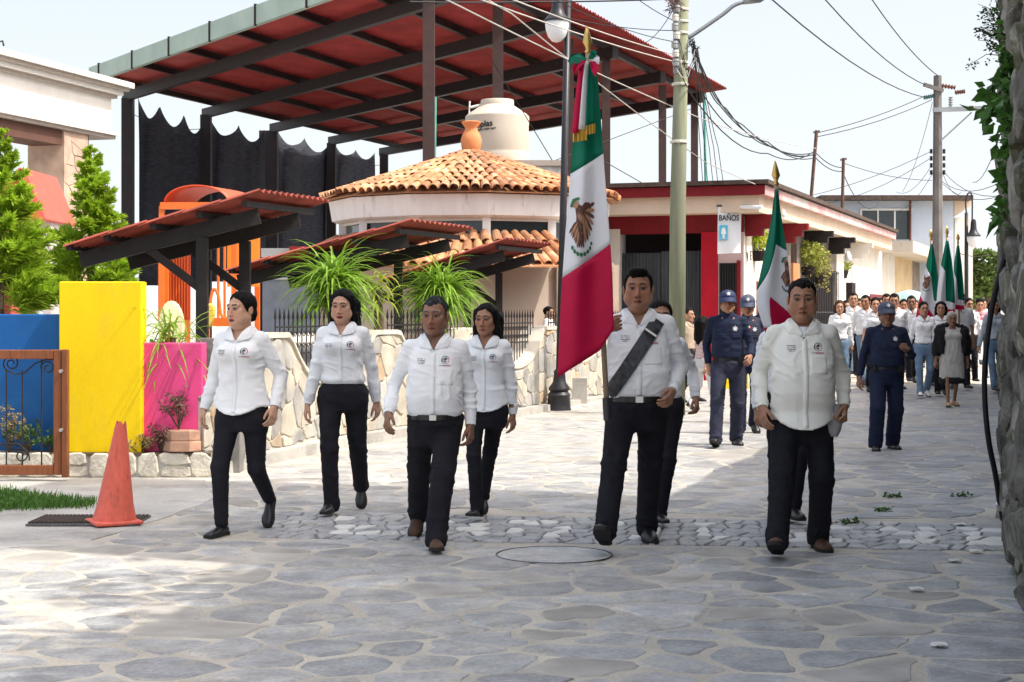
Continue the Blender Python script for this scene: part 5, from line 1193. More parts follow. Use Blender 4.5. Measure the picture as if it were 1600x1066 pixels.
# shade nets hung between the left posts, from a wire
M_NET = mat('shade_net', (.042, .046, .062), rough=.9, var=.5, scale=3, stretch=(1, 1, 7), bump=.3, bscale=60)
nets = [(212, 318, 152, 188, 3, 160, 446), (326, 412, 186, 204, 2, 0, 440), (432, 514, 205, 226, 2, 0, 436), (523, 585, 228, 240, 2, 0, 310)]
labs = ['black shade net between the first two canopy posts, hung in scallops', 'black shade net behind the orange arched roof', 'black shade net behind the first pergola roof end', 'small black shade net beside the kiosk roof']
for i, (x0, x1, y0, y1, ns, _, yb) in enumerate(nets):
    Za, Zb_ = A[i].y, A[i + 1].y; r = random.Random(i)
    def nf(u, v):
        px_ = x0 + (x1 - x0) * u; tpx = (px_ - CX) / F; Z = (A[i].x - rowd.x / rowd.y * A[i].y) / (tpx - rowd.x / rowd.y); a = abs(math.sin(u * ns * math.pi)); yt = y0 + (y1 - y0) * u + (34 - 6 * i) * (a ** .75) * .8 - 2; py_ = yt + (yb - yt) * v
        p = P(px_, py_, Z); return p + Vector((0, .35 + .22 * math.sin(u * 13 + v * 2.5 + 1.3 * math.sin(u * 5)) * (1 - .5 * v) + .03 * math.sin(u * 31 + 3 * v) + .03 * math.sin(v * 9 + u * 5), 0))
    mb = MB(); mb.sheet(nf, 44, 14, .015, (0, 1, 0)); nt_ = obj('shade_net', mb, M_NET, label=labs[i], cat='net', smooth=True)
mb = MB(); pts_ = []
for a, b in zip(A[:-1], A[1:]):
    for k in range(8): t = k / 8; pts_.append(a.lerp(b, t) + Vector((0, .3, HC - .75 - .25 * math.sin(t * math.pi))))
mb.tube(pts_ + [A[4] + Vector((0, .3, HC - .75))], .012, 4); obj('net_wire', mb, M_STL, label='sagging wire that carries the black shade nets', cat='wire')
# pale low wall and far houses behind the plaza
mb = MB(); mb.beam((-25, 62, 1.15), (-2, 86, 1.15), .3, 2.3); obj('back_wall', mb, M_WALLW, label='pale low boundary wall beyond the playground', cat='wall')
mb = MB(); bx = P(440, 470, 52); 
fh = thing('far_house', P(455, 480, 50), 'grey house with a red trim seen between pergola roof and kiosk', 'building'); pbox('wall', 410, 500, 400, 520, 50, 3, mat('house_grey', (.30, .32, .36), rough=.9, var=.15), fh); pbox('wall_band', 408, 502, 388, 402, 49.8, 3.2, M_WALLW, fh); pbox('red_trim', 452, 478, 385, 401, 49.6, .15, mat('trim_red', (.5, .05, .05), rough=.7), fh)
for k in range(4): pbox('window_louvre', 416 + 0 * k, 470, 410 + k * 8, 413 + k * 8, 49.9, .08, M_WALLW, fh)

# ---------------------------------------------------------------- round kiosk with clay tile roof
M_TILE = mat('clay_tile', (.46, .215, .105), rough=.85, var=.3, scale=7, rnd=.34, bump=.3, bscale=40, fine=.15, col2=(.50, .36, .24), c2lo=.5, c2hi=.66, c2scale=4)
M_FASC = mat('stained_plaster', (.76, .75, .74), rough=.9, var=.06, scale=2, bump=.2, col2=(.22, .20, .175), c2lo=.56, c2hi=.78, c2scale=1.6, stretch=(3, 3, .35))
M_BEIGE = mat('beige_plaster', (.56, .46, .39), rough=.9, var=.08, scale=2, bump=.2)
M_GLASS = mat('dark_glass', (.035, .045, .05), rough=.12, var=.2, scale=2, spec=.6)
KC = Vector((-.76, 31.0, 0)); RK = 2.74; NK = 12; ze, za = 3.56, 4.42
kk = thing('kiosk', KC, 'round white kiosk with clay tiled conical roof', 'building')
def ngon(r, z, n=NK, off=.26): return [KC + Vector((r * math.cos(2 * math.pi * (k + off) / n), r * math.sin(2 * math.pi * (k + off) / n), z)) for k in range(n)]
mb = MB(); mb.loft([ngon(RK - .25, 3.12), ngon(RK - .16, 3.16), ngon(RK - .10, 3.52), ngon(RK - .3, 3.54)]); obj('fascia', mb, M_FASC, kk)
mb = MB(); mb.loft([ngon(RK - .40, 2.6), ngon(RK - .40, 3.15)]); obj('window_band', mb, M_GLASS, kk)
for k, p in enumerate(ngon(RK - .36, 2.62)): mb = MB(); mb.box((p.x, p.y, 2.88), (.14, .14, .50)); obj('window_pillar', mb, M_FASC, kk)
for p, q in zip(ngon(RK - .37, 3.10), ngon(RK - .37, 3.10)[1:] + ngon(RK - .37, 3.10)[:1]):
    if min(p.y, q.y) < KC.y: mb = MB(); mb.beam(p, q, .05, .06); obj('window_head', mb, M_WALLW, kk)
mb = MB(); mb.loft([ngon(RK - .1, .02), ngon(RK - .1, 2.62)]); obj('wall', mb, M_BEIGE, kk)
for k, p in enumerate(ngon(RK - .06, .02)): 
    if p.y < KC.y + .5: mb = MB(); mb.box((p.x, p.y, 1.2), (.22, .22, 2.36)); obj('wall_pillar', mb, M_BEIGE, kk)
mb = MB(); mb.loft([ngon(RK + .05, ze - .02), ngon(.05, za - .02)]); roof = obj('roof', mb, M_TILE, kk)
mb = MB(); rings = []
for k in range(25): a = math.radians(150 + 155 * k / 24); rings.append([KC + Vector((r * math.cos(a), r * math.sin(a), z)) for r, z in ((RK + .72, 2.24), (RK + .72, 2.27), (RK - .3, 2.84), (RK - .3, 2.6))])
mb.loft(rings); skirt = obj('lower_roof', mb, M_TILE, kk)
def tile_mesh(L, r0, r1):
    mb = MB(); n = 6; rings = []
    for r, y in ((r0, 0), (r1, L)):
        rings.append([Vector((r * math.cos(math.pi * k / n), y, r * math.sin(math.pi * k / n))) for k in range(n + 1)] + [Vector(((r - .014) * math.cos(math.pi * k / n), y, (r - .014) * math.sin(math.pi * k / n))) for k in range(n, -1, -1)])
    mb.loft(rings); return mesh('roof_tile', mb, M_TILE)
TM = tile_mesh(.40, .088, .074); cntt = 0; restT = MB()
def lay(Rlo, zlo, Rhi, zhi, rows, parent, limit, pitch=.185, arc=None):
    global cntt
    sl = math.atan2(zhi - zlo, Rlo - Rhi)
    for k in range(rows):
        f_ = k / rows; R = Rlo + (Rhi - Rlo) * f_; z = zlo + (zhi - zlo) * f_; n = max(6, int(2 * math.pi * R / pitch))
        for j in range(n):
            a = 2 * math.pi * (j + .5 * (k % 2) * 0) / n
            if arc and not arc[0] < math.degrees(a) < arc[1]: continue
            # polygon radius at this angle
            seg = 2 * math.pi / NK; aa = (a - .26 * seg) % seg - seg / 2; Rp = R * math.cos(seg / 2) / math.cos(aa)
            p = KC + Vector((Rp * math.cos(a), Rp * math.sin(a), z + .01)); inward = Vector((-math.cos(a) * math.cos(sl), -math.sin(a) * math.cos(sl), math.sin(sl))); xd = Vector((-math.sin(a), math.cos(a), 0)) * -1; zd = xd.cross(inward)
            if zd.z < 0: xd = -xd; zd = -zd
            jj = rng.uniform(-.05, .05); M = Matrix((xd, inward, zd)).transposed().to_4x4(); M.translation = p + zd * rng.uniform(-.006, .012); M = M @ Matrix.Rotation(jj, 4, 'Z')
            front = math.sin(a) < .12
            if front and cntt < limit: inst('roof_tile', TM, M, parent); cntt += 1
            else:
                for fi in (0,): restT.add([M @ v.co for v in TM.vertices], [tuple(q.vertices) for q in TM.polygons])
lay(RK + .08, ze + .02, .12, za + .02, 9, roof, 235)
lay(RK + .80, 2.27, RK - .30, 2.85, 3, skirt, 299, .215, (150, 304))
obj('back_tiles', restT, M_TILE, kk, kind='stuff', recalc=False)
# dark mould drips below the eaves
M_MOULD = mat('mould_stain', (.07, .065, .055), rough=.95, var=.4, scale=20)
# clay pot on the apex, water tank behind
c = KC + Vector((0, 0, za - .03)); mb = MB(); ks = .0119; mb.lathe([(.10, 0), (.15, .02), (.20, .22), (.215, .36), (.18, .48), (.125, .58), (.13, .64), (.19, .72), (.20, .75), (.17, .765), (.13, .72), (.10, .6)], c, 28); mb.v = [(c.x + (v[0] - c.x) * .92, c.y + (v[1] - c.y) * .92, c.z + (v[2] - c.z) * .86) for v in mb.v]
obj('clay_pot', mb, mat('terracotta', (.60, .24, .10), rough=.8, var=.12, scale=5, col2=(.45, .17, .08), c2lo=.6, c2hi=.8), label='orange terracotta jar standing on the apex of the kiosk roof', cat='jar', auto=60)
ZT = 36.2; tb = P(777, 262, ZT); kp = ZT / F; tk = thing('water_tank', (tb.x, ZT, tb.z), 'large cream plastic water tank on the roof behind the kiosk', 'tank')
M_TANK = mat('tank_plastic', (.56, .50, .42), rough=.55, var=.05, scale=2); mb = MB()
zt = lambda py_: tb.z + (262 - py_) * kp
mb.lathe([(.02, zt(262)), (48 * kp, zt(262)), (49.5 * kp, zt(258)), (49 * kp, zt(240)), (48.6 * kp, zt(238)), (49.4 * kp, zt(236)), (49 * kp, zt(200)), (50 * kp, zt(188)), (50 * kp, zt(183)), (46 * kp, zt(179)), (27 * kp, zt(166)), (26 * kp, zt(165)), (26 * kp, zt(158)), (25 * kp, zt(156.5)), (.02, zt(156))], (tb.x, ZT, 0), 40); obj('tank_body', mb, M_TANK, tk, auto=35)
def wrap(me, R, ang0, zc):
    for v in me.vertices:
        a = ang0 + v.co.x / R; r = R + .006 + v.co.z; v.co = (tb.x + r * math.sin(a), ZT - r * math.cos(a), zc + v.co.y + .10 * v.co.x)
for txt, sz, a0, zc in (('Rotoplas', .185, -.61, zt(200)), ('más y mejor agua', .06, -.34, zt(206.5))):
    me = text_mesh(txt, sz, .003, .02); wrap(me, 49.6 * kp, a0, zc); me.materials.append(mat('print_black', (.02, .02, .025), rough=.6, var=0)); o = bpy.data.objects.new('printed_lettering', me); COL.objects.link(o); WO[o.name] = Vector(); attach(o, tk)
mb = MB(); mb.tube([P(733, 180, ZT), P(734, 158, ZT)], .02, 6); mb.tube([P(735, 168, ZT), P(752, 164, ZT)], .03, 6); obj('inlet_pipe', mb, M_WALLW, tk)
sb = thing('service_block', (P(820, 300, 37.5).x, 37.5, 0), 'stained low roof block that carries the water tank', 'building')
a = P(742, 263, 37.2); b = P(880, 263, 37.2); mb = MB(); mb.box(((a.x + b.x) / 2, 37.2, a.z / 2), (b.x - a.x, 3.2, a.z)); obj('wall', mb, mat('stained_white', (.55, .53, .50), rough=.95, var=.35, scale=3, bump=.5, col2=(.12, .11, .10), c2lo=.45, c2hi=.65, c2scale=2.5), sb)
mb = MB(); mb.box(((a.x + b.x) / 2, 37.2, a.z - .03), (b.x - a.x + .1, 3.3, .12)); obj('roof_slab', mb, M_TRIM, sb)

# ---------------------------------------------------------------- street lamp with hanging lantern
M_LAMP = mat('lamp_grey_black', (.035, .035, .04), rough=.4, var=.15, scale=8, metal=.4); M_BOWL = mat('lamp_bowl', (.78, .80, .83), rough=.25, var=.03)
def lamp(px, pyb, Z, zl, label, k=1.0, hook=1, lean=0.0):
    x = (px - CX) / F * Z; t = thing('street_lamp', (x, Z, 0), label, 'street lamp', 'lamp posts with hanging lanterns'); c = (x, Z, 0)
    mb = MB(); mb.lathe([(.01, 0), (.19, 0), (.19, .03), (.18, .05), (.165, .22), (.175, .25), (.15, .28), (.135, .30), (.16, .33), (.155, .36), (.10, .44), (.085, .56), (.09, .60), (.06, .64), (.05, .66)], c, 20); mb.v = [(x + (v[0] - x) * k, Z + (v[1] - Z) * k, v[2] * k) for v in mb.v]; obj('base', mb, M_LAMP, t, auto=40)
    mb = MB(); mb.tube([(x, Z, .6 * k), (x, Z, 2.6), (x, Z, zl + .9 * k)], [.058 * k, .056 * k, .048 * k], 14); obj('pole', mb, M_LAMP, t, smooth=True)
    lx = x - hook * .16 * k; hk = smooth_path([(x, Z, zl + .9 * k), (x + hook * .02, Z, zl + 1.2 * k), (x - hook * .04 * k, Z, zl + 1.42 * k), (x - hook * .13 * k, Z, zl + 1.42 * k), (lx, Z, zl + 1.25 * k), (lx, Z, zl + .9 * k), (lx, Z, zl + .62 * k)], 5); mb = MB(); mb.tube(hk, .022 * k, 8); obj('hook_arm', mb, M_LAMP, t, smooth=True)
    ly = Z - .12; c = (lx, ly, 0); mb = MB(); mb.lathe([(.02, .72), (.06, .70), (.075, .62), (.085, .45), (.12, .36), (.17, .30), (.20, .27), (.20, .25), (.18, .25)], c, 20); mb.v = [(lx + (v[0] - lx) * k, ly + (v[1] - ly) * k, zl + v[2] * k) for v in mb.v]; obj('lantern_hood', mb, M_LAMP, t, auto=40)
    mb = MB(); mb.lathe([(.02, -.06), (.07, -.045), (.13, .02), (.165, .12), (.178, .20), (.178, .255), (.02, .255)], c, 20); mb.v = [(lx + (v[0] - lx) * k, ly + (v[1] - ly) * k, zl + v[2] * k) for v in mb.v]; obj('lantern_bowl', mb, M_BOWL, t, smooth=True)
    for ch in COL.objects:
        if ch.parent is t and lean:
            z0 = WO[ch.name].z
            for v in ch.data.vertices: v.co.x += lean * (v.co.z + z0)
lamp(873, 643, 24.98, P(0, 62, 24.98).z, 'tall dark street lamp post beside the big flag', 1.0, lean=.0225)
# ================================================================ right side of the picture: houses along the street, poles, wires
rng = random.Random(77)
M_RED = mat('wall_red', (.46, .008, .025), rough=.8, var=.15, scale=3, bump=.25, bscale=50)
M_REDT = mat('trim_dark_red', (.19, .010, .016), rough=.75, var=.15, scale=4)
M_CREAM = mat('soffit_cream', (.66, .53, .41), rough=.9, var=.08, scale=2)
M_OLDW = mat('old_white_wall', (.68, .65, .60), rough=.9, var=.1, scale=2, bump=.3, bscale=30, col2=(.34, .29, .25), c2lo=.55, c2hi=.78, c2scale=1.1)
M_OCHRE = mat('ochre_wall', (.58, .44, .26), rough=.9, var=.15, scale=2, bump=.3, col2=(.36, .28, .2), c2lo=.52, c2hi=.75, c2scale=1.5)
M_PALEP = mat('pale_pink_wall', (.62, .46, .46), rough=.9, var=.1, scale=2)
M_GATE = mat('corrugated_dark', (.06, .07, .08), rough=.55, var=.4, scale=3, stretch=(1, 1, .2), metal=.2)
M_ROOFE = mat('old_roof_edge', (.085, .06, .05), rough=.95, var=.4, scale=8, bump=.5)
M_DARK = mat('dark_interior', (.02, .014, .016), rough=.9)
DOOR_R = mat('door_dark_red', (.16, .012, .022), rough=.5, var=.15, scale=4)
WC = Vector((4.5, 32.3, 0)); sd_ = Vector((.339, .941, 0)); fd_ = Vector((-.941, .339, 0))      # house corner; along the street; along the front
nS = Vector((.941, -.339, 0)); nF = Vector((-.339, -.941, 0))                                   # outward: towards the street, towards the camera
U = Vector((0, 0, 1))
rh = thing('corner_house', WC, 'corner house with red fascia, red pillar and dark corrugated gate', 'building')
def quadbox(name, a, d1, l1, n, n0, n1, z0, z1, m, parent, l0=0.0):
    mb = MB(); q = [a + d1 * l0 + n * n0, a + d1 * l1 + n * n0, a + d1 * l1 + n * n1, a + d1 * l0 + n * n1]; mb.prism([p + U * z0 for p in q], None, U * (z1 - z0)); return obj(name, mb, m, parent)
# px along the front wall -> metres left of the corner
def fpx(px): return (WC.x - (px - CX) / F * WC.y) / (.941 + (px - CX) / F * .339)
def spx(px): t = (px - CX) / F; return (t * WC.y - WC.x) / (.339 - t * .941)
FW = fpx(940)
quadbox('front_wall', WC, fd_, FW, nF, -.3, 0, 3.05, 3.62, M_REDT, rh); 
quadbox('red_pillar', WC, fd_, fpx(1096), nF, -.4, .02, .0, 3.06, M_RED, rh, fpx(1122))
quadbox('front_wall', WC, fd_, fpx(1122), nF, -.3, 0, .0, 3.05, M_PALEP, rh, .002)
quadbox('end_pillar', WC, fd_, fpx(945), nF, -.4, .02, .0, 3.15, M_OLDW, rh, fpx(969))
quadbox('dark_opening', WC, fd_, fpx(945) + .4, nF, -.95, -.8, .0, 3.6, M_DARK, rh, fpx(1096) - .5)
for k, (p0, p1) in enumerate(((970, 1030), (1031, 1094))):
    a, b = fpx(p0), fpx(p1); f = lambda u, v: WC + fd_ * (a + (b - a) * u) + nF * (-.12 + .016 * math.sin(u * 2 * math.pi * 11)) + U * (.05 + (2.62 + .03 * k) * v); mb = MB(); mb.sheet(f, 66, 1, .01, nF); obj('gate_leaf', mb, M_GATE, rh)
# barred window under the banner
a, b = fpx(1124), fpx(1152); quadbox('window', WC, fd_, a, nF, .0, .01, 1.2, 2.45, M_DARK, rh, b)
for k in range(7): s = b + (a - b) * (k + .5) / 7; quadbox('window_bar', WC, fd_, s + .012, nF, .03, .05, 1.2, 2.45, M_BLKI, rh, s - .012)
quadbox('window_frame', WC, fd_, b + .0, nF, .01, .06, 1.15, 2.5, M_REDT, rh, b - .07)
# eaves: red fascia, cream board, old tile edge, then the roof
EO = WC + nF * .8 + nS * .62                          # eave corner
def eave(name, n0, n1, z0, z1, m, m2=None):
    e = WC + nF * n1 + nS * (n1 - .18); i_ = WC + nF * n0 + nS * (n0 - .18); mb = MB(); lf = FW + .3
    mb.prism([p + U * z0 for p in (e, e + fd_ * lf, i_ + fd_ * lf, i_)], None, U * (z1 - z0)); obj(name, mb, m, rh)
    mb = MB(); mb.prism([p + U * z0 for p in (e + sd_ * .001, i_ + sd_ * .001, i_ + sd_ * 20.3, e + sd_ * 20.3)], None, U * (z1 - z0)); return obj(name, mb, m2 or m, rh)
eave('cream_board', -.05, .60, 3.40, 3.72, M_CREAM); eave('fascia', .58, .74, 3.72, 3.90, M_REDT, mat('fascia_sunlit_faded', (.62, .34, .34), rough=.8, var=.25, scale=1.2, col2=(.66, .60, .56), c2lo=.45, c2hi=.6, c2scale=.5)); eave('roof_edge', -.3, .82, 3.92, 4.0, M_ROOFE)  # street side of the fascia: fading and sunlight both put into its colour
e0 = WC + nF * .8 + nS * .62; mb = MB(); mb.add([e0 + U * 4.0, e0 + fd_ * (FW + .3) + U * 4.0, WC + fd_ * (FW + .3) - nF * 4 + U * 4.12, WC + sd_ * 4 + fd_ * 3.5 + U * 4.12, WC + sd_ * 20 + fd_ * 3.5 + U * 4.12, e0 + sd_ * 20.8 + U * 4.0], [(0, 1, 2, 3), (0, 3, 4, 5)]); obj('roof', mb, M_ROOFE, rh)
# under-eave brackets with stepped ends
for k, (s, m, l) in enumerate(((.1, M_REDT, .62), (3.6, M_REDT, .62), (7.0, M_BEAM, .62), (10.5, M_BEAM, .62), (14.0, M_OLDW, .60))):
    for (n0, n1, z0, z1) in ((-.02, l * .55, 2.98, 3.12), (-.02, l * .8, 3.12, 3.26), (-.02, l, 3.26, 3.395)): quadbox('eave_bracket', WC, sd_, s + .22, nS, n0, n1, z0, z1, m, rh, s)
# street wall in sections
def sw(name, s0, s1, z0, z1, m, n0=-.3, n1=0.0): return quadbox(name, WC, sd_, s1, nS, n0, n1, z0, z1, m, rh, s0)
M_OLDG = mat('old_timber_grey', (.16, .14, .125), rough=.9, var=.35, scale=5, stretch=(3, 3, .4))
sw('street_wall', .001, 3.2, 0, 3.4, mat('wall_warm_white', (.72, .68, .58), rough=.9, var=.08, scale=2)); sw('street_wall', 3.2, 5.2, 0, 3.4, M_OLDG, -.3, -.03); sw('wall_pillar', 5.2, 6.0, 0, 2.6, mat('orange_wall', (.55, .2, .09), rough=.85, var=.15), -.3, .03); sw('street_wall', 6.0, 11.6, 0, 3.4, M_OLDG, -.3, -.04); sw('street_wall', 11.6, 17.5, 0, 3.4, M_OLDW); sw('street_wall', 17.5, 24, 0, 3.4, M_OLDW, -.3, -.004); sw('street_wall', 24, 27, 0, 3.4, M_OCHRE, -.3, .004)
sw('door', 1.2, 1.95, 0, 2.12, DOOR_R, -.02, .015); sw('door_panel', 1.32, 1.83, .2, 1.95, M_DARK, .0, .02); sw('door', 17.9, 20.6, 0, 2.05, DOOR_R, -.02, .02); sw('door_panel', 18.3, 20.2, .3, 1.85, mat('door_red_panel', (.24, .02, .035), rough=.5), .0, .03); sw('door', 24.2, 25.6, 0, 1.9, DOOR_R, -.02, .03)
sw('window', 7.0, 11.2, .9, 2.5, M_DARK, -.03, -.02)
for k in range(17): s = 7.0 + 4.2 * k / 16; mb = MB(); p = WC + sd_ * s + nS * .10; mb.tube([p + U * .6, p + U * 2.55], .014, 5); obj('grille_bar', mb, M_BLKI, rh)
for z in (.65, 1.5, 2.5): mb = MB(); mb.beam(WC + sd_ * 6.95 + nS * .10 + U * z, WC + sd_ * 11.25 + nS * .10 + U * z, .03, .03); obj('grille_rail', mb, M_BLKI, rh)
sw('wall_notice', 15.4, 16.4, 1.75, 2.35, mat('notice_green', (.45, .62, .52), rough=.8), .0, .012); sw('meter_box', 13.2, 13.9, 1.6, 2.3, M_DARK, .0, .16)
# arched letters on the wall
for i, ch in enumerate('VE DE NI'):
    if ch == ' ': continue
    me = text_mesh(ch, .26, .004); s = .30 + i * .34; M = Matrix((sd_, U, nS)).transposed().to_4x4(); M.translation = WC + sd_ * s + nS * .008 + U * (2.55 + .10 * math.sin((i + .5) / 8 * math.pi)); me.materials.append(mat('paint_dark', (.06, .05, .05), rough=.8)); inst('wall_letter', me, M, rh)
# banner BANOS
bc = thing('banner', P(1139, 400, 31.9), 'white hanging banner reading BAÑOS above a barred window', 'banner'); Zb = 31.85
b0 = P(1121, 397, Zb); b1 = P(1157.5, 323, Zb); mb = MB(); mb.sheet(lambda u, v: Vector((b0.x + (b1.x - b0.x) * u + .01 * v, Zb + .012 * math.sin(u * 7 + v * 3), b0.z + (b1.z - b0.z) * v + .02 * u * (1 - v))), 10, 14, .006, (0, 1, 0)); obj('sheet', mb, mat('banner_white', (.78, .79, .82), rough=.6, var=.03), bc)
def btext(txt, px, py, hpx, m, name, sx=1.0):
    me = text_mesh(txt, hpx * Zb / F * 1.45, .002, .016); p = P(px, py, Zb - .03)
    for v in me.vertices: v.co = (v.co.x * sx, -v.co.z, v.co.y)
    me.materials.append(m); inst(name, me, Matrix.Translation(p), bc)
INKB = mat('print_black', (.02, .02, .025), rough=.6, var=0)
btext('Servicio de', 1138.5, 331, 2.3, INKB, 'small_lettering', .95); btext('BAÑOS', 1139, 341, 8.6, INKB, 'lettering', .78)
a = P(1124, 375, Zb - .02); b = P(1137, 352, Zb - .02); mb = MB(); mb.box(((a.x + b.x) / 2, Zb - .025, (a.z + b.z) / 2), (b.x - a.x, .004, b.z - a.z)); obj('blue_square', mb, mat('print_cyan', (.12, .50, .70), rough=.6, var=0), bc)
mb = MB(); cx_, zt_ = (a.x + b.x) / 2, b.z - .03; fig = [(-.02, 0), (.02, 0), (.035, -.03), (.05, -.12), (.02, -.12), (.02, -.2), (-.02, -.2), (-.02, -.12), (-.05, -.12), (-.035, -.03)]; mb.prism([(cx_ + x, Zb - .032, zt_ - .02 + z) for x, z in fig], None, (0, .003, 0)); obj('figure_sign', mb, TEE, bc); btext('MUJERES', 1130.5, 372.6, 1.6, TEE, 'caption')
mb = MB(); mb.beam(P(1120, 322, Zb), P(1159, 322, Zb), .03, .03); obj('banner_rod', mb, M_BEAM, bc)
mb = MB(); mb.tube([P(1158, 323.5, 31.7), P(1191, 324, 31.3)], .035, 8); obj('tube_light', mb, TEE, rh)
for px_, py_, Z_ in ((1224, 333, 33.4), (1325, 400, 43)):
    t = thing('hanging_bulb', P(px_, py_, Z_), 'bare bulb under the red eave' if px_ < 1300 else 'white globe lamp hanging under the farther eave', 'lamp'); c = P(px_, py_, Z_); k = 1 if px_ < 1300 else 1.7; mb = MB(); mb.lathe([(.01, -.10), (.05, -.07), (.06, -.02), (.03, .05), (.02, .07)], c, 12); mb.v = [(c.x + (v[0] - c.x) * k, c.y + (v[1] - c.y) * k, c.z + (v[2] - c.z) * k) for v in mb.v]; obj('bulb', mb, M_BOWL, t, smooth=True); mb = MB(); mb.tube([c + U * .06 * k, (c.x, c.y, 3.42)], .006, 4); obj('wire', mb, M_BLKI, t)
# hanging plants
M_LIMEL = mat('lime_leaves', (.42, .48, .03), rough=.5, var=.4, scale=16, trans=.35); M_TRAIL = mat('trailing_leaves', (.33, .30, .08), rough=.6, var=.5, scale=16, trans=.3); M_MIDL = mat('yellow_green_leaves', (.32, .36, .07), rough=.6, var=.4, scale=16, trans=.3)
def basket(px, py, Z, w, h, m, label, n, trail=0, seed=1):
    r = random.Random(seed); c = P(px, py, Z); k = Z / F; t = thing('hanging_basket', c - U * .3, label, 'plant', None); mb = MB(); mb.lathe([(.02, -.16), (.12, -.15), (.17, .02), (.17, .05), (.02, .05)], c - U * h * k * .55, 14); obj('pot', mb, M_DARK, t); mb = MB(); leaf_cloud(mb, c, w * k * .5, w * k * .4, h * k * .45, n, .085, r, 1.5, .1, .1)
    for j in range(trail):
        x = r.uniform(-.5, .5) * w * k; l = r.uniform(.3, 1.0) * h * k * 1.2
        for q in range(int(l / .05)): leaf_cloud(mb, c + Vector((x, r.uniform(-.15, .1), -q * .05)), .03, .03, .03, 2, .06, r, 1.5, 0, .5)
    obj('foliage', mb, m, t, recalc=False); mb = MB()
    for a in range(3): mb.tube([c + Vector((.15 * math.cos(a * 2.1), .15 * math.sin(a * 2.1), -.1)), (c.x, c.y, 3.42)], .004, 4)
    obj('chains', mb, M_BLKI, t)
basket(1184, 374, 33.2, 46, 40, M_LIMEL, 'lime green hanging basket beside the banner', 420, 6, 1); basket(1262, 396, 38.6, 62, 44, M_MIDL, 'big trailing hanging plant over the barred window', 700, 26, 2); basket(1278, 408, 39.6, 40, 46, M_TRAIL, 'browner trailing plant next to the big hanging plant', 300, 22, 5); basket(1316, 414, 44.5, 28, 22, M_MIDL, 'small yellow-green hanging basket farther down the street', 260, 3, 3)
# concrete canopy slab and the next houses
nh = thing('slab_house', WC + sd_ * 34, 'old house with a wide concrete canopy slab farther down the street', 'building')
M_SLAB = mat('concrete_slab', (.52, .48, .42), rough=.95, var=.2, scale=2, bump=.3, col2=(.3, .27, .23), c2lo=.55, c2hi=.8, c2scale=1.5)
def sw2(name, s0, s1, z0, z1, m, n0=-.3, n1=0.0): return quadbox(name, WC, sd_, s1, nS, n0, n1, z0, z1, m, nh, s0)
sw2('canopy_slab', 20.6, 48, 3.36, 3.72, M_SLAB, -.5, .95); sw2('street_wall', 27, 29, 0, 3.36, M_OCHRE); sw2('stone_gateway', 29, 38, 0, 3.36, mat('old_stone', (.23, .19, .16), rough=.95, var=.4, scale=3, bump=.6), -.3, -.01); sw2('street_wall', 38, 60, 0, 3.36, M_OLDW)
mb = MB(); pts_ = [WC + sd_ * (33.2 + 2.0 * math.cos(a)) + nS * .0 + U * (1.3 + 1.1 * math.sin(a)) for a in [math.pi * k / 10 for k in range(11)]] + [WC + sd_ * 31.2 + U * 0, WC + sd_ * 35.2 + U * 0]; pts_ = pts_[:11] + [pts_[11], pts_[12]]; mb.prism([p for p in pts_[:11]] + [WC + sd_ * 31.2 + U * .01, WC + sd_ * 35.2 + U * .01], None, nS * .02); obj('arched_door', mb, M_DARK, nh)
sw2('red_awning', 38.5, 46, 2.55, 2.75, mat('awning_red', (.42, .03, .03), rough=.7), 0, 1.0); sw2('sign_board', 41, 41.2, 1.3, 2.0, mat('sign_red', (.6, .03, .04), rough=.6), .1, .9); sw2('yellow_post', 36.8, 37.1, 0, 2.7, mat('yellow_cloth', (.75, .45, .03), rough=.7), .05, .3); sw2('poster', 43.5, 43.6, 1.9, 2.5, M_TERR, .1, .7)
# wall lamp, cctv camera
cc = P(1315, 370, 42.5); t = thing('security_camera', cc, 'small white dome camera under the eave', 'camera'); mb = MB(); mb.lathe([(.01, -.14), (.06, -.12), (.07, -.04), (.07, 0)], cc, 12); obj('dome', mb, M_DARK, t); mb = MB(); mb.lathe([(.075, 0), (.08, .08), (.01, .3)], cc, 12); obj('housing', mb, M_WALLW, t)
# upper storey with big windows
ZU = 62.0; us = thing('upper_storey_house', P(1390, 480, ZU), 'pale blue-white upper storey with three dark windows', 'building'); M_PBL = mat('pale_blue_wall', (.52, .58, .66), rough=.9, var=.1, scale=1.2, col2=(.40, .43, .47), c2lo=.5, c2hi=.8, c2scale=1.2)
def ub(name, x0, x1, y0, y1, dz, th, m): return pbox(name, x0, x1, y0, y1, ZU + dz, th, m, us)
ub('wall', 1285, 1490, 312, 560, 0, 9, M_PBL); ub('roof_slab', 1283, 1521, 305, 312.5, -.5, 9.5, M_ROOFE)
a = P(1492, 340, ZU); b = P(1519, 312.6, ZU); mb = MB(); mb.prism([P(1491, 313, ZU), P(1519, 313, ZU), P(1517, 322, ZU), P(1491, 339, ZU)], None, (0, 8, 0)); obj('balcony_soffit', mb, M_CREAM, us)
for x0, x1 in ((1347, 1371), (1373, 1397), (1399.5, 1423)): ub('window', x0, x1, 329, 374, -.04, .05, M_GLASS)
for x0, x1, y0, y1 in ((1344, 1426, 326, 329), (1344, 1347, 329, 376), (1371, 1373, 329, 376), (1397, 1399.5, 329, 376)): ub('window_frame', x0, x1, y0, y1, -.08, .1, M_WALLW)
ub('white_wall', 1492, 1520, 340, 480, .5, 6, M_WALLW); ub('rust_pipe', 1421.5, 1424, 312, 376, -.25, .1, mat('rust', (.13, .05, .035), rough=.9, var=.3))
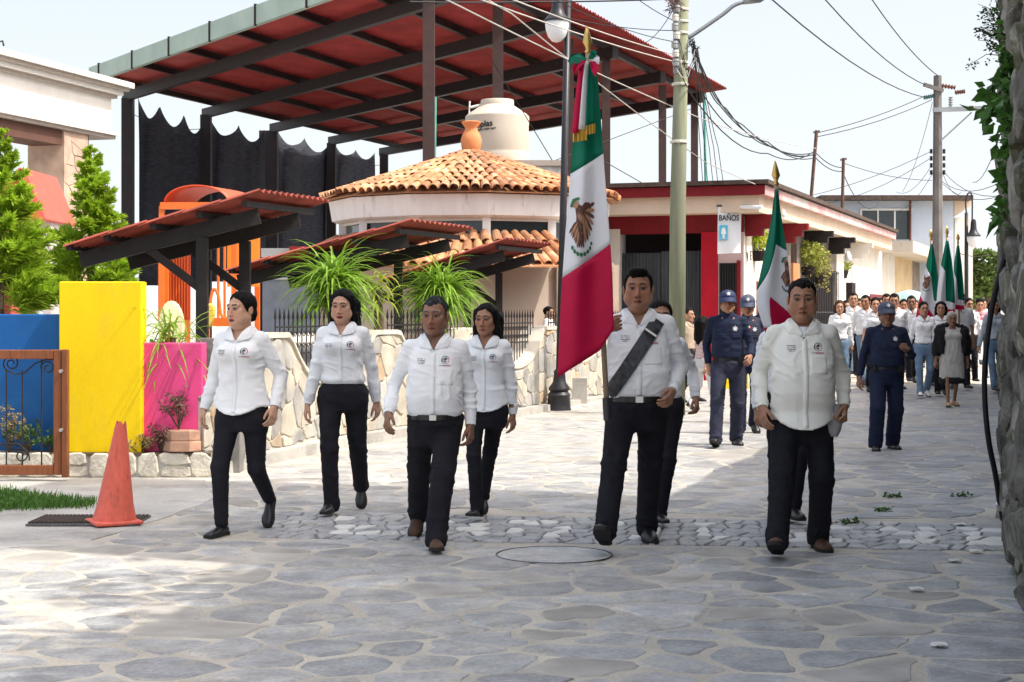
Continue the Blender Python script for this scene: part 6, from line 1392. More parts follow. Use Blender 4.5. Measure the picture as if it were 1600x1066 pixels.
# ---------------------------------------------------------------- poles
M_POLEW = mat('green_grey_timber', (.21, .225, .15), rough=.9, var=.25, scale=3, stretch=(6, 6, .5), bump=.4, bscale=16, col2=(.13, .13, .11), c2lo=.5, c2hi=.75, c2scale=1.5)
M_POLEC = mat('old_concrete_pole', (.16, .15, .145), rough=.95, var=.3, scale=2, bump=.3); M_GAL = mat('galvanised', (.30, .32, .34), rough=.45, metal=.6, var=.15); M_WIRE = mat('wire_black', (.015, .015, .017), rough=.6); M_WIREW = mat('wire_pale', (.50, .47, .43), rough=.6); M_ROPE = mat('strap_white', (.62, .60, .54), rough=.8); M_RUSTP = mat('rusty_pole', (.13, .075, .055), rough=.9, var=.3, scale=6); M_CERA = mat('ceramic_brown', (.16, .07, .045), rough=.3, spec=.6); M_CERG = mat('ceramic_grey', (.32, .33, .33), rough=.3, spec=.6)
ZW = 24.0; xw = P(1057, 0, ZW).x; up_ = thing('utility_pole', (xw, ZW, 0), 'tall greenish timber utility pole with tangled wires in front of the gate', 'pole')
mb = MB(); mb.tube([(xw, ZW, 0), (xw + .02, ZW, 3), (xw + .10, ZW, 6.6)], [.125, .115, .085], 16); obj('shaft', mb, M_POLEW, up_, smooth=True)
for py_ in (15, 34, 52, 98, 132, 222): 
    c = P(1061 + (200 - py_) * .022, py_, ZW); mb = MB(); mb.lathe([(.095 + .0001 * py_, -.02), (.107 + .0001 * py_, -.015), (.107 + .0001 * py_, .015), (.095 + .0001 * py_, .02)], c, 16); obj('strap', mb, M_ROPE, up_)
mb = MB(); mb.box(P(1057, 60, ZW - .16), (.09, .08, 1.0)); obj('cable_rack', mb, M_GAL, up_)
for k in range(7): c = P(1056.5 + rng.uniform(-3, 2), 14 + k * 14, ZW - .23); mb = MB(); mb.lathe([(.01, -.05), (.045, -.045), (.05, 0), (.035, .01), (.05, .02), (.045, .05), (.01, .055)], c, 10); obj('insulator', mb, M_ROPE if k % 2 else M_CERG, up_)
mb = MB(); leaf_cloud(mb, P(1053, 6, ZW - .2), .09, .08, .14, 160, .12, rng, 9, 0, .3); obj('dry_nest', mb, M_DRY, up_, recalc=False)
mb = MB(); mb.tube(smooth_path([P(1075, 60, ZW), P(1100, 43, ZW), P(1130, 22, ZW), P(1148, 8, ZW), P(1168, 2, ZW), P(1184, 0, ZW)], 4), .030, 8); obj('lamp_arm', mb, M_GAL, up_, smooth=True); mb = MB(); mb.loft([[P(x, y, ZW) + Vector((0, w * math.cos(a), h * math.sin(a))) for a in [k * .7854 for k in range(8)]] for x, y, w, h in ((1160, 4, .03, .03), (1172, 0, .08, .06), (1188, -2, .09, .06), (1198, -4, .03, .02))]); obj('lamp_head', mb, M_GAL, up_, smooth=True)
c = P(1083, 72, ZW - .05); mb = MB(); leaf_cloud(mb, c, .06, .06, .10, 60, .08, rng, 4, 0); obj('splice_bundle', mb, M_WIRE, up_, recalc=False)
for k in range(9):
    mb = MB(); a = P(1060 + rng.uniform(-6, 8), rng.uniform(60, 110), ZW - .2); b = P(1085 + rng.uniform(-6, 6), rng.uniform(75, 130), ZW - .2); mb.tube(smooth_path([a, a.lerp(b, .4) - U * rng.uniform(.1, .35) - Vector((0, .06, 0)), a.lerp(b, .8) - U * .12, b], 6), .006, 4); obj('loose_wire', mb, M_WIREW if k % 3 == 0 else M_WIRE, up_)
ZC = 45.0; xc = P(1465, 0, ZC).x; cpn = thing('concrete_pole', (xc, ZC, 0), 'dark concrete power pole with crossarm and insulators down the street', 'pole')
mb = MB(); mb.tube([(xc, ZC, 0), (xc, ZC, 7.9)], [.17, .11], 8); obj('shaft', mb, M_POLEC, cpn)
mb = MB(); mb.beam(P(1458, 172, ZC - .15), P(1545, 169, ZC - .15), .10, .12); obj('crossarm', mb, M_GAL, cpn); mb = MB(); mb.beam(P(1443, 132, ZC - .12), P(1474, 142, ZC - .12), .08, .10); obj('crossarm', mb, M_POLEC, cpn)
for d in (0, 3): mb = MB(); mb.tube([P(1470 + d, 220 - d, ZC - .15), P(1518, 176, ZC - .15)], .022, 6); obj('brace', mb, M_GAL, cpn)
def insul(a, b, m, r=.07):
    a, b = Vector(a), Vector(b); n = 9; mb = MB(); mb.tube([a.lerp(b, k / n) for k in range(n + 1)], [r if k % 2 else r * .45 for k in range(n + 1)], 10); obj('insulator', mb, m, cpn)
insul(P(1471, 134, ZC), P(1492, 137, ZC), M_CERA); insul(P(1492, 145, ZC), P(1507, 143, ZC), M_CERA); insul(P(1443, 153, ZC), P(1458, 150, ZC), mat('glass_green', (.10, .22, .20), rough=.2, spec=.6)); insul(P(1466, 130, ZC), P(1466, 119, ZC), M_CERG); insul(P(1485.5, 169, ZC), P(1485.5, 152, ZC), M_CERG); insul(P(1514, 169, ZC - .25), P(1520, 169, ZC - .25), M_CERA)
for k in range(4):
    for px_ in (1455, 1475): insul(P(px_, 233 + k * 11, ZC), P(px_, 240 + k * 11, ZC), M_DARK, .05)
for px0, py0, px1, py1, Z_, lab in ((1276, 204, 1267, 304, 38.0, 'thin rusty wooden pole standing on the corner house roof'), (1318, 247, 1316, 326, 41.0, 'shorter thin pole standing on the roof farther along')):
    t = thing('roof_pole', P(px1, py1, Z_), lab, 'pole'); mb = MB(); b = P(px1, py1, Z_); mb.tube([(b.x, b.y, 4.05), P(px0, py0, Z_)], .04, 8); obj('shaft', mb, M_RUSTP, t); mb = MB(); mb.tube([P(px0 - 5, py0 + 3, Z_), P(px0 + 5, py0 + 1, Z_)], .03, 6); obj('pin', mb, M_POLEC, t)
lamp(1510, 600, 45.5, P(0, 384, 45.5).z, 'distant street lamp with hooked arm at the right', 1.0, -1)
# ---------------------------------------------------------------- wires
def wire(pts, r, m, lab, grp, sag=0.0):
    q = [P(*p) for p in pts]; out = []
    for a, b in zip(q[:-1], q[1:]):
        for k in range(8): t = k / 8; out.append(a.lerp(b, t) - U * sag * 4 * t * (1 - t) * (b - a).length)
    out.append(q[-1]); mb = MB(); mb.tube(out, r, 5); obj('overhead_wire', mb, m, label=lab, cat='wire', group=grp)
g1, g2, g3, g4 = 'pale wires crossing in front of the canopy', 'dark wires running to the concrete pole', 'dark cable bundle between timber pole and roof poles', 'thin wires around the concrete pole'
l1 = 'pale thin wire crossing the canopy towards the timber pole'
for w in ([(560, -62, 12), (698, 0, 16), (1120, 195, 27), (1275, 232, 38)], [(640, -45, 12), (752, 0, 16), (1056, 97, 24)], [(690, -46, 12), (802, 0, 17), (1056, 86, 24)], [(600, -110, 12), (800, 22, 18), (1105, 255, 30), (1180, 288, 31)]): wire(w, .008, M_WIREW, {560: 'pale wire crossing the canopy and passing on to the rusty roof pole', 640: 'lower pale wire ending at the timber pole', 690: 'upper pale wire ending at the timber pole', 600: 'pale wire crossing the canopy down to the corner house roof'}[w[0][0]], g1, .004)
l2 = 'dark wire slanting down to the concrete pole across the sky'
for w in ([(1120, -65, 20), (1207, 0, 26), (1443, 152, 45)], [(1230, -50, 24), (1290, 0, 30), (1446, 133, 45)], [(1330, -34, 30), (1363, 0, 34), (1466, 119, 45)]): wire(w, .013, M_WIRE, {1120: 'leftmost', 1230: 'middle', 1330: 'rightmost'}[w[0][0]] + ' of three dark wires slanting across the sky to the concrete pole', g2, .012)
wire([(1276, 208, 38), (1445, 150, 45)], .010, M_WIRE, 'upper dark wire from the rusty roof pole up to the concrete pole', 'wires between roof pole and concrete pole', .01); wire([(1276, 214, 38), (1456, 156, 45)], .010, M_WIRE, 'lower dark wire from the rusty roof pole up to the concrete pole', 'wires between roof pole and concrete pole', .012)
l3 = 'dark sagging cable from the timber pole towards the roof poles'
for i, w in enumerate(([(1083, 72, 24), (1160, 195, 31), (1272, 242, 38)], [(1084, 76, 24), (1135, 170, 29), (1210, 230, 34), (1274, 240, 38)], [(1082, 80, 24), (1100, 150, 27), (1180, 215, 33), (1274, 238, 38), (1318, 262, 41)], [(1084, 70, 24), (1125, 165, 29), (1200, 222, 33), (1274, 246, 38), (1316, 268, 41), (1376, 312, 60)], [(1068, 130, 24), (1200, 240, 33), (1273, 236, 38)])): wire(w, .011, M_WIRE, l3, g3, .03)
l4 = 'thin wire fanning out from the middle of the concrete pole'
for w in ([(1456, 236, 45), (1270, 305, 50)], [(1456, 246, 45), (1290, 318, 55)], [(1456, 258, 45), (1400, 300, 60)], [(1458, 270, 45), (1395, 330, 60)], [(1318, 255, 41), (1456, 282, 45)], [(1472, 284, 45), (1590, 268, 30)], [(1474, 288, 45), (1590, 294, 30)], [(1474, 268, 45), (1590, 300, 30)], [(1457, 160, 45), (1410, 300, 60)], [(1470, 262, 45), (1502, 300, 61)], [(1520, 285, 40), (1575, 170, 25)]): wire(w, .008, M_WIRE, l4 + (' to the right' if w[-1][0] > 1480 else ' to the left'), g4 + (' on its right' if w[-1][0] > 1480 else ' on its left'), .02)
wire([(1500, 396, 55), (1575, 387, 40)], .012, M_WIRE, 'low wire behind the distant lamp at the right', None, .01)
wire([(640, 3, 20), (830, 3, 22), (1056, -2, 24)], .012, M_WIRE, 'thick black wire along the top edge beside the lantern', None, .004)
for w in ([(830, -20, 20), (1056, 66, 24)], [(860, 22, 22), (1056, 48, 24)], [(960, -30, 22), (1056, 34, 24)], [(1000, 70, 30), (1056, 8, 24)]): wire(w, .006, M_WIRE, 'fine dark wire reaching the timber pole from the left', 'fine wires at the timber pole', .02)
l5 = 'loose cable dropping from the timber pole to the house roof'
for i in range(5): wire([(1084 + i * 1.5, 76, 24), (1088 + i * 5, 140 + i * 8, 28), (1094 + i * 7, 230, 31), (1098 + i * 8, 285 + (i % 2) * 4, 31.6)], .007, M_WIRE, l5, 'cables dropping to the house roof', .01)
for w in ([(760, 80, 34), (866, 256, 36)], [(830, 265, 37), (1080, 170, 50)], [(940, 250, 36), (1010, 290, 36)]): wire(w, .010, M_WIRE, 'thin stay wire in the gap behind the water tank', 'stay wires behind the tank', .0)
# ---------------------------------------------------------------- far trees at the end of the street
M_FARL = mat('far_tree_leaves', (.11, .17, .04), rough=.7, var=.45, scale=1.2, trans=.3)
for k, (px_, py_, Z_, w, h, lab) in enumerate(((1543, 432, 70, 40, 56, 'leafy green tree at the end of the street beside the stone wall'), (1518, 455, 82, 26, 34, 'smaller tree behind the distant lamp'), (1578, 450, 60, 34, 60, 'tree mostly hidden by the stone wall corner'))):
    r = random.Random(90 + k); c = P(px_, py_, Z_); q = Z_ / F; t = thing('far_tree', (c.x, c.y, 0), lab, 'tree', 'trees at the end of the street'); mb = MB(); mb.tube([(c.x, c.y, -.03), (c.x, c.y, c.z)], [.2, .1], 8)
    mb2 = MB()
    for j in range(26): d = Vector((r.gauss(0, .42) * w * q * .6, r.gauss(0, .4) * w * q * .6, r.gauss(0, .42) * h * q * .6)); leaf_cloud(mb2, c + d, w * q * .22, w * q * .22, h * q * .15, 60, .30, r, 1.6, .1); mb.tube([(c.x, c.y, c.z - h * q * .3), c + d], [.06, .02], 5)
    obj('trunk', mb, M_TWIG, t); obj('crown', mb2, M_FARL, t, recalc=False)
mb = MB()
for k in range(30): leaf_cloud(mb, (30 + k * 2.2 + rng.uniform(-2, 2), 150 + rng.uniform(-8, 8), rng.uniform(.5, 4)), 3, 3, 2.4, 60, 1.0, rng, 1.5, .1)
obj('far_wood', mb, M_FARL, label='far-off green wood beyond the end of the street', cat='wood', kind='stuff', recalc=False)
# ================================================================ the procession
def T(pc, Z, yaw):
    c, s_ = math.cos(math.radians(-yaw)), math.sin(math.radians(-yaw))
    def f(px, py, dy): x = (px - pc) / F * Z + (px - CX) / F * dy; y = dy; z = H0 + (YH - py) / F * (Z + dy); return (x * c - y * s_, x * s_ + y * c, z)
    return f
def foot(t, px, dy, h, pitch): x, y, z = t(px, YH, dy); return (x, y, h, pitch)
BRN = (.34, .170, .105); TAN = (.42, .225, .145); DRK = (.235, .118, .074); LGT = (.50, .285, .19)
G1 = 'people in white shirts leading the march'
# 1 woman on the left
t = T(378, 11.08, -14); person(378, 11.08, 1.63, 'woman in untucked white shirt and black leggings beside the traffic cone, looking left', G1, yaw=-14, sex='f', skin=LGT, lips=(.30, .05, .06), hair='tied', head=(-24, 0), headfat=.08, tucked=False, hem=.495, wz=.55, girth=1.14, wide=.84, slim=1.1, shoes='flat', emblem=True,
  feet=(foot(t, 346, -.10, .078, 0), foot(t, 420, .30, .20, -52)), hands=(t(319, 640, .10), t(429, 637, -.08)), hz=.512, seed=3, bust=1.15)
t = T(538, 12.2, -4); person(536, 12.2, 1.655, 'woman with long dark hair and red lips, white blouse tucked into black trousers', G1, yaw=-4, sex='f', skin=LGT, lips=(.36, .03, .05), hair='longside', head=(-8, 6), headfat=.07, lid=.003, girth=1.10, belt=False, shoes='black', wide=1.05, wz=.582,
  feet=(foot(t, 520, -.12, .078, 0), foot(t, 566, .32, .17, -48)), hands=(t(482, 635, -.04), t(590, 628, .1)), hz=.515, seed=5, bust=1.2, slim=.95)
t = T(683, 10.56, -3); person(680, 10.56, 1.61, 'older grey-haired man in white shirt, black trousers and brown boots', G1, yaw=-3, skin=DRK, hair='crew', hairc='grey', head=(-10, 0), headfat=.05, belly=.045, girth=1.05, wide=1.22, wz=.535, shoes='brown', stubble=.12, pocket=True,
  feet=(foot(t, 656, .46, .17, -36), foot(t, 683, -.30, .085, 6)), hands=(t(610, 648, -.12), t(738, 665, -.02)), hz=.505, seed=7)
t = T(762, 11.87, -10); person(760, 11.87, 1.545, 'young woman with long black hair in white shirt behind the grey-haired man', G1, yaw=-10, sex='f', skin=BRN, hair='long', head=(-8, 0), tucked=False, hem=.50, wz=.55, girth=1.0, shoes='flat', wide=.95, slim=.95,
  feet=(foot(t, 748, -.14, .082, 8), foot(t, 756, .30, .13, -35)), hands=(t(712, 645, .05), t(803, 648, .02)), hz=.513, seed=9, bust=.9)
t = T(993, 10.5, -2); fb = person(997, 10.5, 1.765, 'stout man in white shirt with black sash carrying the big flag', G1, yaw=-2, skin=BRN, hair='quiff', head=(-4, 0), headfat=.14, belly=.078, girth=1.08, shw=1.04, wide=1.14, wz=.54, pocket=True, lid=.001,
  feet=(foot(t, 940, -.40, .110, 26), foot(t, 1006, .28, .088, -8)), hands=(t(943, 515, -.30), t(1046, 612, -.14)), hz=.507, seed=11, elbows=((-.9, .5, -.5), (.45, 1, -.1)), grips=(((.2, -.3, 1), (62, 78, 40)), None))
t = T(1030, 11.6, 0); person(1032, 11.55, 1.57, 'dark-haired woman in white shirt mostly hidden behind the flag bearer', G1, sex='f', skin=BRN, hair='tied', shoes='flat', lod=1,
  feet=(foot(t, 1010, .2, .12, -30), foot(t, 1028, -.1, .078, 0)), hands=(t(985, 640, 0), t(1085, 622, .05)), hz=.512, seed=13)
t = T(1252, 10.3, -3); bm = person(1253, 10.3, 1.70, 'heavy man in loose untucked cream shirt and brown shoes on the right', G1, yaw=-3, skin=BRN, hair='crew', head=(-5, 2), headfat=.13, belly=.078, girth=1.07, shw=1.0, tucked=False, hem=.455, wz=.52, wide=1.16, shirt=SHIRT_C, shoes='brown', pocket=True, tee=True, lid=.002,
  feet=(foot(t, 1213, -.30, .10, 20), foot(t, 1278, .10, .078, 0)), hands=(t(1190, 638, -.05), t(1318, 636, -.05)), hz=.508, seed=15, grips=(None, ((-.2, -1, 0), (45, 60, 35))))
t = T(1245, 11.7, 0); hid = person(1232, 11.75, 1.62, 'flag carrier in white shirt hidden behind the heavy man', G1, skin=BRN, hair='short', lod=1,
  feet=(foot(t, 1225, .2, .12, -30), foot(t, 1252, -.1, .078, 0)), hands=(t(1196, 640, -.05), t(1222, 560, -.25)), hz=.512, seed=17)
# folded grey cap in the heavy man's hand
wr, xd, yd, zd = bm['hands'][1]; M = bm['body'].matrix_basis; c = M @ (wr + zd * .075 + yd * .045)
mb = MB(); rings = []
for k in range(9): f_ = k / 8; rr = .052 * math.sin(math.pi * (.12 + .8 * f_)) ** .6; rings.append([Vector((c.x - .02 + rr * math.cos(a), c.y + .018 * math.sin(a) * (1 + f_), c.z + .085 - .20 * f_)) for a in [q * .6283 for q in range(10)]])
mb.loft(rings); obj('folded_cap', mb, mat('grey_cloth', (.30, .29, .30), rough=.9, var=.12, scale=14, bump=.4), label='folded pale grey cap held in the heavy man\'s hand', cat='cap', smooth=True)
# sash and pole holster of the flag bearer
ca = fb['ca']; bo = fb['body']; Hh = 1.765; dzt = fb['dzt']; mb = MB(); pts = []
for k in range(25):
    f_ = k / 24; x = .125 - .315 * f_; z = (.812 - .265 * f_) * Hh + dzt; p = ca.pt(x, z, .016) or Vector((x, -.1, z)); pts.append(p)
side = Vector((.82, 0, -.57)).normalized(); w_ = .044; vs = []; NC = 6
for p in pts:
    row_ = []
    for j in range(NC + 1):
        q = p + side * w_ * (2 * j / NC - 1); q2 = ca.pt(q.x, q.z, .017); row_.append(q2 if q2 and abs(q2.y - p.y) < .09 else Vector((q.x, p.y + .004, q.z)))
    vs += row_
W_ = NC + 1; n_v = len(vs)
mb.add(vs + [v + Vector((0, .008, 0)) for v in vs], [(i * W_ + j, i * W_ + j + 1, (i + 1) * W_ + j + 1, (i + 1) * W_ + j) for i in range(24) for j in range(NC)] + [(i * W_ + e, (i + 1) * W_ + e, n_v + (i + 1) * W_ + e, n_v + i * W_ + e) for i in range(24) for e in (0, NC)])
M_SASH = mat('sash_black', (.018, .020, .028), rough=.45, var=.15, scale=12, spec=.5); sa = child('sash', mesh('sash', mb, M_SASH), bo)
mb = MB(); b_ = pts[4]; mb.beam(b_ + side * -.042 + Vector((0, -.008, 0)), b_ + side * .042 + Vector((0, -.008, 0)), .012, .03, (0, -1, 0)); child('sash_buckle', mesh('sash_buckle', mb, STEEL), sa)

# ---------------------------------------------------------------- flags
F_GRN = mat('flag_green', (.0, .16, .095), rough=.6, var=.08, scale=6, trans=.18, spec=.25, bump=.1, bscale=14); F_WHT = mat('flag_white', (.76, .76, .80), rough=.6, var=.03, scale=6, trans=.18, spec=.25, bump=.1, bscale=14); F_RED = mat('flag_red', (.50, .004, .055), rough=.6, var=.08, scale=6, trans=.18, spec=.25, bump=.1, bscale=14)
F_GOLD = mat('gold_fringe', (.48, .30, .05), rough=.5, var=.25, scale=60, stretch=(1, 1, .1)); GOLD = mat('gold_metal', (.62, .42, .14), rough=.35, metal=.9); F_BRN = mat('eagle_brown', (.10, .045, .035), rough=.7, var=.5, scale=60); F_BRN2 = mat('eagle_light', (.32, .17, .10), rough=.7, var=.2); F_LEAF = mat('wreath_green', (.03, .14, .06), rough=.7)
def plerp(pts, y):
    if y <= pts[0][1]: return pts[0][0]
    for a, b in zip(pts[:-1], pts[1:]):
        if y <= b[1]: return a[0] + (b[0] - a[0]) * (y - a[1]) / (b[1] - a[1] + 1e-9)
    return pts[-1][0]
def ulerp(row, u):
    for a, b in zip(row[:-1], row[1:]):
        if u <= b[0]: return a[1] + (b[1] - a[1]) * (u - a[0]) / (b[0] - a[0] + 1e-9)
    return row[-1][1]
def feather(x0, y0, x1, y1, w): dx, dy = x1 - x0, y1 - y0; l = math.hypot(dx, dy); nx, ny = -dy / l * w, dx / l * w; return [(x0, y0), (x0 + dx * .35 + nx, y0 + dy * .35 + ny), (x0 + dx * .85 + nx * .8, y0 + dy * .85 + ny * .8), (x1, y1), (x0 + dx * .85 - nx * .8, y0 + dy * .85 - ny * .8), (x0 + dx * .35 - nx, y0 + dy * .35 - ny)]
EAGLE = [(0, [(-.42, .55), (-.15, .72), (.12, .62), (.3, .3), (.2, -.2), (-.02, -.5), (-.25, -.48), (-.36, -.1), (-.34, .25)]), (0, [(.0, .62), (.3, .80), (.6, .78), (.72, .55), (.55, .2), (.2, .0)])]
for k in range(9): a_ = math.radians(20 - k * 14.5); EAGLE.append((0 if k % 2 == 0 else 1, feather(.30 - .02 * k, .52 - .05 * k, .38 + .62 * math.cos(a_) - .02 * k, .42 + 1.05 * math.sin(a_) - .03 * k, .085)))
for k in range(6): EAGLE.append((0 if k % 2 == 0 else 1, feather(-.25 + .02 * k, .10 - .08 * k, -.86 + .11 * k, -.42 - .10 * k, .075)))
for k in range(4): EAGLE.append((0, feather(-.12 + .05 * k, -.42, -.28 + .16 * k, -1.0, .07)))
for k in range(5): EAGLE.append((1, feather(-.22 + .09 * k, .42 - .02 * k, -.20 + .09 * k, .12 - .06 * k, .04)))
EAGLE += [(1, [(-.62, .62), (-.50, .80), (-.28, .84), (-.15, .70), (-.3, .55), (-.46, .58)]), (2, [(-.80, .62), (-.62, .92), (-.2, 1.0), (-.05, .92), (-.45, .88), (-.66, .58)])]
for k in range(8): a_ = math.radians(200 + k * 20); EAGLE.append((2, feather(.92 * math.cos(a_) * .8, -.72 + .52 * math.sin(a_), .92 * math.cos(a_ + .35) * .82, -.72 + .56 * math.sin(a_ + .3), .085)))
def flag(label, Lp, Rp, rows, Zc, pole, em, amp, group, nfold=3.0, ribbon=None, thick=.004, holder=None, fr=(0, 0), pr=.017):
    base = P(*pole[1]); t = thing('flag', base, label, 'flag', group)
    mb = MB(); a, b = P(*pole[0]), P(*pole[1]); mb.tube([b, a], pr, 10); obj('pole', mb, mat('pole_wood', (.30, .22, .15), rough=.45, var=.15, scale=8, spec=.5), t, smooth=True)
    d = (a - b).normalized(); k = pr / .017; mb = MB(); rg = []
    for r_, h in ((.010, 0), (.022, .01), (.012, .03), (.020, .05), (.030, .07), (.018, .12), (.004, .17)): rg.append([a + d * h * k + Vector((math.cos(q * .7854) * r_ * k, math.sin(q * .7854) * r_ * .5 * k, 0)) for q in range(8)])
    mb.loft(rg); obj('finial', mb, GOLD, t, smooth=True)
    def S(u, py, off=0.0):
        xl, xr = plerp(Lp, py), plerp(Rp, py); px = xl + (xr - xl) * u; y0 = rows[0][0][1]; y1 = max(q[1] for q in rows[-1]); f_ = (py - y0) / (y1 - y0); A = amp * (.25 + .75 * f_)
        return P(px, py, Zc + A * math.sin(u * nfold * math.pi + 1.2 + f_ * 1.1) * (.6 + .4 * math.cos(u * 2)) + .35 * A * math.sin(u * 9 + f_ * 5) - off)
    NU = 30
    for bi, m in enumerate((F_GRN, F_WHT, F_RED)):
        if bi >= len(rows) - 1: break
        nv = 14; mb = MB(); fn = lambda u, v: S(u, ulerp(rows[bi], u) + (ulerp(rows[bi + 1], u) - ulerp(rows[bi], u)) * v); mb.sheet(fn, NU, nv, thick, (0, 1, 0)); o = obj(('green_band', 'white_band', 'red_band')[bi], mb, m, t, smooth=True)
        if bi == 1 and em:
            ex, ey, ew, eh = em; 
            for mi, mm in enumerate((F_BRN, F_BRN2, F_LEAF)):
                mb = MB()
                for kk_, pts in EAGLE:
                    if kk_ != mi: continue
                    q = []
                    for i in range(len(pts)):
                        a_, b_ = pts[i], pts[(i + 1) % len(pts)]
                        for s_ in range(3): q.append((a_[0] + (b_[0] - a_[0]) * s_ / 3, a_[1] + (b_[1] - a_[1]) * s_ / 3))
                    c_ = (sum(p[0] for p in q) / len(q), sum(p[1] for p in q) / len(q)); g = []
                    for rr in (1.0, .5):
                        for p in q:
                            X_, Y_ = c_[0] + (p[0] - c_[0]) * rr, c_[1] + (p[1] - c_[1]) * rr; py = ey - Y_ * eh; px = ex + X_ * ew; xl, xr = plerp(Lp, py), plerp(Rp, py); u = min(1, max(.015, (px - xl) / (xr - xl))); g.append(S(u, py, .005 + .003 * mi))
                    cy_ = ey - c_[1] * eh; xl, xr = plerp(Lp, cy_), plerp(Rp, cy_); g.append(S(min(1, max(.015, (ex + c_[0] * ew - xl) / (xr - xl))), cy_, .005 + .003 * mi)); n = len(q)
                    mb.add(g, [(i, (i + 1) % n, n + (i + 1) % n, n + i) for i in range(n)] + [(n + i, n + (i + 1) % n, 2 * n) for i in range(n)])
                if mb.v: obj(('eagle_emblem', 'eagle_highlight', 'emblem_wreath')[mi], mb, mm, o, kind='stuff', recalc=False)
    return t, S
Zf = 9.98
t, Sf = flag('big green, white and red eagle flag carried by the man with the black sash', [(906, 98), (899, 150), (895, 220), (889, 300), (883, 370), (877, 460), (873, 540), (871, 592)], [(932, 98), (938, 170), (942, 230), (948, 310), (953, 370), (957, 430), (959, 520)],
  [[(0, 98), (1, 98)], [(0, 272), (1, 240)], [(0, 434), (1, 381)], [(0, 590), (.75, 548), (1, 514)]], Zf, ((919, 84, 10.14), (949, 652, 10.12)), (908, 348, 22, 40), .05, 'national flags in the march', 2.4)
mb = MB(); a = P(948, 622, 10.12); b = P(949.5, 657, 10.12); mb.tube([a, b], [.028, .026], 14); obj('pole_holster', mb, M_SASH, t)
# striped ribbon with gold fringe and bow
for i, (m, x0, x1, x2, x3) in enumerate(((F_RED, 907, 914, 893, 904), (F_WHT, 914, 920, 904, 915), (F_GRN, 920, 926, 915, 928))):
    mb = MB(); f = lambda u, v: P(x0 + (x1 - x0) * u + ((x2 + (x3 - x2) * u) - (x0 + (x1 - x0) * u)) * v ** .8, 96 + 112 * v - 6 * i * v, Zf - .085 - .02 * math.sin(v * 3) - .012 * math.sin(u * 3 + i)); mb.sheet(f, 5, 12, .004, (0, 1, 0)); obj('ribbon_tail', mb, m, t, smooth=True)
for (x0, x1, y0, y1, dz) in ((895, 917, 204, 222, -.08), (916, 930, 196, 211, -.095)): mb = MB(); mb.sheet(lambda u, v: P(x0 + (x1 - x0) * u, y0 + (y1 - y0) * v - 3 * u, Zf + dz - .01 * math.sin(u * 20)), 12, 2, .006, (0, 1, 0)); obj('gold_fringe', mb, F_GOLD, t)
for i, (m, pts_) in enumerate(((F_GRN, [(917, 92), (905, 82), (892, 86), (887, 96), (896, 102), (910, 100)]), (F_RED, [(915, 96), (902, 92), (894, 104), (896, 116), (905, 108)]), (F_WHT, [(921, 92), (930, 84), (937, 90), (936, 101), (926, 98)]), (F_GRN, [(919, 92), (924, 78), (933, 80), (930, 92)]), (F_RED, [(922, 96), (930, 96), (936, 106), (930, 120), (924, 110)]))):
    mb = MB(); mb.prism([P(x, y, Zf - .11 - .014 * i + .03 * math.sin(x * .3)) for x, y in pts_], None, (0, .012, 0)); o = obj('bow_loop', mb, m, t)
flag('flag with green left fold and red corner behind the heavy man', [(1211, 296), (1204, 350), (1194, 400), (1182, 455), (1183, 480), (1196, 520)], [(1215, 296), (1222, 345), (1230, 395), (1236, 450), (1237, 520)],
  [[(0, 296), (1, 296)], [(0, 455), (.28, 425), (.50, 382), (1, 392)], [(0, 512), (.30, 512), (.38, 463), (1, 492)], [(0, 524), (1, 524)]], 11.35, ((1213, 290, 11.45), (1226, 560, 11.45)), (1231, 425, 13, 24), .045, 'national flags in the march', 2.2)
ZF = 29.0
flag('leftmost of the three far flags, with a large eagle disc', [(1454, 381), (1447, 415), (1439, 455), (1430, 500)], [(1457, 381), (1463, 410), (1468, 445), (1469, 500)], [[(0, 381), (1, 381)], [(0, 416), (.5, 432), (.72, 470), (1, 472)], [(0, 462), (1, 505)], [(0, 502), (1, 508)]], ZF, ((1455, 376, ZF + .05), (1462, 545, ZF + .1)), (1447, 441, 8, 11), .07, 'far flags above the crowd', 3, pr=.02)
flag('middle one of the three far flags, mostly green with a white fold', [(1478, 376), (1471, 410), (1466, 440), (1462, 486)], [(1482, 376), (1487, 405), (1491, 440), (1493, 486)], [[(0, 376), (1, 376)], [(0, 414), (.42, 424), (.5, 470), (1, 474)], [(0, 482), (1, 484)], [(0, 488), (1, 488)]], ZF - .4, ((1479.5, 371, ZF - .35), (1480, 545, ZF - .3)), None, .07, 'far flags above the crowd', 3, pr=.02)
flag('rightmost of the three far flags, blue-green beside the distant lamp', [(1495, 384), (1491, 410), (1489, 440), (1488, 480)], [(1499, 384), (1503, 415), (1506, 450), (1507, 480)], [[(0, 384), (1, 384)], [(0, 424), (.35, 436), (.5, 468), (1, 470)], [(0, 476), (1, 478)], [(0, 484), (1, 484)]], ZF + .3, ((1497, 380, ZF + .35), (1499, 545, ZF + .4)), None, .07, 'far flags above the crowd', 3, pr=.02)

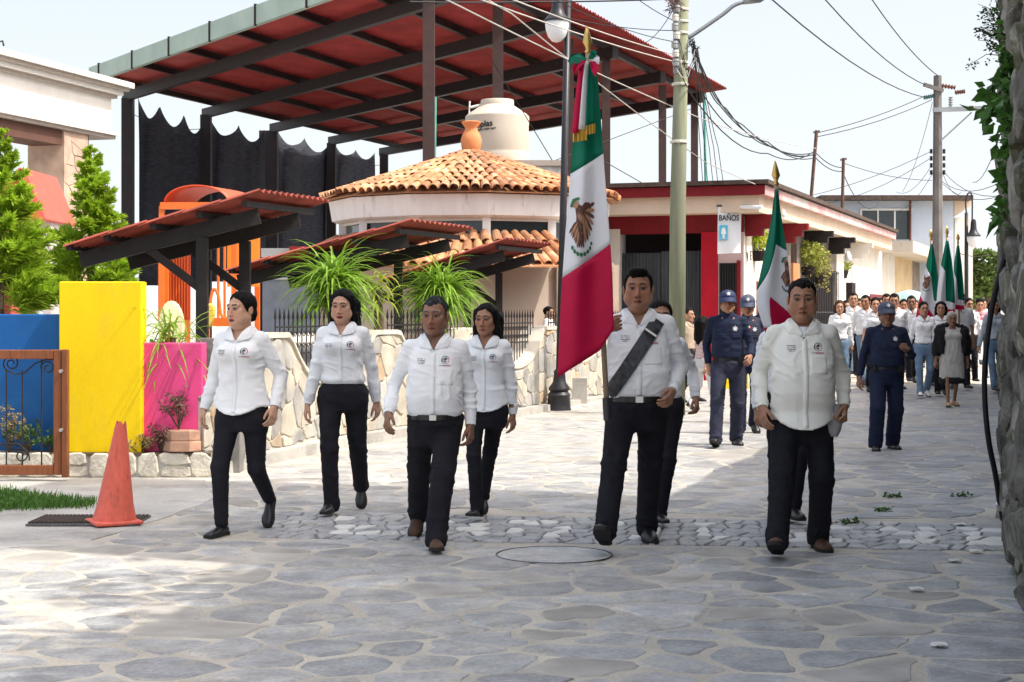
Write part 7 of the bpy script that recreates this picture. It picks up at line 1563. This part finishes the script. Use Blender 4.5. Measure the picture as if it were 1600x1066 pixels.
# ---------------------------------------------------------------- police
G2 = 'police officers in navy uniform'
NAVYCAP = mat('cap_navy', (.02, .03, .085), rough=.7, var=.1); GREYCAP = mat('cap_grey_navy', (.055, .065, .11), rough=.7, var=.15)
t = T(1137, 18.5, -3); c1 = person(1137, 18.5, 1.74, 'policeman in navy uniform with blue cap and star badge walking beside the utility pole', G2, yaw=-3, skin=BRN, hair='crew', cap=(NAVYCAP, 'c'), shirt=NAVY, pants=NAVY2, police=True, emblem=False, lod=1, shoes='boot', wide=1.2,
  feet=(foot(t, 1118, -.25, .09, 14), foot(t, 1150, .15, .078, 0)), hands=(t(1107, 572, .1), t(1172, 558, -.3)), seed=21, hz=.512)
p = c1['shirt']; mb = MB(); 
for k, m in enumerate((0, 1, 2)): mb.cur = k; x = .215 + .014 * k; mb.add([(x, -.075 + .02 * k, 1.335), (x + .014, -.055 + .02 * k, 1.33), (x + .017, -.055 + .02 * k, 1.27), (x + .003, -.075 + .02 * k, 1.275)], [(0, 1, 2, 3)])
child('flag_patch', mesh('flag_patch', mb, [F_GRN, F_WHT, F_RED]), p)
t = T(1168, 20.3, 0); person(1168, 20.3, 1.70, 'policeman with greyish cap just behind the first policeman', G2, skin=BRN, hair='crew', cap=(GREYCAP, 'c'), shirt=NAVY2, pants=NAVY, police=True, emblem=False, lod=1, shoes='boot', wide=1.2, head=(-6, 8),
  feet=(foot(t, 1157, -.15, .078, 0), foot(t, 1178, .2, .12, -25)), seed=23)
person(1192, 22.2, 1.72, 'bare-headed policeman half hidden by the second flag', G2, skin=BRN, hair='short', shirt=NAVY2, pants=NAVY, police=True, emblem=False, lod=2, shoes='boot', wide=1.2, head=(-25, 10), seed=25)
t = T(1385, 17.95, 0); person(1385, 17.95, 1.605, 'short stocky policeman in navy uniform with cap walking alone on the right', G2, skin=DRK, hair='crew', cap=(GREYCAP, 'c'), shirt=NAVY, pants=NAVY, police=True, emblem=False, lod=1, shoes='boot', wide=1.35, girth=1.1, belly=.03, shw=1.08, headfat=.1,
  feet=(foot(t, 1368, -.1, .078, 0), foot(t, 1394, .12, .078, 0)), hands=(t(1343, 590, .05), t(1418, 545, -.22)), seed=27, hz=.51)

# ---------------------------------------------------------------- the crowd behind
G3 = 'marchers in the crowd behind'
def walker(px, Z, H, label, k, **kw):
    r = random.Random(k * 13 + 5); ph = r.choice((-1, 1)); st = r.uniform(.10, .24); s = H / 1.7
    feet = ((-.085 * s, -st * ph, .078 if ph > 0 else .12, 0 if ph > 0 else -28), (.085 * s, st * ph, .12 if ph > 0 else .078, -28 if ph > 0 else 0))
    kw.setdefault('hands', ((-.25 * s, .10 * ph, .49 * H), (.25 * s, -.10 * ph, .49 * H))); kw.setdefault('yaw', r.uniform(-8, 6)); kw.setdefault('head', (r.uniform(-15, 12), r.uniform(-2, 5)))
    return person(px, Z, H, label, kw.pop('group', G3), lod=2, loc_z=rise(Z), feet=feet, emblem=False, seed=k, **kw)
walker(1312, 29.6, 1.60, 'woman with long brown hair in white blouse at the left of the crowd', 1, sex='f', skin=LGT, hair='long', hairc='brown', pants=JEANS, shoes='white')
walker(1333, 31.4, 1.72, 'smiling man in white shirt behind the long-haired woman', 2, skin=TAN, hair='short')
walker(1352, 30.6, 1.68, 'man in white shirt looking aside near the dark red door', 3, skin=BRN, hair='short', head=(-30, 0), pants=JEANS)
walker(1368, 28.8, 1.66, 'laughing woman with tied hair behind the lone policeman', 4, sex='f', skin=LGT, hair='tied', sleeves='short')
walker(1397, 29.4, 1.72, 'dark-haired man in white shirt right behind the lone policeman', 5, skin=TAN, hair='short', girth=1.05)
walker(1424, 31.5, 1.66, 'man in pale shirt beside the leftmost far flag', 6, skin=DRK, hair='short')
walker(1443, 27.6, 1.60, 'young woman in white shirt and light blue jeans with white shoes', 7, sex='f', skin=TAN, hair='tied', pants=JEANS, shoes='white', yaw=-3, head=(6, 0))
walker(1470, 28.0, 1.60, 'girl with loose black hair in short-sleeved white blouse beside the elderly woman', 8, sex='f', skin=TAN, hair='long', sleeves='short', shoes='black')
walker(1500, 29.6, 1.74, 'tall young man in short-sleeved white shirt behind the elderly woman', 9, skin=TAN, hair='short', sleeves='short')
walker(1457, 30.3, 1.66, 'man carrying the leftmost far flag, half hidden', 10, skin=DRK, hair='short')
walker(1484, 31.0, 1.58, 'dark-haired woman between two far flag poles', 11, sex='f', skin=BRN, hair='tied')
walker(1514, 31.5, 1.62, 'woman in white near the rightmost far flag', 12, sex='f', skin=TAN, hair='tied')
walker(1531, 33.0, 1.62, 'woman in pink top holding a white lettered sheet', 13, sex='f', skin=TAN, hair='tied', shirt=PINK_CLOTH, sleeves='short', head=(0, 18))
walker(1554, 28.9, 1.64, 'woman in pale jacket and blue jeans beside the stone wall', 14, sex='f', skin=TAN, hair='long', pants=JEANS, shirt=mat('jacket_pale_blue', (.50, .55, .62), rough=.9, var=.1))
walker(1385, 32.6, 1.70, 'man in white shirt deep in the crowd behind the laughing woman', 15, skin=BRN, hair='short'); walker(1412, 33.2, 1.60, 'woman deep in the crowd below the stone gateway', 16, sex='f', skin=BRN, hair='tied'); walker(1342, 34.0, 1.62, 'woman deep in the crowd at the left', 17, sex='f', skin=BRN, hair='tied')
ew = person(1487, 25.6, 1.47, 'elderly grey-haired woman in grey dress with black shawl', G3, lod=1, loc_z=rise(25.6), sex='f', skin=DRK, hair='tied', hairc='white', dress=True, skirt=True, tucked=False, hem=.3, shirt=GREY_DRESS, sleeves='short', collar=False, emblem=False, belt=False, shoes='sandal', girth=1.12, belly=.03, head=(-4, 4), feet=((-.09, -.12, .078, 0), (.08, .15, .085, -6)), hands=((-.25, 0, .70), (.25, 0, .70)), seed=31)
sk_ = MB(); sk_.loft([[Vector((.20 * math.cos(a) * r_, .155 * math.sin(a) * r_, z)) for a in [q * .2618 for q in range(24)]] for r_, z in ((.95, .36), (1.0, .40), (.98, .46))]); child('underskirt', mesh('underskirt', sk_, SHAWL, True), ew['body'])
f = Field((-.45, -.35, .6), (.45, .3, 1.36), .013)
for sgn in (-1, 1):
    f.cone((sgn * .05, .05, 1.25), (sgn * .17, .03, 1.17), .055, .085, .04); f.cone((sgn * .17, .03, 1.17), (sgn * .23, .02, .85), .085, .075, .03); f.cone((sgn * .17, -.04, 1.15), (sgn * .17, -.09, .86), .06, .04, .03)
f.cone((0, .09, 1.22), (0, .12, .85), .08, .11, .05); f.cone((0, -.10, 1.3), (0, -.16, .7), .10, .10, .01, cut=True)
V_, Q_ = f.surf(); V_ = folds(V_, vnormals(V_, Q_), .012, (16, 16, 7), 3); child('shawl', npmesh('shawl', V_, Q_, SHAWL), ew['body'])
# lettered white sheet
mb = MB(); a = P(1508, 562, 32.3); b = P(1536, 500, 32.3); ls = thing('lettered_sheet', P(1524, 562, 32.3), 'white sheet with lines of lettering held in front of the woman in pink', 'banner'); mb.sheet(lambda u, v: Vector((a.x + (b.x - a.x) * u, 32.3 + .02 * math.sin(u * 6), a.z + (b.z - a.z) * v)), 8, 6, .01, (0, 1, 0)); obj('sheet', mb, TEE, ls)
for k in range(3): mb = MB(); mb.box(P(1524, 536 + k * 7, 32.25), ((18 - 3 * k) * 32.3 / F, .008, .022)); obj('text_line', mb, INK, ls)
# umbrella over the crowd
uc = P(1421, 462, 40.0); ut = thing('umbrella', P(1421, 500, 40.0), 'pale turquoise parasol above the crowd beside the far flag', 'umbrella'); mb = MB(); mb.lathe([(.55, -.10), (.40, .02), (.2, .10), (.02, .14)], uc, 16); obj('canopy', mb, mat('parasol', (.42, .62, .60), rough=.7, trans=.3), ut); mb = MB(); mb.tube([uc + U * .12, (uc.x, uc.y, 1.0)], .012, 6); obj('shaft', mb, M_GAL, ut)
for k in range(14):
    px_ = 1322 + k * 17.5 + (k * 37 % 11); Z_ = 34.5 + (k * 29 % 9); fem = k % 3 == 0
    walker(px_, Z_, 1.58 + .03 * (k % 5), ('woman' if fem else 'man') + ' in white far back in the crowd, number %d from the left there' % (k + 1) if 0 else ('woman' if fem else 'man') + ' in a white top at the very back of the crowd', 60 + k, sex='f' if fem else 'm', skin=(TAN, BRN, DRK)[k % 3], hair=('tied', 'short', 'crew')[k % 3], sleeves='short' if k % 2 else 'long', pants=JEANS if k % 4 == 0 else PANTS, group=('women' if fem else 'men') + ' at the very back of the crowd')
# bystanders
G4 = 'bystanders near the planter wall'
walker(1074, 26.4, 1.52, 'boy in tan shirt standing behind the utility pole in profile', 20, group=G4, skin=TAN, hair='short', yaw=65, shirt=mat('tan_shirt', (.42, .33, .25), rough=.9), sleeves='short')
walker(1098, 24.6, 1.42, 'girl in pale striped top and white trousers seen from the side', 21, group=G4, sex='f', skin=TAN, hair='long', yaw=120, shirt=STRIPE_CLOTH, pants=mat('trousers_white', (.70, .70, .72), rough=.85), sleeves='short')
bp = walker(857, 26.6, 1.12, 'small boy in white t-shirt standing behind the planter wall', 22, group=G4, skin=TAN, hair='short', yaw=70, sleeves='short', pants=JEANS, collar=False)
bp['body'].location.z = .45
mb = MB(); c = bp['body'].location; mb.box((c.x, c.y, .235), (1.2, .7, .43)); obj('step_block', mb, M_CONC, label='concrete step behind the planter wall that the small boy stands on', cat='step')
# yellow kerb stone near the policemen
mb = MB(); a = P(1138, 606, 33); mb.box((P(1146, 0, 30).x, 30.0, .2), (.5, .3, .4)); o = obj('painted_kerb_block', mb, M_YEL, label='yellow painted kerb block behind the policemen', cat='block')
